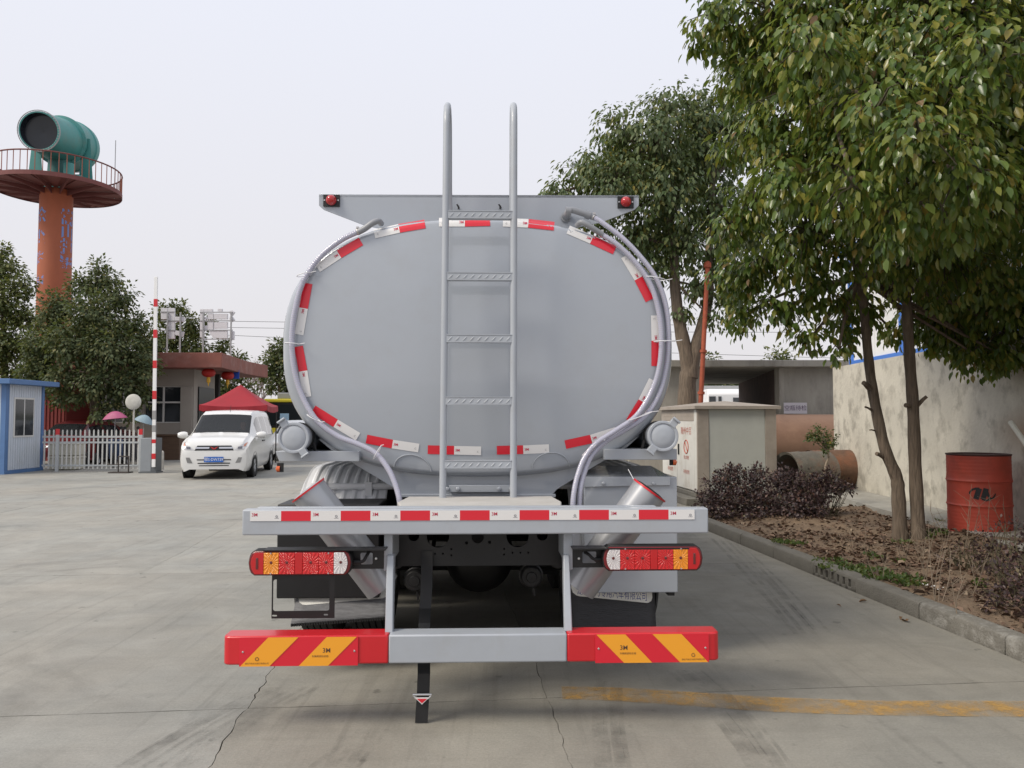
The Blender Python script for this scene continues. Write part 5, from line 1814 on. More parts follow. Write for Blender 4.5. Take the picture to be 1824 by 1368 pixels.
for x0, x1, nv in ((gx(122), gx(251), 4), (gx(257), gx(323), 2)):
    w = bpy.data.objects.new('window', None)
    COL.objects.link(w)
    w.parent = gh
    zm = wb + (wt - wb) * 0.56
    for i in range(nv):
        a_, b_ = x0 + (x1 - x0) * i / nv, x0 + (x1 - x0) * (i + 1) / nv
        for z0, z1 in ((wb, zm), (zm, wt)):
            q = MB()
            q.box(a_ + 0.03, b_ - 0.03, 0.10, 0.115, z0 + 0.03, z1 - 0.03)
            q.build('pane', M_glass, w)
        q = MB()
        q.box(b_ - 0.03, b_ + 0.03, 0.06, 0.12, wb, wt)
        q.build('mullion', M_alu, w)
    for z in (wb, zm, wt):
        q = MB()
        q.box(x0, x1, 0.055, 0.118, z - 0.03, z + 0.03)
        q.build('frame_bar', M_alu, w)
# counter beside the gatehouse
q = MB()
q.box(gx(283, -0.6), gx(327, -0.6), -0.9, -0.4, 0.0, 0.86)
q.box(gx(280, -0.6), gx(330, -0.6), -0.95, -0.35, 0.861, 0.92)
o = q.build('counter', mat('brown_wood', (0.11, 0.065, 0.04), 0.6, var=0.2, vscale=4, stretch=(1, 1, 8)), bevel=0.008)
o.location = (0, GY, 0)
tag(o, 'brown wooden counter against the gatehouse wall', 'counter')
# red container / red shutter wall beside the booth
q = MB()
rx0, rx1 = P(60, 700, 27.2).x, P(119, 700, 27.2).x
nr = 9
for i in range(nr):
    a_ = rx0 + (rx1 - rx0) * i / nr
    w = (rx1 - rx0) / nr
    q.box(a_, a_ + w * 0.55, -0.03, 0.3, 0.0, 2.6)
    q.box(a_ + w * 0.55, a_ + w, 0.0, 0.3, 0.0, 2.6)
q.box(rx0, rx1, 0.3, 2.0, 0, 2.6)
o = q.build('red_hut', mat('dark_red_sheet', (0.19, 0.025, 0.02), 0.7, var=0.15, vscale=2))
o.location = (0, 27.2, 0)
tag(o, 'dark red ribbed metal hut behind the guard booth', 'hut')

# ---- roof sign letters, seen from behind
M_let = mat('white_letter_metal', (0.66, 0.65, 0.68), 0.45, var=0.05, vscale=3)
M_frm = mat('galvanised_frame', (0.36, 0.36, 0.37), 0.5, metal=0.3)
SGY = GY + 0.6
cr = lambda cx, cy: (270 + cx / 8.044, 530 + cy / 8.044)
def letter(lab, polys, posts, bars):
    t = thing('sign_letter', lab, 'sign', (0, SGY, 0), 0, 'sign letters on the gatehouse roof')
    for poly in polys:
        q = MB()
        q.prism([P(*cr(*p), SGY) - Vector((0, SGY, 0)) for p in poly], (0, 0.10, 0))
        q.build('stroke', M_let, t, bevel=0.006)
    for x in posts:
        q = MB()
        a_, b_ = P(*cr(x, 210), SGY - 0.06), P(*cr(x, 780), SGY - 0.06)
        q.box(a_.x - 0.025, a_.x + 0.025, -0.07, -0.02, rz1, a_.z)
        q.build('post', M_frm, t)
    for x0, x1, y in bars:
        q = MB()
        a_, b_ = P(*cr(x0, y), SGY - 0.03), P(*cr(x1, y), SGY - 0.03)
        q.box(a_.x, b_.x, -0.019, -0.002, a_.z - 0.02, a_.z + 0.02)
        q.build('bar', M_frm, t)
RC = lambda x0, y0, x1, y1: [(x0, y0), (x1, y0), (x1, y1), (x0, y1)]
letter('left white metal letter on the gatehouse roof, plain cross strokes',
       [RC(240, 150, 325, 590), RC(132, 150, 225, 310), RC(327, 275, 468, 345), [(327, 470), (462, 490), (440, 565), (327, 530)]],
       (228, 412), ((130, 330, 205), (130, 415, 332), (130, 330, 468)))
letter('right white metal letter on the gatehouse roof, dense with many strokes',
       [RC(692, 165, 745, 570), RC(747, 165, 872, 212), RC(945, 160, 1010, 205), RC(800, 225, 885, 312), RC(890, 232, 1085, 308), RC(752, 280, 798, 312), RC(800, 342, 880, 460), RC(895, 350, 1085, 440),
        RC(752, 400, 798, 462), [(815, 478), (1085, 470), (1085, 585), (880, 580)], [(1110, 195), (1155, 180), (1190, 210), (1150, 265), (1190, 320), (1140, 350), (1110, 300), (1130, 260)], RC(1118, 480, 1180, 605)],
       (742, 1140), ((690, 1160, 210), (690, 1160, 332), (690, 1160, 466), (690, 1160, 597)))

# ---- lanterns
M_lan = mat('red_lantern_silk', (0.42, 0.02, 0.015), 0.6)
M_tas = mat('yellow_tassel', (0.72, 0.42, 0.05), 0.7)
for px_, py_, Y, lab in ((371.5, 664, 28.4, 'red paper lantern with yellow tassel, nearer one under the gatehouse roof'), (405.5, 669, 30.2, 'red paper lantern with yellow tassel, farther one under the gatehouse roof')):
    c_ = P(px_, py_, Y)
    t = thing('lantern', lab, 'lantern', c_, 0, 'lanterns under the gatehouse roof')
    q = MB()
    pr = [(0.06, 0.17)] + [(0.235 * math.cos(R(a)) ** 0.7 + 0.01, 0.16 * math.sin(R(a))) for a in range(75, -76, -15)] + [(0.06, -0.17)]
    q.lathe(pr, (0, 0, 0), (0, 0, 1), 24)
    q.build('shade', M_lan, t, smooth=0.9)
    q = MB()
    q.lathe([(0.062, 0.16), (0.065, 0.2), (0.001, 0.2)], (0, 0, 0), (0, 0, 1), 12)
    q.lathe([(0.062, -0.16), (0.065, -0.2), (0.07, -0.34), (0.03, -0.38), (0.015, -0.48), (0.001, -0.5)], (0, 0, 0), (0, 0, 1), 12)
    q.build('tassel', M_tas, t)
    q = MB()
    q.tube([(0, 0, 0.19), (0, 0, rz0 - c_.z)], 0.008, 5)
    q.build('cord', M_blackm, t)
c_ = P(421, 667, 30.4)
q = MB()
q.box(-0.11, 0.11, 0, 0.02, -0.17, 0.17)
q.tube([(0, 0.01, 0.17), (0, 0.01, rz0 - c_.z)], 0.01, 5)
o = q.build('blue_sign', mat('blue_sign_paint', (0.02, 0.09, 0.5), 0.5))
o.location = c_
tag(o, 'small blue hanging sign right of the lanterns', 'sign')

# ---- red canopy tent
tc_ = P(428, 722, 25.0)
tent = thing('canopy_tent', 'red pop-up canopy tent behind the white van', 'tent', (tc_.x, 25.0, 0), R(8))
M_tent = mat('red_tent_cloth', (0.30, 0.012, 0.022), 0.7, var=0.1, vscale=3)
ez, az = P(428, 722, 25).z, P(430, 685, 25).z
hw = 1.02
q = MB()
N = 6
vs, fs = [], []
def tz(u, v):
    m_ = max(abs(u), abs(v))
    return ez + (az - ez) * (1 - m_) ** 1.25 - 0.05 * (1 - max(abs(u), abs(v)) ** 6) * 0 - 0.06 * (m_ ** 4) * (1 - min(abs(u), abs(v)) ** 2)
n = 16
for j in range(n + 1):
    for i in range(n + 1):
        u, v = -1 + 2 * i / n, -1 + 2 * j / n
        vs.append((u * hw, v * hw, tz(u, v)))
fs = [(j * (n + 1) + i, j * (n + 1) + i + 1, (j + 1) * (n + 1) + i + 1, (j + 1) * (n + 1) + i) for j in range(n) for i in range(n)]
q.add(vs, fs)
q.build('canopy', M_tent, tent, smooth=0.5)
for k in range(4):
    q = MB()
    m_ = Matrix.Rotation(k * math.pi / 2, 4, 'Z')
    ps_ = [(-hw + 2 * hw * i / 16, -hw - 0.004) for i in range(17)]
    vs = []
    for i, (x, y) in enumerate(ps_):
        zt2 = tz(x / hw, -1)
        vs += [m_ @ Vector((x, y, zt2)), m_ @ Vector((x, y - 0.012 * math.sin(i * 1.3), zt2 - 0.17 - 0.02 * (i % 2)))]
    q.add(vs, [(2 * i, 2 * i + 1, 2 * i + 3, 2 * i + 2) for i in range(16)])
    q.build('valance', M_tent, tent, smooth=0.5, recalc=False)
for sx_ in (-1, 1):
    for sy_ in (-1, 1):
        q = MB()
        q.box(sx_ * (hw - 0.04) - 0.018, sx_ * (hw - 0.04) + 0.018, sy_ * (hw - 0.04) - 0.018, sy_ * (hw - 0.04) + 0.018, 0, ez - 0.12)
        q.build('leg', M_black, tent)

# ---- fog cannon on its tower
TY = 33.0
tw = P(101, 340, TY)
tower = thing('cannon_tower', 'orange column tower with round railed platform at the left', 'tower', (tw.x, TY, 0))
M_or = mat('orange_column_paint', (0.36, 0.10, 0.045), 0.65, var=0.12, vscale=1.2, stretch=(1, 1, 0.4))
M_brn = mat('brown_red_steel', (0.17, 0.055, 0.05), 0.7, var=0.15, vscale=2)
TZp = tw.z
PR = 2.52
q = MB()
q.lathe([(0.70, 0), (0.66, TZp * 0.5), (0.64, TZp - 0.02)], (0, 0, 0), (0, 0, 1), 40)
col = q.build('column', M_or, tower, smooth=0.9)
M_bl2 = mat('blue_lettering', (0.16, 0.26, 0.56), 0.6)
vdir = math.atan2(-TY, -tw.x)
for dang, chars, zt0, ch in ((0.80, '嵩山扫霾', P(101, 385, TY - 0.6).z, 0.66), (-1.15, '除尘降霾', P(101, 385, TY - 0.6).z, 0.9)):
    for k, chx in enumerate(chars):
        q = MB()
        zc = zt0 - k * ch * (0.97 if dang > 0 else 1.05)
        def wr(x, y, zc=zc):
            rr_ = 0.668 - 0.03 * (zc + y) / TZp + 0.006
            a = vdir + dang + x / 0.66
            return (rr_ * math.cos(a), rr_ * math.sin(a), zc + y)
        q.text(chx, 0.72, wr)
        q.build('character', M_bl2, col, smooth=0, recalc=False)
q = MB()
nb = 26
vs, fs = [], []
for i in range(nb):                                   # radial deck sheets with a small step each
    a0_, a1_ = 2 * math.pi * i / nb, 2 * math.pi * (i + 1) / nb
    z_ = TZp + (0.0 if i % 2 else 0.035)
    q.prism([(0.62 * math.cos(a0_), 0.62 * math.sin(a0_), z_), (PR * math.cos(a0_), PR * math.sin(a0_), z_), (PR * math.cos(a1_), PR * math.sin(a1_), z_), (0.62 * math.cos(a1_), 0.62 * math.sin(a1_), z_)], (0, 0, 0.04))
q.lathe([(PR, -0.06), (PR + 0.03, -0.06), (PR + 0.03, 0.12), (PR, 0.12)], (0, 0, TZp), (0, 0, 1), 52)
deck = q.build('deck', M_brn, tower, smooth=0)
for i in range(13):
    a_ = 2 * math.pi * i / 13 + 0.1
    q = MB()
    c2, s2 = math.cos(a_), math.sin(a_)
    q.prism([(0.6 * c2, 0.6 * s2, TZp - 0.003), (PR * c2, PR * s2, TZp - 0.003), (PR * c2, PR * s2, TZp - 0.07), (0.6 * c2, 0.6 * s2, TZp - 0.28)], (-0.03 * s2, 0.03 * c2, 0))
    q.build('deck_beam', M_brn, tower)
RH = 0.95
q = MB()
q.tube([(PR * math.cos(a_), PR * math.sin(a_), TZp + RH) for a_ in [2 * math.pi * i / 60 for i in range(61)]], 0.032, 6)
q.build('hand_rail', M_brn, tower)
rb = None
for i in range(56):
    a_ = 2 * math.pi * i / 56
    if rb is None:
        q = MB()
        q.tube([(0, 0, 0.04), (0, 0, RH)], 0.017, 5)
        rb = q.build('rail_bar', mat('orange_rail', (0.30, 0.10, 0.06), 0.7), tower)
        rb.location = (PR, 0, TZp)
    else:
        link_copy(rb, tower, (PR * math.cos(a_), PR * math.sin(a_), TZp))
q = MB()
p = P(204, 340, TY + 1.2) - Vector((tw.x, TY, 0))
q.tube([(p.x, p.y, TZp), (p.x, p.y, P(206, 250, TY + 1.2).z)], 0.018, 5)
q.build('antenna', M_frm, tower)
# cannon body
M_teal = mat('teal_cannon_paint', (0.055, 0.25, 0.235), 0.5, var=0.14, vscale=1.5, dirt=(0.15, 0.17, 0.13), dscale=1.2, damt=0.5)
M_teald = mat('dark_teal', (0.03, 0.13, 0.125), 0.6, var=0.1)
rear, muz = P(134, 264, 34.6), P(69, 233, 31.4)
base = Vector((tw.x, TY, TZp + 0.075))
can = thing('fog_cannon', 'big teal fog cannon standing on the tower platform', 'cannon', base)
A = rear - base
B = muz - base
ax = (B - A)
Lc = ax.length
q = MB()
q.lathe([(0.001, -0.25), (0.6, -0.22), (1.0, -0.08), (1.12, 0.1), (1.14, 0.42), (1.10, 0.46), (1.08, Lc * 0.40), (1.10, Lc * 0.41), (1.10, Lc * 0.44), (0.97, Lc * 0.45), (0.80, Lc * 0.97), (0.80, Lc), (0.74, Lc), (0.73, Lc * 0.97), (0.70, Lc * 0.9), (0.001, Lc * 0.88)],
        A, ax, 48, 0, mis=[0] * 12 + [1, 1, 1])
q.build('barrel', [M_teal, mat('cannon_bore', (0.012, 0.016, 0.024), 0.25)], can, smooth=0.6)
u_ = ax.normalized().orthogonal().normalized()
w_ = ax.normalized().cross(u_)
cm = A + ax
q = MB()
q.tube([cm + (u_ * math.cos(t) + w_ * math.sin(t)) * 0.84 for t in [2 * math.pi * i / 40 for i in range(41)]], 0.022, 6)
q.build('nozzle_ring', M_frm, can)
nz = None
for i in range(48):
    t = 2 * math.pi * i / 48
    pz_ = cm + (u_ * math.cos(t) + w_ * math.sin(t)) * 0.84
    q = MB()
    q.cyl(pz_, pz_ + ax.normalized() * 0.09 + (cm - pz_) * 0.05, 0.016, 0.01, 5)
    q.build('nozzle', M_frm, can)
mid = A.lerp(B, 0.42)
q = MB()
q.lathe([(0.62, 0), (0.62, 0.35), (0.5, 0.36), (0.45, mid.z - 0.6)], (mid.x, mid.y, 0.0), (0, 0, 1), 24)
q.build('turntable', M_teald, can, smooth=0.6)
xr = u_ if abs(u_.z) < abs(w_.z) else w_
xr = Vector((xr.x, xr.y, 0)).normalized()
for s_ in (-1, 1):
    q = MB()
    o2 = xr * s_ * 1.0
    q.prism([Vector((mid.x, mid.y, 0.3)) + o2 + Vector((-0.3, 0, 0)), Vector((mid.x, mid.y, 0.3)) + o2 + Vector((0.3, 0, 0)), mid + o2 + Vector((0.12, 0, 0.2)), mid + o2 + Vector((-0.12, 0, 0.2))], xr * 0.07)
    q.build('yoke_arm', M_teal, can)
for z_ in (0.0, 0.42):
    q = MB()
    m_ = Matrix.Translation((mid.x, mid.y, 0))
    q.M = m_
    q.box(-1.15, 1.15, -0.55, -0.43, z_, z_ + 0.14)
    q.box(-1.15, 1.15, 0.43, 0.55, z_, z_ + 0.14)
    q.box(-1.15, -1.03, -0.43, 0.43, z_, z_ + 0.14)
    q.box(1.03, 1.15, -0.43, 0.43, z_, z_ + 0.14)
    q.build('base_frame', M_teal, can)
for x in (-1.08, 1.08):
    for y in (-0.5, 0.5):
        q = MB()
        q.box(mid.x + x - 0.06, mid.x + x + 0.06, mid.y + y - 0.05, mid.y + y + 0.05, 0.141, 0.419)
        q.build('frame_post', M_teal, can)
q = MB()
q.M = Matrix.Translation((mid.x + 0.75, mid.y - 0.6, 0))
q.lathe([(0.2, 0.1), (0.22, 0.12), (0.22, 0.95), (0.2, 1.0), (0.001, 1.0)], (0, 0, 0), (0, 0, 1), 18)
q.build('pump', M_teal, can)

# ---- power cables
for k, (zl, zr) in enumerate(((574, 583), (585, 596), (598, 640))):
    q = MB()
    a_, b_ = P(380, zl, 55), P(1420, zr - 2, 55)
    d = b_ - a_
    pts = []
    for i in range(41):
        f_ = -1.2 + 3.4 * i / 40
        p = a_ + d * f_
        p.z += 0.35 * (f_ - 0.5) ** 2
        pts.append(p)
    q.tube(pts, 0.018, 4)
    tag(q.build('power_cable', M_blackm), ('uppermost', 'middle', 'lowest')[k] + ' of the three thin power cables crossing the sky', 'cable', 'power cables across the sky')

# ================================================================== vehicles
from mathutils.bvhtree import BVHTree
M_carglass = mat('car_side_glass', (0.02, 0.024, 0.026), 0.05, coat=0.6)
M_screen = mat('windscreen_glass', (0.03, 0.033, 0.036), 0.05, coat=0.0, spec=0.3, alpha=0.7)
M_chrome = mat('chrome', (0.6, 0.6, 0.62), 0.15, metal=1.0)
M_lampc = mat('clear_headlamp', (0.55, 0.55, 0.57), 0.08, coat=0.8)
M_inter = mat('dark_interior', (0.03, 0.03, 0.032), 0.8)
def car(t, paint, stn, ws, wins, wheels, wr, ww, rear_glass=None):
    """loft a car shell front (y=0) to back; ws = windscreen range in y, wins = side window ranges"""
    tab = np.array(stn, float)
    ys = []
    for a_, b_ in zip(tab[:-1, 0], tab[1:, 0]):
        n = max(1, int(round((b_ - a_) / 0.07)))
        ys += list(a_ + (b_ - a_) * np.arange(n) / n)
    brk = list(ws) + [v for w in wins for v in w] + (list(rear_glass) if rear_glass else [])
    ys = sorted(set([round(y, 4) for y in ys + [tab[-1, 0]] + brk]))
    rows = []
    for y in ys:
        zb, zt, w, wt, bl = [float(np.interp(y, tab[:, 0], tab[:, k])) for k in range(1, 6)]
        bl = min(bl, zt - 0.05)
        key = [(w - 0.07, zb), (w - 0.005, zb + 0.13), (w + 0.012, (zb + bl) / 2), (w - 0.008, bl), (wt + 0.02, max(bl + 0.02, zt - 0.075)), (wt - 0.035, zt - 0.018), (wt * 0.5, zt - 0.002), (0, zt + 0.004)]
        cnt = [1, 3, 3, 6, 2, 3, 3]
        half = []
        for (a_, b_), c_ in zip(zip(key, key[1:]), cnt):
            for k in range(c_):
                f_ = k / c_
                half.append((a_[0] + (b_[0] - a_[0]) * f_, a_[1] + (b_[1] - a_[1]) * f_))
        half.append(key[-1])
        full = [(-x, z) for x, z in half] + [(x, z) for x, z in half[-2::-1]]
        rows.append([(x, y, z) for x, z in full])
    nh = 21
    m = len(rows[0])
    V = [p for r_ in rows for p in r_]
    zone = lambda j: min(j, m - 2 - j)
    body, screen, sides = [], [], {k: [] for k in range(len(wins) * 2 + 1)}
    for i in range(len(rows) - 1):
        yc = (ys[i] + ys[i + 1]) / 2
        for j in range(m - 1):
            f = (i * m + j, i * m + j + 1, (i + 1) * m + j + 1, (i + 1) * m + j)
            zj = zone(j)
            tgt = body
            if zj >= 14 and ws[0] < yc < ws[1]:
                tgt = screen
            elif rear_glass and zj >= 14 and rear_glass[0] < yc < rear_glass[1]:
                tgt = sides[len(wins) * 2]
            elif 7 <= zj <= 11:
                for k, (a_, b_) in enumerate(wins):
                    if a_ < yc < b_:
                        tgt = sides[k * 2 + (1 if j > m / 2 else 0)]
            tgt.append(f)
    def sub(fs):
        idx = sorted({i for f in fs for i in f})
        mp_ = {i: k for k, i in enumerate(idx)}
        return [V[i] for i in idx], [tuple(mp_[i] for i in f) for f in fs]
    body += [tuple(range(m)), tuple(range((len(rows) - 1) * m + m - 1, (len(rows) - 1) * m - 1, -1))]
    q = MB()
    q.add(*sub(body))
    q.build('body', paint, t, smooth=0.55)
    q = MB()
    q.add(*sub(screen))
    q.build('windscreen', M_screen, t, smooth=0.7)
    for k, fs in sides.items():
        if fs:
            q = MB()
            q.add(*sub(fs))
            q.build('window', M_carglass, t, smooth=0.7)
    allf = [(i * m + j, i * m + j + 1, (i + 1) * m + j + 1, (i + 1) * m + j) for i in range(len(rows) - 1) for j in range(m - 1)] + [tuple(range(m))]
    bvh = BVHTree.FromPolygons([Vector(p) for p in V], allf)
    wl_ = float(np.max(tab[:, 3]))
    q = MB()
    q.box(-wl_ * 0.85, wl_ * 0.85, 0.75, tab[-1, 0] - 0.15, 0.3, 0.42)
    for x in (-0.36, 0.36):
        q.box(x * wl_ / 0.83 - 0.2, x * wl_ / 0.83 + 0.2, ws[1] + 0.42, ws[1] + 0.56, 0.4, min(1.2, tab[:, 2].max() - 0.4))
    q.build('interior', M_inter, t, bevel=0.02)
    for y in wheels:
        for s_ in (-1, 1):
            x = s_ * (wl_ - ww / 2 + 0.012)
            q = MB()
            q.lathe([(0.001, -s_ * 0.02), (wr + 0.045, -s_ * 0.02), (wr + 0.05, s_ * 0.012)], (s_ * (wl_ + 0.004), y, wr), (1, 0, 0), 32)
            q.build('wheel_arch', M_blackm, t)
            q = MB()
            lathe_wheel(q, (x, y, wr), ww, wr, 0, 1)
            for k in range(5):
                a_ = 2 * math.pi * k / 5
                q.tube([(x + s_ * ww * 0.36, y, wr), (x + s_ * ww * 0.36, y + wr * 0.55 * math.cos(a_), wr + wr * 0.55 * math.sin(a_))], 0.028, 6, 1)
            q.build('wheel', [M_rub, M_rim], t, smooth=0.6)
    def decal(name, m_, c, nu=8, nv=4, off=0.006, parent=None):
        """c: four corners (x, z) seen from the front, projected on the nose"""
        q = MB()
        vs = []
        for j in range(nv + 1):
            for i in range(nu + 1):
                u, v = i / nu, j / nv
                x = (c[0][0] * (1 - u) + c[1][0] * u) * (1 - v) + (c[3][0] * (1 - u) + c[2][0] * u) * v
                z = (c[0][1] * (1 - u) + c[1][1] * u) * (1 - v) + (c[3][1] * (1 - u) + c[2][1] * u) * v
                h = bvh.ray_cast(Vector((x, -1, z)), Vector((0, 1, 0)))
                y = h[0].y if h[0] else 0.3
                vs.append((x, y - off, z))
        fs = [(j * (nu + 1) + i, j * (nu + 1) + i + 1, (j + 1) * (nu + 1) + i + 1, (j + 1) * (nu + 1) + i) for j in range(nv) for i in range(nu)]
        q.add(vs, fs)
        return q.build(name, m_, parent or t, smooth=0.8, recalc=False)
    return decal, bvh

VAN = [(0.00, .25, .70, .64, .54, .60), (0.03, .20, .84, .75, .64, .72), (0.10, .19, .93, .80, .69, .80), (0.30, .19, 1.01, .82, .71, .90), (0.66, .19, 1.08, .83, .715, .99),
       (1.10, .19, 1.36, .83, .675, 1.03), (1.50, .19, 1.63, .83, .635, 1.04), (1.75, .19, 1.70, .83, .635, 1.04), (2.6, .19, 1.73, .83, .64, 1.04), (3.8, .19, 1.71, .83, .64, 1.04),
       (4.2, .21, 1.65, .81, .62, 1.02), (4.32, .24, 1.47, .78, .58, .97), (4.35, .30, 1.2, .74, .55, .9)]
van = thing('van', 'white minivan with blue number plate driving in past the gatehouse', 'van', (-7.31, 18.93, 0), R(9.2))
M_vanw = mat('white_van_paint', (0.70, 0.70, 0.69), 0.25, coat=0.6)
decal, vb = car(van, M_vanw, VAN, (0.76, 1.46), [(1.30, 2.02), (2.12, 3.0), (3.1, 4.1)], (0.78, 3.58), 0.30, 0.19)
decal('grille', M_black, [(-0.46, 0.71), (0.46, 0.71), (0.40, 0.83), (-0.40, 0.83)])
decal('grille_bar', M_chrome, [(-0.43, 0.755), (-0.12, 0.755), (-0.11, 0.795), (-0.44, 0.795)], off=0.014)
decal('grille_bar', M_chrome, [(0.12, 0.755), (0.43, 0.755), (0.44, 0.795), (0.11, 0.795)], off=0.014)
M_emb = mat('red_emblem', (0.55, 0.03, 0.03), 0.3, coat=0.5)
q = MB()
for s_ in (-1, 1):
    for k, (w, h) in enumerate(((0.095, 0.05), (0.06, 0.03))):
        y = -0.012
        yy = vb.ray_cast(Vector((0.03 * s_, -1, 0.77)), Vector((0, 1, 0)))[0].y - 0.02
        q.prism([(0.0, yy, 0.735 + 0.02 * k), (s_ * 0.02, yy, 0.738 + 0.02 * k), (s_ * w, yy, 0.77 + 0.035 - 0.012 * k), (s_ * w * 0.75, yy, 0.77 + 0.03 - 0.01 * k), (s_ * 0.018, yy, 0.765 + 0.01 * k)], (0, 0.006, 0))
q.build('emblem', M_emb, van)
for s_ in (-1, 1):
    hl = decal('headlamp', M_lampc, [(s_ * 0.46, 0.72), (s_ * 0.70, 0.735), (s_ * 0.76, 0.93), (s_ * 0.60, 0.83)], 6, 5, 0.008)
    decal('indicator', mat('orange_indicator', (0.5, 0.2, 0.12), 0.2, coat=0.5), [(s_ * 0.68, 0.80), (s_ * 0.735, 0.82), (s_ * 0.755, 0.91), (s_ * 0.70, 0.87)], 3, 3, 0.016, hl)
    decal('headlamp_lens', mat('dark_reflector', (0.18, 0.18, 0.2), 0.15, metal=0.7), [(s_ * 0.55, 0.745), (s_ * 0.65, 0.75), (s_ * 0.66, 0.81), (s_ * 0.56, 0.80)], 3, 3, 0.014, hl)
    decal('fog_lamp', mat('fog_recess', (0.22, 0.22, 0.22), 0.3), [(s_ * 0.50, 0.40), (s_ * 0.62, 0.41), (s_ * 0.66, 0.54), (s_ * 0.57, 0.54)], 3, 3, 0.006)
decal('air_intake', M_black, [(-0.40, 0.47), (0.40, 0.47), (0.40, 0.495), (-0.40, 0.495)])
decal('air_intake', M_black, [(-0.38, 0.385), (0.38, 0.385), (0.38, 0.41), (-0.38, 0.41)])
decal('air_intake', M_black, [(-0.35, 0.33), (0.35, 0.33), (0.35, 0.35), (-0.35, 0.35)])
q = MB()
q.box(-0.225, 0.225, -0.03, -0.018, 0.425, 0.555, 0)
q.text('鄂S·DW739', 0.098, lambda x, y: (x * 0.9, -0.033, 0.487 + y), 1)
q.build('number_plate', [mat('plate_blue', (0.02, 0.13, 0.5), 0.4), M_white], van, smooth=0, recalc=False)
for s_ in (-1, 1):
    q = MB()
    q.lathe([(0.001, -0.13), (0.06, -0.12), (0.085, -0.05), (0.09, 0.04), (0.07, 0.1), (0.001, 0.115)], (s_ * 0.97, 0.98, 1.07), (1, 0, 0), 14)
    q.tube([(s_ * 0.8, 1.05, 1.03), (s_ * 0.9, 1.0, 1.04)], 0.022, 6)
    q.build('mirror', M_vanw, van)
for s_ in (-1, 1):
    for y in (1.95, 2.2):
        q = MB()
        q.box(s_ * 0.838 - 0.012, s_ * 0.838 + 0.012, y, y + 0.16, 0.88, 0.91)
        q.build('door_handle', M_blackm, van)
for x0, x1 in ((-0.5, -0.05), (0.05, 0.45)):
    q = MB()
    pts = []
    for i in range(7):
        x = x0 + (x1 - x0) * i / 6
        h = vb.ray_cast(Vector((x, 0.74 + 0.03 * i / 6, 3)), Vector((0, 0, -1)))[0]
        pts.append(h + Vector((0, -0.02, 0.015)))
    q.tube(pts, 0.008, 5)
    q.build('wiper', M_black, van)
q = MB()
q.tube([(0.05, 1.62, 1.66), (0.05, 1.72, 1.84)], 0.006, 5)
q.build('aerial', M_black, van)
# steering wheel
q = MB()
cw_ = Vector((0.36, 1.42, 1.02))
q.tube([cw_ + Vector((0.17 * math.cos(t), 0.05 * math.sin(t), 0.16 * math.sin(t))) for t in [2 * math.pi * i / 20 for i in range(21)]], 0.014, 6)
q.build('steering_wheel', M_blackm, van)
# driver: one continuous figure
J = {'pel': (0, 0, 0.55), 'bel': (0, -0.02, 0.75), 'che': (0, -0.04, 0.98), 'nek': (0, -0.05, 1.15), 'jaw': (0, -0.08, 1.24), 'hd': (0, -0.06, 1.33), 'top': (0, -0.05, 1.41),
     'shl': (-0.17, -0.05, 1.08), 'ell': (-0.24, -0.2, 0.9), 'wrl': (-0.14, -0.38, 1.02), 'hal': (-0.13, -0.43, 1.06),
     'shr': (0.17, -0.05, 1.08), 'elr': (0.24, -0.2, 0.9), 'wrr': (0.14, -0.38, 1.02), 'har': (0.13, -0.43, 1.06),
     'hil': (-0.10, -0.05, 0.54), 'knl': (-0.13, -0.47, 0.62), 'anl': (-0.13, -0.62, 0.44), 'hir': (0.10, -0.05, 0.54), 'knr': (0.13, -0.47, 0.62), 'anr': (0.13, -0.62, 0.44)}
RAD = dict(pel=.13, bel=.12, che=.14, nek=.055, jaw=.075, hd=.09, top=.06, shl=.07, ell=.045, wrl=.03, hal=.04, shr=.07, elr=.045, wrr=.03, har=.04, hil=.09, knl=.06, anl=.045, hir=.09, knr=.06, anr=.045)
ED = [('pel', 'bel'), ('bel', 'che'), ('che', 'nek'), ('nek', 'jaw'), ('jaw', 'hd'), ('hd', 'top'), ('che', 'shl'), ('shl', 'ell'), ('ell', 'wrl'), ('wrl', 'hal'), ('che', 'shr'), ('shr', 'elr'), ('elr', 'wrr'), ('wrr', 'har'),
      ('pel', 'hil'), ('hil', 'knl'), ('knl', 'anl'), ('pel', 'hir'), ('hir', 'knr'), ('knr', 'anr')]
ks = list(J)
me = bpy.data.meshes.new('person')
me.from_pydata([J[k] for k in ks], [(ks.index(a_), ks.index(b_)) for a_, b_ in ED], [])
po = bpy.data.objects.new('tmp', me)
COL.objects.link(po)
sk = po.modifiers.new('skin', 'SKIN')
for i, k in enumerate(ks):
    me.skin_vertices[0].data[i].radius = (RAD[k], RAD[k])
    me.skin_vertices[0].data[i].use_root = (k == 'pel')
su = po.modifiers.new('sub', 'SUBSURF')
su.levels = su.render_levels = 2
dg = bpy.context.evaluated_depsgraph_get()
pm = bpy.data.meshes.new_from_object(po.evaluated_get(dg))
bpy.data.objects.remove(po)
for m_ in (mat('dark_jacket', (0.04, 0.04, 0.05), 0.8), mat('skin', (0.45, 0.25, 0.18), 0.5), mat('black_hair', (0.015, 0.012, 0.01), 0.6)):
    pm.materials.append(m_)
for p_ in pm.polygons:
    c_ = p_.center
    p_.material_index = 2 if (c_.z > 1.37 or (c_.z > 1.28 and c_.y > -0.03)) else (1 if (c_.z > 1.17 or (c_.y < -0.385 and c_.z > 0.9)) else 0)
    p_.use_smooth = True
drv = bpy.data.objects.new('person', pm)
COL.objects.link(drv)
vm = Matrix.Translation((-7.31, 18.93, 0)) @ Matrix.Rotation(R(9.2), 4, 'Z')
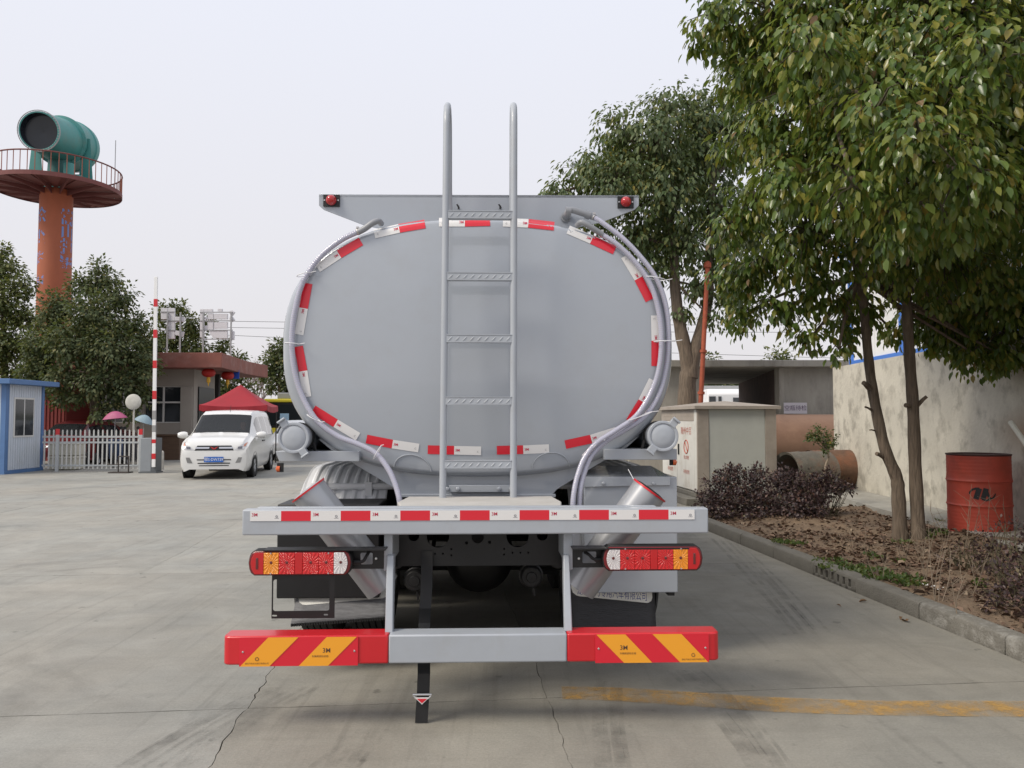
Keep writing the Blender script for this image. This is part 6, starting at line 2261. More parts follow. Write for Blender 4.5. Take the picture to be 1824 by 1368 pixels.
drv.location = vm @ Vector((0.36, 1.86, 0.02))
drv.rotation_euler = (0, 0, R(9.2))
tag(drv, 'driver in dark clothing with hands on the wheel behind the van windscreen', 'person')

SEDAN = [(0.0, .30, .55, .60, .5, .5), (0.05, .22, .66, .72, .62, .6), (0.2, .2, .74, .80, .70, .68), (0.9, .2, .86, .86, .72, .80), (1.15, .2, .92, .87, .72, .86), (1.75, .2, 1.34, .87, .58, .90), (2.2, .2, 1.43, .87, .56, .91),
         (3.0, .2, 1.40, .87, .56, .92), (3.75, .2, 1.08, .86, .62, .92), (4.3, .22, 1.0, .82, .66, .88), (4.5, .3, .85, .74, .6, .78)]
def sedan(lab, loc, rz, paint):
    t = thing('parked_car', lab, 'car', loc, rz, 'cars parked near the gate')
    dc, _ = car(t, paint, SEDAN, (1.2, 1.72), [(1.62, 2.3), (2.4, 3.2)], (0.85, 3.5), 0.31, 0.2, (3.1, 3.7))
    dc('grille', M_black, [(-0.38, 0.50), (0.38, 0.50), (0.42, 0.60), (-0.42, 0.60)])
    for s_ in (-1, 1):
        dc('headlamp', M_lampc, [(s_ * 0.46, 0.58), (s_ * 0.70, 0.60), (s_ * 0.76, 0.69), (s_ * 0.5, 0.66)], 5, 3)
    return t
c_ = P(520, 750, 27)
sedan('silver white car parked in front of the bus', (c_.x, 27, 0), R(10), mat('silver_car_paint', (0.52, 0.54, 0.56), 0.3, coat=0.5, metal=0.2))
c_ = P(78, 760, 24.2)
sedan('red car with dark windscreen behind the guard booth', (c_.x - 0.25, 24.0, 0), R(-8), mat('red_car_paint', (0.13, 0.012, 0.015), 0.3, coat=0.5))
# bus
c_ = P(515, 720, 40)
bus = thing('bus', 'yellow and black bus standing behind the truck and the tent', 'bus', (c_.x, 40, 0), R(4))
bz = P(515, 711, 40).z
def bbox(nm, m_, x0, x1, y0, y1, z0, z1, par=None, bev=0.0):
    q = MB()
    q.box(x0, x1, y0, y1, z0, z1)
    return q.build(nm, m_, par or bus, bevel=bev)
M_busy = mat('bus_yellow', (0.75, 0.62, 0.04), 0.4, coat=0.3)
bbox('body', M_black, -1.25, 1.25, 0, 9, 0.35, bz - 0.16, bev=0.06)
bbox('roof', M_busy, -1.28, 1.28, -0.05, 9, bz - 0.159, bz + 0.02, bev=0.05)
bbox('air_unit', mat('grey_unit', (0.3, 0.31, 0.32), 0.5), -0.75, 0.75, 0.6, 2.6, bz + 0.021, bz + 0.36, bev=0.05)
bbox('windscreen', M_carglass, -1.1, 1.1, -0.012, -0.001, 1.15, bz - 0.3)
bbox('front_panel', M_busy, -1.2, 1.2, -0.014, -0.001, 0.45, 1.0)
bbox('route_sign', mat('pale_blue_board', (0.35, 0.52, 0.66), 0.5), -0.45, 0.0, -0.03, -0.0125, 1.25, 1.75)
for s_ in (-1, 1):
    for k in range(5):
        bbox('window', M_carglass, s_ * 1.262 - 0.006, s_ * 1.262 + 0.006, 0.6 + k * 1.6, 2.0 + k * 1.6, 1.35, bz - 0.35)
for s_ in (-1, 1):
    for y in (1.8, 7.0):
        q = MB()
        lathe_wheel(q, (s_ * 1.12, y, 0.48), 0.28, 0.48)
        q.build('wheel', [M_rub, M_rim], bus)

# scooters behind the fence
def scooter(lab, loc, rz, col):
    t = thing('scooter', lab, 'scooter', loc, rz, 'scooters parked behind the fence')
    for y in (-0.62, 0.62):
        q = MB()
        lathe_wheel(q, (0, y, 0.22), 0.09, 0.22)
        q.build('wheel', [M_rub, M_rim], t)
    q = MB()
    q.prism([(-0.14, -0.35, 0.28), (-0.14, 0.15, 0.26), (-0.14, 0.25, 0.62), (-0.14, 0.85, 0.66), (-0.14, 0.8, 0.4), (-0.14, 0.35, 0.2), (-0.14, -0.4, 0.2)], (0.28, 0, 0))
    q.build('body', col, t, bevel=0.04)
    q = MB()
    q.prism([(-0.2, -0.36, 0.25), (-0.2, -0.48, 0.85), (-0.2, -0.42, 0.86), (-0.2, -0.30, 0.27)], (0.4, 0, 0))
    q.build('leg_shield', col, t, bevel=0.02)
    q = MB()
    q.prism([(-0.15, 0.12, 0.665), (-0.15, 0.82, 0.70), (-0.15, 0.82, 0.77), (-0.15, 0.12, 0.73)], (0.3, 0, 0))
    q.build('seat', M_blackm, t, bevel=0.03)
    q = MB()
    q.tube([(0, -0.62, 0.22), (0, -0.46, 0.9)], 0.03, 8)
    q.tube([(-0.32, -0.38, 1.02), (-0.15, -0.46, 0.95), (0.15, -0.46, 0.95), (0.32, -0.38, 1.02)], 0.016, 6)
    for s_ in (-1, 1):
        q.tube([(s_ * 0.22, -0.43, 0.99), (s_ * 0.25, -0.44, 1.16)], 0.008, 5)
        q.lathe([(0.05, 0), (0.05, 0.012), (0.001, 0.014)], (s_ * 0.25, -0.44, 1.2), (0, 1, 0), 12)
    q.build('handlebar', M_blackm, t)
    return t
M_sc1, M_sc2, M_sc3 = mat('scooter_dark', (0.03, 0.03, 0.04), 0.4, coat=0.4), mat('scooter_red', (0.2, 0.02, 0.02), 0.4, coat=0.4), mat('scooter_blue', (0.05, 0.08, 0.16), 0.4, coat=0.4)
for k, (px_, rz, m_, lab) in enumerate(((163, 0.3, M_sc2, 'dark red scooter behind the fence, leftmost of the row'), (187, 0.15, M_sc1, 'black scooter parked under the pink umbrella'),
                                        (212, 0.25, M_sc3, 'dark blue scooter between the pink umbrella and the round sign'), (240, 0.1, M_sc1, 'black scooter behind the fence, nearest the barrier box'))):
    c_ = P(px_, 800, 24.2 + 0.3 * (k % 2))
    scooter(lab, (c_.x, c_.y, 0), rz, m_)
def umbrella(lab, px, py, Y, r_, col, tilt):
    c_ = P(px, py, Y)
    t = thing('scooter_umbrella', lab, 'umbrella', (c_.x, Y, c_.z))
    q = MB()
    vs, fs = [], []
    nr_, na = 5, 24
    vs.append((0, 0, 0.24))
    for i in range(1, nr_ + 1):
        f_ = i / nr_
        for j in range(na):
            a_ = 2 * math.pi * j / na
            sc = 1 - 0.06 * f_ * (0.5 + 0.5 * math.cos(8 * a_))
            vs.append((r_ * f_ * sc * math.cos(a_) * 1.1, r_ * 0.6 * f_ * sc * math.sin(a_), 0.24 * (1 - f_ ** 2)))
    fs += [(0, 1 + j, 1 + (j + 1) % na) for j in range(na)]
    for i in range(nr_ - 1):
        for j in range(na):
            fs.append((1 + i * na + j, 1 + (i + 1) * na + j, 1 + (i + 1) * na + (j + 1) % na, 1 + i * na + (j + 1) % na))
    q.M = Matrix.Rotation(tilt, 4, 'Y')
    q.add(vs, fs)
    q.build('canopy', col, t, smooth=0.6)
    q = MB()
    q.tube([(0, 0, 0.2), (0, 0, -c_.z + 0.7)], 0.012, 6)
    q.build('pole', M_frm, t)
umbrella('pink umbrella over a scooter behind the fence', 205, 746, 24.2, 0.36, mat('pink_cloth', (0.40, 0.09, 0.19), 0.6, var=0.1, vscale=8), R(-6))
umbrella('pale blue umbrella half hidden beside the barrier arm', 256, 752, 24.8, 0.3, mat('pale_blue_cloth', (0.24, 0.34, 0.40), 0.6), R(18))
# cream crates stacked behind the fence
M_cream = mat('cream_plastic', (0.52, 0.5, 0.42), 0.6, var=0.08, vscale=4)
for k in range(2):
    c_ = P(120, 800, 22.6)
    q = MB()
    q.box(-0.38, 0.38, -0.3, 0.3, 0.02 + k * 0.40, 0.02 + k * 0.40 + 0.385)
    q.box(-0.40, 0.40, -0.32, 0.32, 0.34 + k * 0.40, 0.37 + k * 0.40)
    o = q.build('crate', M_cream, bevel=0.015)
    o.location = (c_.x, 22.6, 0)
    tag(o, ('lower', 'upper')[k] + ' of two cream crates stacked behind the picket fence', 'crate', 'cream crates behind the fence')

# ================================================================== trees and plants
LEAF_V = np.array([(0, 0, 0), (-0.30, 0.30, 0.04), (0, 0.30, -0.03), (0.30, 0.30, 0.04), (-0.25, 0.66, 0.02), (0, 0.68, -0.06), (0.25, 0.66, 0.02), (0, 1.0, -0.14)]) * np.array([0.78, 1, 1])
LEAF_F = [(0, 2, 1), (0, 3, 2), (1, 2, 5, 4), (2, 3, 6, 5), (4, 5, 7), (5, 6, 7)]
DIA_V = np.array([(0, 0, 0), (-0.3, 0.45, 0.05), (0, 0.5, -0.04), (0.3, 0.45, 0.05), (0, 1, -0.1)])
DIA_F = [(0, 2, 1), (0, 3, 2), (1, 2, 4), (2, 3, 4)]
def frames(dirs, ups):
    """orthonormal frames: columns x (across), y (along leaf), z (normal)"""
    y = dirs / np.linalg.norm(dirs, axis=1, keepdims=True)
    z = ups - (ups * y).sum(1, keepdims=True) * y
    z /= np.maximum(1e-6, np.linalg.norm(z, axis=1, keepdims=True))
    x = np.cross(y, z)
    return np.stack([x, y, z], axis=2)
def leaf_mesh(name, pos, fr, scale, V, F, m, parent=None):
    n, k = len(pos), len(V)
    co = (np.einsum('nij,kj->nki', fr, V) * scale[:, None, None] + pos[:, None, :]).reshape(-1, 3).astype(np.float32)
    loops = np.array([i for f in F for i in f], np.int32)
    tot = np.array([len(f) for f in F], np.int32)
    L = (loops[None, :] + (np.arange(n, dtype=np.int32) * k)[:, None]).ravel()
    T = np.tile(tot, n)
    me = bpy.data.meshes.new(name)
    me.vertices.add(n * k)
    me.vertices.foreach_set('co', co.ravel())
    me.loops.add(len(L))
    me.loops.foreach_set('vertex_index', L)
    me.polygons.add(len(T))
    st = np.concatenate([[0], np.cumsum(T)[:-1]]).astype(np.int32)
    me.polygons.foreach_set('loop_start', st)
    me.polygons.foreach_set('loop_total', T)
    me.update(calc_edges=True)
    me.materials.append(m)
    o = bpy.data.objects.new(name, me)
    COL.objects.link(o)
    if parent is not None:
        o.parent = parent
    o['kind'] = 'stuff'
    return o
def unit(n):
    v = RNG.normal(size=(n, 3))
    return v / np.linalg.norm(v, axis=1, keepdims=True)
def foliage(blobs, density, nleaf, size, droop=0.9, spread=0.14, shell=0.45):
    """leaf clusters near the surface of each blob: returns cluster centres and leaf pos, frames, scale"""
    CC, PP, DD, UU, SS = [], [], [], [], []
    for c_, r_ in blobs:
        nc = max(4, int(density * r_ * r_))
        u = unit(nc)
        rad = r_ * RNG.random(nc) ** shell
        cl = np.array(c_)[None, :] + u * rad[:, None] * np.array([1, 1, 0.92])
        CC.append(np.concatenate([cl, np.tile(np.array(c_), (nc, 1))], axis=1))
        k = nleaf
        idx = np.repeat(np.arange(nc), k)
        out = u[idx]
        rd = unit(nc * k)
        off = rd * spread * RNG.random((nc * k, 1))
        d = out * 0.55 + rd * 0.75 + np.array([0, 0, -droop])
        PP.append(cl[idx] + off)
        DD.append(d)
        UU.append(out * 0.7 + np.array([0, 0, 0.7]) + unit(nc * k) * 0.5)
        SS.append(size * RNG.uniform(0.5, 1.3, nc * k))
    P_, D_, U_, S_ = np.concatenate(PP), np.concatenate(DD), np.concatenate(UU), np.concatenate(SS)
    return np.concatenate(CC), P_, frames(D_, U_), S_
M_bark = mat('bark', (0.15, 0.115, 0.085), 0.95, var=0.5, vscale=11, bump=1.0, bscale=16, stretch=(3.0, 3.0, 0.35), dirt=(0.17, 0.14, 0.11), dscale=5, damt=0.5)
M_twig = mat('twig', (0.075, 0.065, 0.035), 0.85)
M_leafN = leaf_mat('camphor_leaf', [(0.0, (0.05, 0.095, 0.022)), (0.3, (0.095, 0.155, 0.033)), (0.55, (0.14, 0.195, 0.043)), (0.8, (0.205, 0.23, 0.05)), (0.94, (0.28, 0.26, 0.055)), (0.985, (0.27, 0.20, 0.04)), (1.0, (0.22, 0.13, 0.07))], 0.25, 0.36)
M_leafM = leaf_mat('evergreen_leaf', [(0.0, (0.05, 0.085, 0.03)), (0.45, (0.09, 0.13, 0.05)), (0.85, (0.14, 0.17, 0.065)), (0.97, (0.20, 0.19, 0.05)), (1.0, (0.28, 0.22, 0.04))], 0.5, 0.3)
M_leafF = leaf_mat('far_leaf', [(0.0, (0.045, 0.07, 0.03)), (0.5, (0.08, 0.105, 0.045)), (0.9, (0.14, 0.15, 0.06)), (1.0, (0.22, 0.19, 0.075))], 0.7, 0.25)
M_leafY = leaf_mat('olive_leaf', [(0.0, (0.05, 0.075, 0.022)), (0.5, (0.095, 0.12, 0.034)), (1.0, (0.17, 0.17, 0.05))], 0.5, 0.25)
M_purple = leaf_mat('purple_leaf', [(0.0, (0.024, 0.016, 0.018)), (0.4, (0.06, 0.038, 0.04)), (0.8, (0.11, 0.07, 0.066)), (0.95, (0.15, 0.08, 0.06)), (1.0, (0.18, 0.15, 0.08))], 0.5, 0.15, (0.12, 0.05, 0.05))
def limbs(q, start, ends, r0, bend=0.25, n=7):
    for e, r_end in ends:
        s0, e = Vector(start), Vector(e)
        mid = s0.lerp(e, 0.5) + Vector((random.uniform(-1, 1), random.uniform(-1, 1), random.uniform(0.1, 0.8))) * bend * (e - s0).length * 0.3
        path = smooth_path([s0, mid, e], 4)
        q.tube(path, [r0 + (r_end - r0) * i / (len(path) - 1) for i in range(len(path))], n)
def tree(name, label, base, trunks, blobs, density, nleaf, size, m, V=DIA_V, F=DIA_F, twigs=0.3, droop=0.9, spread=0.2, group=None, shell=0.45, individual=0, limb_r=0.05):
    base = Vector(base)
    t = thing(name, label, 'tree', base, 0, group)
    q = MB()
    tips = []
    for path, r0, r1 in trunks:
        pts = smooth_path([Vector(p) - base for p in path], 5)
        k = len(pts)
        rr_ = [(r0 + (r1 - r0) * (i / (k - 1)) ** 0.8) * (1 + 0.05 * math.sin(i * 1.9) + (0.16 * math.exp(-i * 0.9) if i < 4 else 0)) for i in range(k)]
        pts[0].z -= 0.05
        q.tube(pts, rr_, 14)
        tips += [pts[int(k * f_)] for f_ in ((0.78, 0.86, 0.94) if individual else (0.68, 0.78, 0.9))] + [pts[-1]]
    bl = [(Vector(c_) - base, r_) for c_, r_ in blobs]
    for c_, r_ in bl:
        s0 = min(tips, key=lambda p: (p - c_).length)
        limbs(q, s0, [(c_, 0.012)], limb_r * min(1.0, 0.4 + r_ * 0.6))
    q.build('trunk', M_bark, t, smooth=1.0)
    cc, pos, fr, sc = foliage([(tuple(c_), r_) for c_, r_ in bl], density, nleaf, size, droop, spread, shell)
    if twigs:
        q = MB()
        pick = RNG.permutation(len(cc))[:int(len(cc) * twigs)]
        for i in pick:
            a_, b_ = Vector(cc[i][3:]), Vector(cc[i][:3])
            mid = a_.lerp(b_, 0.55) + Vector((0, 0, 0.06))
            q.tube([a_, mid, b_], [0.011, 0.007, 0.003], 4, cap=False)
        tw_ = q.build('twigs', M_twig, t, smooth=1.0, recalc=False)
        tw_['kind'] = 'stuff'
    if individual:
        wp = pos + np.array(base)
        dist = np.linalg.norm(wp - np.array(CAMP), axis=1)
        px_ = 912 + FPX * wp[:, 0] / wp[:, 1]
        py_ = 745 - FPX * (wp[:, 2] - 1.5) / wp[:, 1]
        ok = (px_ > 1190) & (px_ < 1815) & (py_ > 8) & (py_ < 700)
        order = np.argsort(np.where(ok, dist, 1e9))[:individual]
        lm = MB()
        lm.add([tuple(v) for v in V], F)
        src = lm.build('leaf', m, t, smooth=0, recalc=False)
        keep = np.ones(len(pos), bool)
        keep[order] = False
        for k, i in enumerate(order):
            o = src if k == 0 else link_copy(src, t)
            M4 = Matrix([[*fr[i][0], 0], [*fr[i][1], 0], [*fr[i][2], 0], [0, 0, 0, 1]])
            o.matrix_basis = Matrix.Translation(pos[i]) @ M4 @ Matrix.Scale(float(sc[i]), 4)
        pos, fr, sc = pos[keep], fr[keep], sc[keep]
    leaf_mesh('crown', pos, fr, sc, V, F, m, t)
    return t
def B(lst):
    return [(P(x, y, D), r_) for x, y, D, r_ in lst]

# ---- near twin-trunked camphor
ND = 8.9
near_blobs = B([(1290, 35, 7.6, .42), (1390, 30, 7.4, .6), (1500, 30, 7.0, .75), (1680, 20, 6.4, .8), (1825, 60, 6.8, .8),
                (1330, 140, 7.8, .38), (1440, 165, 7.2, .65), (1600, 160, 6.3, .75), (1770, 200, 6.6, .75),
                (1340, 245, 7.9, .36), (1430, 290, 7.4, .5), (1540, 300, 6.6, .6), (1680, 320, 6.7, .7), (1815, 350, 7.3, .7),
                (1350, 355, 8.3, .42), (1440, 410, 8.1, .5), (1560, 430, 8.0, .6), (1690, 450, 8.3, .7), (1815, 500, 8.5, .6),
                (1365, 465, 8.8, .42), (1450, 515, 8.8, .4), (1535, 545, 9.2, .34), (1680, 565, 9.2, .45), (1790, 590, 9.0, .4),
                (1385, 555, 8.9, .27), (1445, 600, 8.8, .2), (1495, 622, 8.7, .14), (1735, 630, 9.0, .22), (1590, 590, 9.7, .2), (1800, 640, 9, .2),
                (1520, 330, 5.7, .32), (1640, 250, 5.2, .36), (1720, 310, 5.4, .36), (1600, 385, 5.7, .28), (1760, 130, 5.4, .4), (1450, 90, 6.0, .36), (1560, 200, 5.5, .3), (1690, 400, 5.8, .3), (1400, 330, 6.8, .3),
                (1660, 520, 9.4, .5), (1720, 560, 9.4, .5), (1790, 540, 9.2, .5), (1640, 590, 9.7, .28), (1700, 615, 9.4, .28), (1770, 625, 9.2, .28), (1310, 495, 9.0, .32), (1325, 560, 9.2, .24), (1300, 400, 8.6, .3), (1500, 590, 9.2, .22),
                # far side, above the picture; those off right added to shade the ground
                (1420, 120, 9.6, .9), (1600, 100, 9.8, 1.0), (1780, 120, 9.8, 1.0), (1450, 300, 10, .75), (1620, 280, 10.2, .9), (1790, 300, 10.2, .9), (1700, 430, 10.2, .6), (1560, 420, 10, .5),
                (1340, -90, 8, .7), (1480, -160, 7.8, .9), (1680, -170, 7.2, 1.0), (1880, -120, 7.6, 1.0), (1960, 120, 7.8, .9), (1960, 330, 8.2, .9), (1930, 520, 8.8, .7), (2150, 350, 5.2, .8), (2250, 100, 5.0, .9), (2100, -250, 5.2, 1.0), (1900, -450, 5.6, 1.0), (1560, -420, 8.6, 1.1), (1780, -430, 8.6, 1.1), (1420, -340, 8.8, .8)])
tb = P(1620, 962, ND)
tb.z = bed_z(tb.x, tb.y)
tree('camphor_tree', 'large twin-trunked camphor tree leaning over the kerb beside the red drum', tb,
     [([P(1604, 962, ND), P(1600, 880, ND), P(1596, 848, ND), P(1575, 795, ND), P(1556, 705, ND + .05), P(1546, 630, ND + .1), P(1535, 520, ND), P(1505, 380, ND - .3), P(1470, 200, ND - .8)], 0.082, 0.04),
      ([P(1637, 966, ND - .05), P(1631, 850, ND), P(1626, 720, ND), P(1619, 620, ND), P(1615, 500, ND), P(1625, 350, ND - .1), P(1650, 150, ND - .3), P(1660, -100, ND - .4)], 0.078, 0.04)],
     near_blobs, 250, 14, 0.099, M_leafN, LEAF_V, LEAF_F, 0.5, 1.25, 0.17, individual=300)
# pruned stubs on the trunks are parts of it
for a_, b_, r_ in (((1634, 722), (1651, 706), 0.022), ((1576, 815), (1561, 808), 0.024), ((1552, 730), (1541, 725), 0.012), ((1558, 767), (1549, 766), 0.008), ((1628, 724), (1613, 722), 0.03), ((1548, 690), (1538, 682), 0.03)):
    q = MB()
    A_, B_ = P(*a_, ND) - tb, P(*b_, ND - 0.05) - tb
    q.tube([A_, A_.lerp(B_, 0.6) + Vector((0, 0, 0.005)), B_], [r_ * 1.3, r_, r_ * 0.9], 8)
    q.build('branch_stub', M_bark, bpy.data.objects['camphor_tree'])

# ---- mid tree behind the cabinet
MD = 17.0
mb_ = P(1222, 740, MD)
tree('evergreen_tree', 'tall forked evergreen tree rising behind the tank and the cabinet', (mb_.x, MD, 0),
     [([(mb_.x, MD, 0), P(1224, 700, MD), P(1226, 650, MD), P(1213, 590, MD), P(1203, 520, MD), P(1198, 420, MD), P(1175, 300, MD)], 0.24, 0.07),
      ([P(1228, 668, MD), P(1245, 600, MD), P(1262, 530, MD + .1), P(1263, 440, MD + .2), P(1270, 320, MD + .2)], 0.17, 0.06)],
     B([(1190, 190, 17, .62), (1240, 200, 17.4, .7), (1110, 235, 17, .75), (1165, 255, 16.6, .9), (1250, 275, 17.2, 1.0), (1045, 305, 17, .6), (1100, 330, 16.6, .9), (1190, 350, 16.6, 1.0), (1275, 370, 17.4, .9),
        (1000, 345, 17, .42), (1050, 385, 17, .6), (1130, 420, 17, .7), (1215, 440, 17, .7), (1290, 455, 17.2, .7), (1160, 480, 17, .5), (1240, 510, 17, .42), (1215, 555, 17, .25), (1300, 535, 17, .45), (1270, 570, 16.8, .22),
        (1330, 250, 18, 1.0), (1345, 400, 18, .9), (1320, 510, 17.6, .5), (975, 350, 17, .22), (1290, 205, 17.6, .7), (1340, 120, 18, .9),
        (1120, 300, 18.2, 1.0), (1220, 300, 18.4, 1.1), (1180, 420, 18, .8)]),
     150, 13, 0.13, M_leafM, LEAF_V, LEAF_F, 0.4, 1.2, 0.24, limb_r=0.06)

# ---- left-hand trees
def simple_tree(label, px, D, trunk_top_y, blobs, dens, nl, size, m, group='trees behind the gate', name='broadleaf_tree', r0=0.2, **k):
    b_ = P(px, 745, D)
    return tree(name, label, (b_.x, D, 0), [([(b_.x, D, 0), (b_.x + 0.05, D, 1.2), P(px + 2, (trunk_top_y + 745) / 2, D), P(px, trunk_top_y, D)], r0, r0 * 0.35)], B(blobs), dens, nl, size, m, group=group, **k)
simple_tree('dense round tree standing in front of the orange tower column', 165, 26.5, 540,
            [(185, 500, 26.5, .55), (150, 510, 26.5, .5), (215, 530, 26.5, .6), (110, 545, 26.2, .6), (165, 560, 25.6, .9), (235, 580, 26.5, .65), (85, 590, 26.5, .6), (130, 610, 25.4, .9), (200, 620, 25.4, .9), (250, 635, 26, .55),
             (75, 640, 26, .5), (110, 670, 25.6, .6), (170, 680, 25.4, .7), (225, 685, 25.6, .55), (85, 685, 26, .5), (70, 615, 26, .6), (62, 660, 25.8, .6), (95, 560, 26.5, .5), (258, 660, 25.8, .5), (262, 610, 26.4, .4), (250, 705, 25.8, .35), (110, 710, 25.6, .35), (180, 735, 25.4, .3), (235, 735, 25.6, .3), (140, 705, 25.6, .3), (205, 715, 25.6, .3), (250, 690, 26, .3), (165, 600, 27.6, 1.2), (175, 480, 26.5, .3)],
            200, 13, 0.14, M_leafF, twigs=0.2, spread=0.28, droop=0.5)
simple_tree('olive green tree cut by the left edge behind the booth', 5, 29, 520,
            [(10, 480, 29, .6), (-30, 470, 29, .8), (40, 510, 29, .55), (0, 540, 28.6, .9), (45, 570, 29, .6), (20, 610, 28.6, .8), (60, 620, 29, .4), (-20, 620, 28.4, .9), (30, 660, 28.6, .6), (-60, 560, 29, 1.0), (65, 660, 29, .35), (10, 690, 28.6, .5), (5, 450, 29, .3)],
            170, 13, 0.15, M_leafY, twigs=0.3, spread=0.3, droop=0.5)
simple_tree('leafy tree rising behind the sign letters of the gatehouse', 330, 38, 600,
            [(315, 548, 38, .5), (290, 560, 38, .5), (335, 580, 38, .7), (370, 575, 38, .4), (300, 600, 38, .8), (350, 615, 38, .7), (395, 620, 38, .5), (320, 640, 38, .8), (275, 620, 38, .7), (420, 640, 38, .5), (425, 660, 38, .6), (400, 690, 38, .7), (440, 700, 38, .5)],
            130, 12, 0.19, M_leafY, twigs=0.2, spread=0.3, droop=0.4)
simple_tree('small dark round tree left of the tank', 497, 42, 660,
            [(500, 620, 42, .55), (485, 640, 42, .6), (510, 650, 42, .7), (480, 665, 42, .5), (500, 680, 42, .7), (515, 695, 42, .5), (520, 630, 42, .8), (545, 650, 42, .9), (482, 690, 42, .35)],
            110, 11, 0.22, M_leafF, twigs=0.2, spread=0.3, droop=0.4)
# bare winter tree between them
b_ = P(452, 745, 46)
bt = thing('bare_tree', 'leafless twiggy winter tree left of the dark round tree', 'tree', (b_.x, 46, 0))
q = MB()
def grow(q, p, d, L, r_, lev):
    e = p + d * L
    q.tube([p, p.lerp(e, 0.5) + Vector((random.uniform(-.05, .05), 0, 0)), e], [r_, r_ * 0.8, r_ * 0.6], 5, cap=False)
    if lev == 0:
        return
    for _ in range(4):
        nd_ = (d + Vector((random.uniform(-.8, .8), random.uniform(-.8, .8), random.uniform(-.1, .6)))).normalized()
        grow(q, p.lerp(e, random.uniform(0.45, 1.0)), nd_, L * random.uniform(0.55, 0.8), r_ * 0.55, lev - 1)
grow(q, Vector((0, 0, -0.05)), Vector((0.02, 0, 1)), 2.4, 0.12, 5)
q.build('trunk', mat('pale_twigs', (0.26, 0.21, 0.19), 0.9), bt, recalc=False)
# far trees seen over and through the shed
for lab, blobs in (('far olive tree showing above the shed roof', [(1385, 640, 60, 1.0), (1372, 652, 60, .9), (1400, 650, 60, .9), (1390, 665, 60, 1.2), (1412, 660, 60, .8), (1340, 700, 58, .8), (1330, 690, 58, .8)]),
                   ('far dark trees showing through the open shed bay', [(1265, 678, 56, .8), (1285, 682, 56, .8), (1305, 680, 56, .9), (1255, 640, 56, .45), (1272, 640, 56, .4), (1245, 690, 56, 1.0), (1320, 695, 56, .9), (1270, 700, 56, 1.2), (1300, 705, 56, 1.2)])):
    simple_tree(lab, blobs[0][0], blobs[0][2], blobs[0][1] + 10, blobs, 40, 8, 0.3, M_leafY if 'olive' in lab else M_leafF, twigs=0, spread=0.35, droop=0.4, group='trees beyond the shed', name='far_tree')
# low dark hedge line that closes the far end of the yard
hp, hf, hs = [], [], []
n = 22000
xs = RNG.uniform(-60, 70, n)
hz_ = 2.2 + 0.9 * np.sin(xs * 0.31) + 0.6 * np.sin(xs * 0.83 + 1)
pos = np.stack([xs, 72 + RNG.normal(0, 1.2, n), RNG.random(n) ** 0.7 * hz_], 1)
o = leaf_mesh('far_hedge', pos, frames(unit(n) + np.array([0, 0, -.4]), unit(n) + np.array([0, -.5, .6])), RNG.uniform(0.4, 0.8, n), DIA_V, DIA_F, M_leafF)
tag(o, 'dark line of bushes closing the far end of the yard', 'hedge', kind='stuff')

# ---- shrubs in the bed
def shrub(label, blobs, dens, nl, size, m, stems=30, cat='shrub', name='purple_shrub', base=None, droop=0.0, V=DIA_V, F=DIA_F, spread=0.06, group=None, stem_r=0.006):
    bl = B(blobs)
    c_ = base or Vector((sum(b[0].x for b in bl) / len(bl), sum(b[0].y for b in bl) / len(bl), 0))
    c_ = Vector((c_.x, c_.y, bed_z(c_.x, c_.y)))
    t = thing(name, label, cat, c_, 0, group)
    bl = [(b[0] - c_, b[1]) for b in bl]
    cc, pos, fr, sc = foliage([(tuple(a_), r_) for a_, r_ in bl], dens, nl, size, droop, spread, 0.5)
    ok = pos[:, 2] > 0.01
    leaf_mesh('foliage', pos[ok], fr[ok], sc[ok], V, F, m, t)
    q = MB()
    for k in range(stems):
        b_, r_ = bl[k % len(bl)]
        a_ = Vector((b_.x * 0.55 + random.uniform(-.12, .12), b_.y * 0.55 + random.uniform(-.12, .12), -0.03))
        e = b_ + Vector((random.uniform(-1, 1), random.uniform(-1, 1), random.uniform(0.1, 1.1))) * r_ * 0.95
        mid = a_.lerp(e, 0.5) + Vector((random.uniform(-.06, .06), random.uniform(-.06, .06), 0.05))
        q.tube(smooth_path([a_, mid, e], 3), [stem_r * (1 - 0.12 * i) for i in range(7)], 5, cap=False)
    o = q.build('stems', M_twig, t, recalc=False)
    o['kind'] = 'stuff'
    return t
shrub('dense purple brown shrub in front of the cabinet, left one', [(1275, 875, 11.2, .26), (1310, 862, 11.3, .3), (1345, 870, 11.2, .3), (1290, 905, 10.9, .26), (1330, 905, 10.8, .3), (1262, 900, 11.0, .2), (1365, 900, 10.9, .25), (1300, 845, 11.4, .2), (1350, 845, 11.4, .18)], 1300, 9, 0.048, M_purple, 60, group='purple shrubs in the bed')
shrub('dense purple brown shrub by the wall corner, right one', [(1400, 872, 11.0, .3), (1440, 868, 11.0, .28), (1420, 900, 10.6, .28), (1465, 875, 10.8, .24), (1385, 905, 10.7, .24), (1450, 905, 10.5, .2), (1495, 862, 10.9, .14), (1512, 872, 10.8, .09), (1395, 850, 11.2, .2), (1475, 850, 11.0, .14)], 1300, 9, 0.048, M_purple, 60, group='purple shrubs in the bed')
shrub('loose purple grey bush at the right edge by the kerb', [(1800, 1040, 5.9, .22), (1835, 1000, 6.0, .25), (1830, 1080, 5.5, .22), (1790, 1085, 5.5, .14), (1850, 1120, 5.2, .22), (1775, 990, 6.4, .16), (1815, 960, 6.6, .18), (1860, 1050, 5.6, .25)], 900, 8, 0.036, M_purple, 70, group='purple shrubs in the bed')
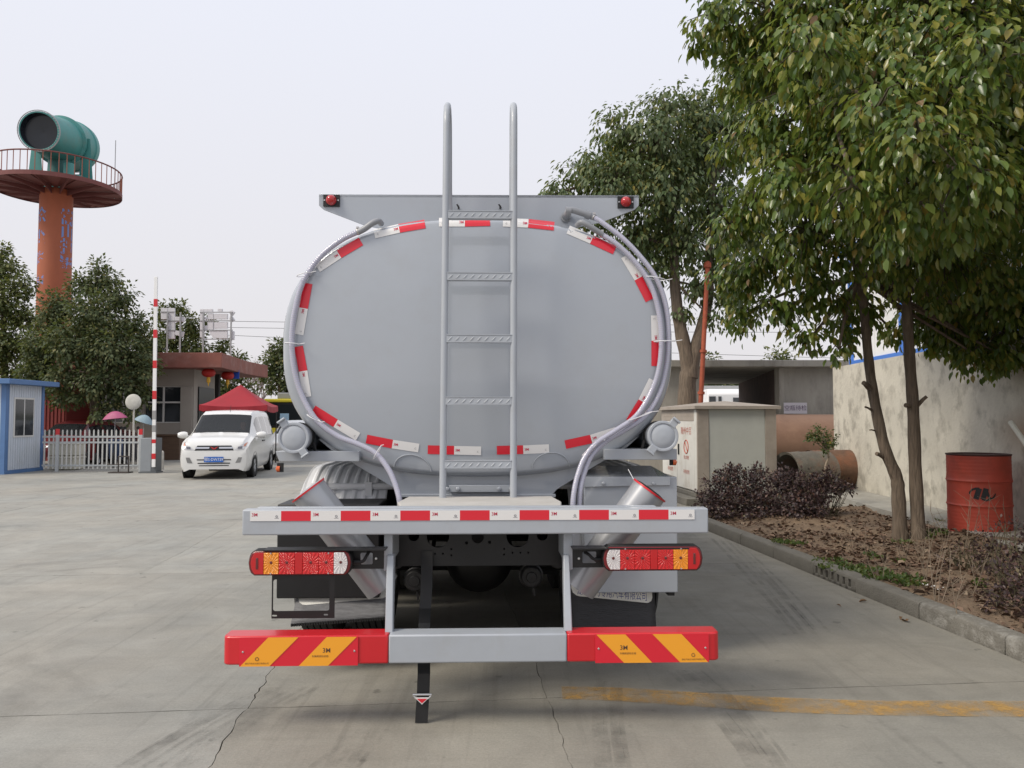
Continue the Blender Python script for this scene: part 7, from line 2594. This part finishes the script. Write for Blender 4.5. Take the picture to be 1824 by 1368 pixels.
shrub('thin purple shrub below the red drum', [(1750, 965, 7.2, .15), (1720, 985, 7.0, .13), (1780, 950, 7.3, .16), (1690, 1000, 6.9, .1), (1740, 1010, 6.7, .12)], 420, 7, 0.034, M_purple, 40, group='purple shrubs in the bed')
st_ = P(1462, 855, 11.6)
sap = thing('sapling', 'thin sapling with small green crown before the brown tank', 'sapling', (st_.x, st_.y, bed_z(st_.x, st_.y)))
q = MB()
pts = [Vector((st_.x, st_.y, bed_z(st_.x, st_.y) - .03)), P(1470, 835, 11.6), P(1476, 815, 11.6), P(1472, 800, 11.6), P(1466, 780, 11.6), P(1470, 765, 11.6)]
q.tube([p - Vector(sap.location) for p in smooth_path(pts, 4)], [0.022 - 0.0008 * i for i in range(21)], 7)
for x, y in ((1445, 785), (1455, 768), (1480, 775), (1488, 790), (1440, 770)):
    q.tube([P(1470, 800, 11.6) - Vector(sap.location), P((x + 1470) / 2, y + 6, 11.6) - Vector(sap.location), P(x, y, 11.6) - Vector(sap.location)], [0.009, 0.006, 0.003], 5, cap=False)
q.build('trunk', mat('pale_sapling_bark', (0.3, 0.24, 0.18), 0.8), sap)
cc, pos, fr, sc = foliage([(tuple(p - Vector(sap.location)), r_) for p, r_ in B([(1465, 775, 11.6, .13), (1448, 780, 11.6, .1), (1478, 785, 11.6, .12), (1455, 762, 11.6, .06), (1470, 800, 11.6, .09), (1440, 775, 11.6, .06)])], 2600, 6, 0.04, 0.3, 0.04)
leaf_mesh('crown', pos, fr, sc, DIA_V, DIA_F, M_leafM, sap)

# dry stalks, each its own plant
M_dry = mat('dry_stalk', (0.24, 0.19, 0.14), 0.9)
spots = [((1716, 985), 0.75, 'before the red drum, tallest'), ((1760, 972), 0.62, 'before the right side of the red drum'), ((1790, 962), 0.5, 'right of the red drum'), ((1655, 1035), 0.55, 'in the leaf litter right of the tree trunks'), ((1672, 1068), 0.62, 'close to the kerb below the drum'),
         ((1566, 1030), 0.34, 'near the drain stone of the kerb'), ((1524, 980), 0.34, 'left of the tree trunks'), ((1610, 1000), 0.25, 'at the foot of the tree trunks'), ((1700, 1090), 0.45, 'in front of the purple shrub'), ((1735, 1060), 0.4, 'between drum and right edge bush'), ((1640, 985), 0.3, 'just right of the tree trunks'), ((1680, 965), 0.42, 'left of the red drum')]
for (px_, py_), h_, where in spots:
    g_ = G(px_, py_, 0.13)
    t = thing('dry_plant', 'bare dry stalk ' + where, 'plant', (g_.x, g_.y, bed_z(g_.x, g_.y)), 0, 'dry stalks in the bed')
    for k in range(random.randint(2, 4)):
        q = MB()
        d = Vector((random.uniform(-.35, .35), random.uniform(-.3, .3), 1))
        p = Vector((random.uniform(-.03, .03), random.uniform(-.03, .03), -0.02))
        hh = h_ * random.uniform(0.6, 1.0)
        pts = [p, p + d * hh * 0.45 + Vector((random.uniform(-.03, .03), 0, 0)), p + d * hh]
        q.tube(smooth_path(pts, 3), [0.004 - 0.0004 * i for i in range(7)], 5)
        for _ in range(3):
            a_ = pts[1].lerp(pts[2], random.random())
            q.tube([a_, a_ + Vector((random.uniform(-.14, .14), random.uniform(-.1, .1), random.uniform(.03, .16)))], [0.002, 0.0011], 4)
        q.build('stalk', M_dry, t)
# leaf litter and weeds
def bed_pts(n, tmin, tmax, smin=3.16, smax=6.2):
    out = []
    while len(out) < n:
        s_, t_ = random.uniform(smin, smax), random.uniform(tmin, tmax)
        p = S(s_, t_)
        if p.x < (wall_x(p.y) - 0.85 if p.y > 6.9 else 6.3):
            out.append((p.x, p.y, bed_z(p.x, p.y)))
    return np.array(out)
M_lit = leaf_mat('dead_leaf', [(0.0, (0.06, 0.038, 0.026)), (0.35, (0.12, 0.075, 0.05)), (0.7, (0.18, 0.115, 0.08)), (0.92, (0.25, 0.17, 0.12)), (1.0, (0.36, 0.28, 0.2))], 0.75, 0.08, (0.2, 0.1, 0.05))
pos = np.concatenate([bed_pts(3000, 2.5, 9.0), bed_pts(5000, 2.5, 9.0), bed_pts(1200, 8.5, 11.4)])
pos[:, 2] += RNG.uniform(0.004, 0.03, len(pos))
CURL = LEAF_V * np.array([1.15, 1, 2.6])
d = unit(len(pos)) * np.array([1, 1, 0.25])
o = leaf_mesh('leaf_litter', pos, frames(d, np.array([0, 0, 1]) + unit(len(pos)) * 0.55), np.concatenate([RNG.uniform(0.045, 0.10, 3000), RNG.uniform(0.012, 0.04, 5000), RNG.uniform(0.02, 0.08, 1200)]), CURL, LEAF_F, M_lit)
tag(o, 'fallen brown leaves strewn over the planting bed', 'leaves', kind='stuff')
M_weed = leaf_mat('weed_leaf', [(0.0, (0.04, 0.075, 0.02)), (0.6, (0.075, 0.12, 0.03)), (1.0, (0.14, 0.17, 0.04))], 0.5, 0.3)
WC = [(1475, 1000, .12), (1500, 1010, .16), (1540, 1015, .15), (1575, 1030, .14), (1605, 1030, .14), (1620, 1045, .1), (1420, 965, .1), (1400, 970, .12), (1560, 990, .05), (1600, 1003, .05), (1605, 965, .1), (1660, 960, .14), (1700, 940, .16), (1745, 1045, .05), (1800, 935, .12), (1550, 980, .05)]
pp = []
for x, y, r_ in WC:
    g_ = G(x, y, 0.12)
    k = int(9000 * r_ * r_) + 20
    a_ = RNG.random(k) * 2 * np.pi
    rr_ = r_ * np.sqrt(RNG.random(k)) * 1.3
    X, Y = g_.x + rr_ * np.cos(a_), g_.y + rr_ * np.sin(a_)
    pp.append(np.stack([X, Y, np.array([bed_z(u, v) for u, v in zip(X, Y)]) + RNG.uniform(0, 0.03, k)], 1))
pos = np.concatenate(pp)
o = leaf_mesh('weeds', pos, frames(unit(len(pos)) * np.array([1, 1, .4]) + np.array([0, 0, .7]), unit(len(pos)) + np.array([0, 0, .6])), RNG.uniform(0.02, 0.05, len(pos)), DIA_V, DIA_F, M_weed)
tag(o, 'small green weeds growing along the kerb', 'weeds', kind='stuff')
for x, y, s_, lab in ((1648, 1042, 0.035, 'small crumpled white paper scrap in the leaf litter'), (1670, 1050, 0.045, 'larger crumpled white paper scrap near the kerb')):
    g_ = G(x, y, 0.14)
    q = MB()
    pts = [Vector((math.cos(a_) * s_ * random.uniform(.6, 1.2), math.sin(a_) * s_ * random.uniform(.6, 1.2), random.uniform(0, .02))) for a_ in [i * math.pi / 4 for i in range(8)]]
    q.add([(0, 0, 0.025)] + pts, [(0, i + 1, (i + 1) % 8 + 1) for i in range(8)])
    o = q.build('paper_scrap', mat('white_paper', (0.75, 0.75, 0.72), 0.7), smooth=0)
    o.location = (g_.x, g_.y, bed_z(g_.x, g_.y) + 0.01)
    tag(o, lab, 'litter')
for k, (x, y, s_) in enumerate(((1617, 1110, .05), (1545, 1073, .045), (1605, 1102, .03), (1490, 1080, .025))):
    g_ = G(x, y, 0)
    q = MB()
    q.add([tuple(v) for v in CURL * s_ * 1.6], LEAF_F)
    o = q.build('fallen_leaf', mat('brown_fallen_leaf', (0.17, 0.10, 0.05), 0.8), smooth=0, recalc=False)
    o.location, o.rotation_euler = (g_.x, g_.y, 0.016), (0, 0, 1.3 * k)
    tag(o, ('largest brown leaf lying on the concrete near the kerb', 'brown leaf below the drain stone on the concrete', 'tiny brown leaf beside the largest one on the concrete', 'tiny brown leaf on the concrete left of the drain stone')[k], 'leaf', 'fallen leaves on the concrete')
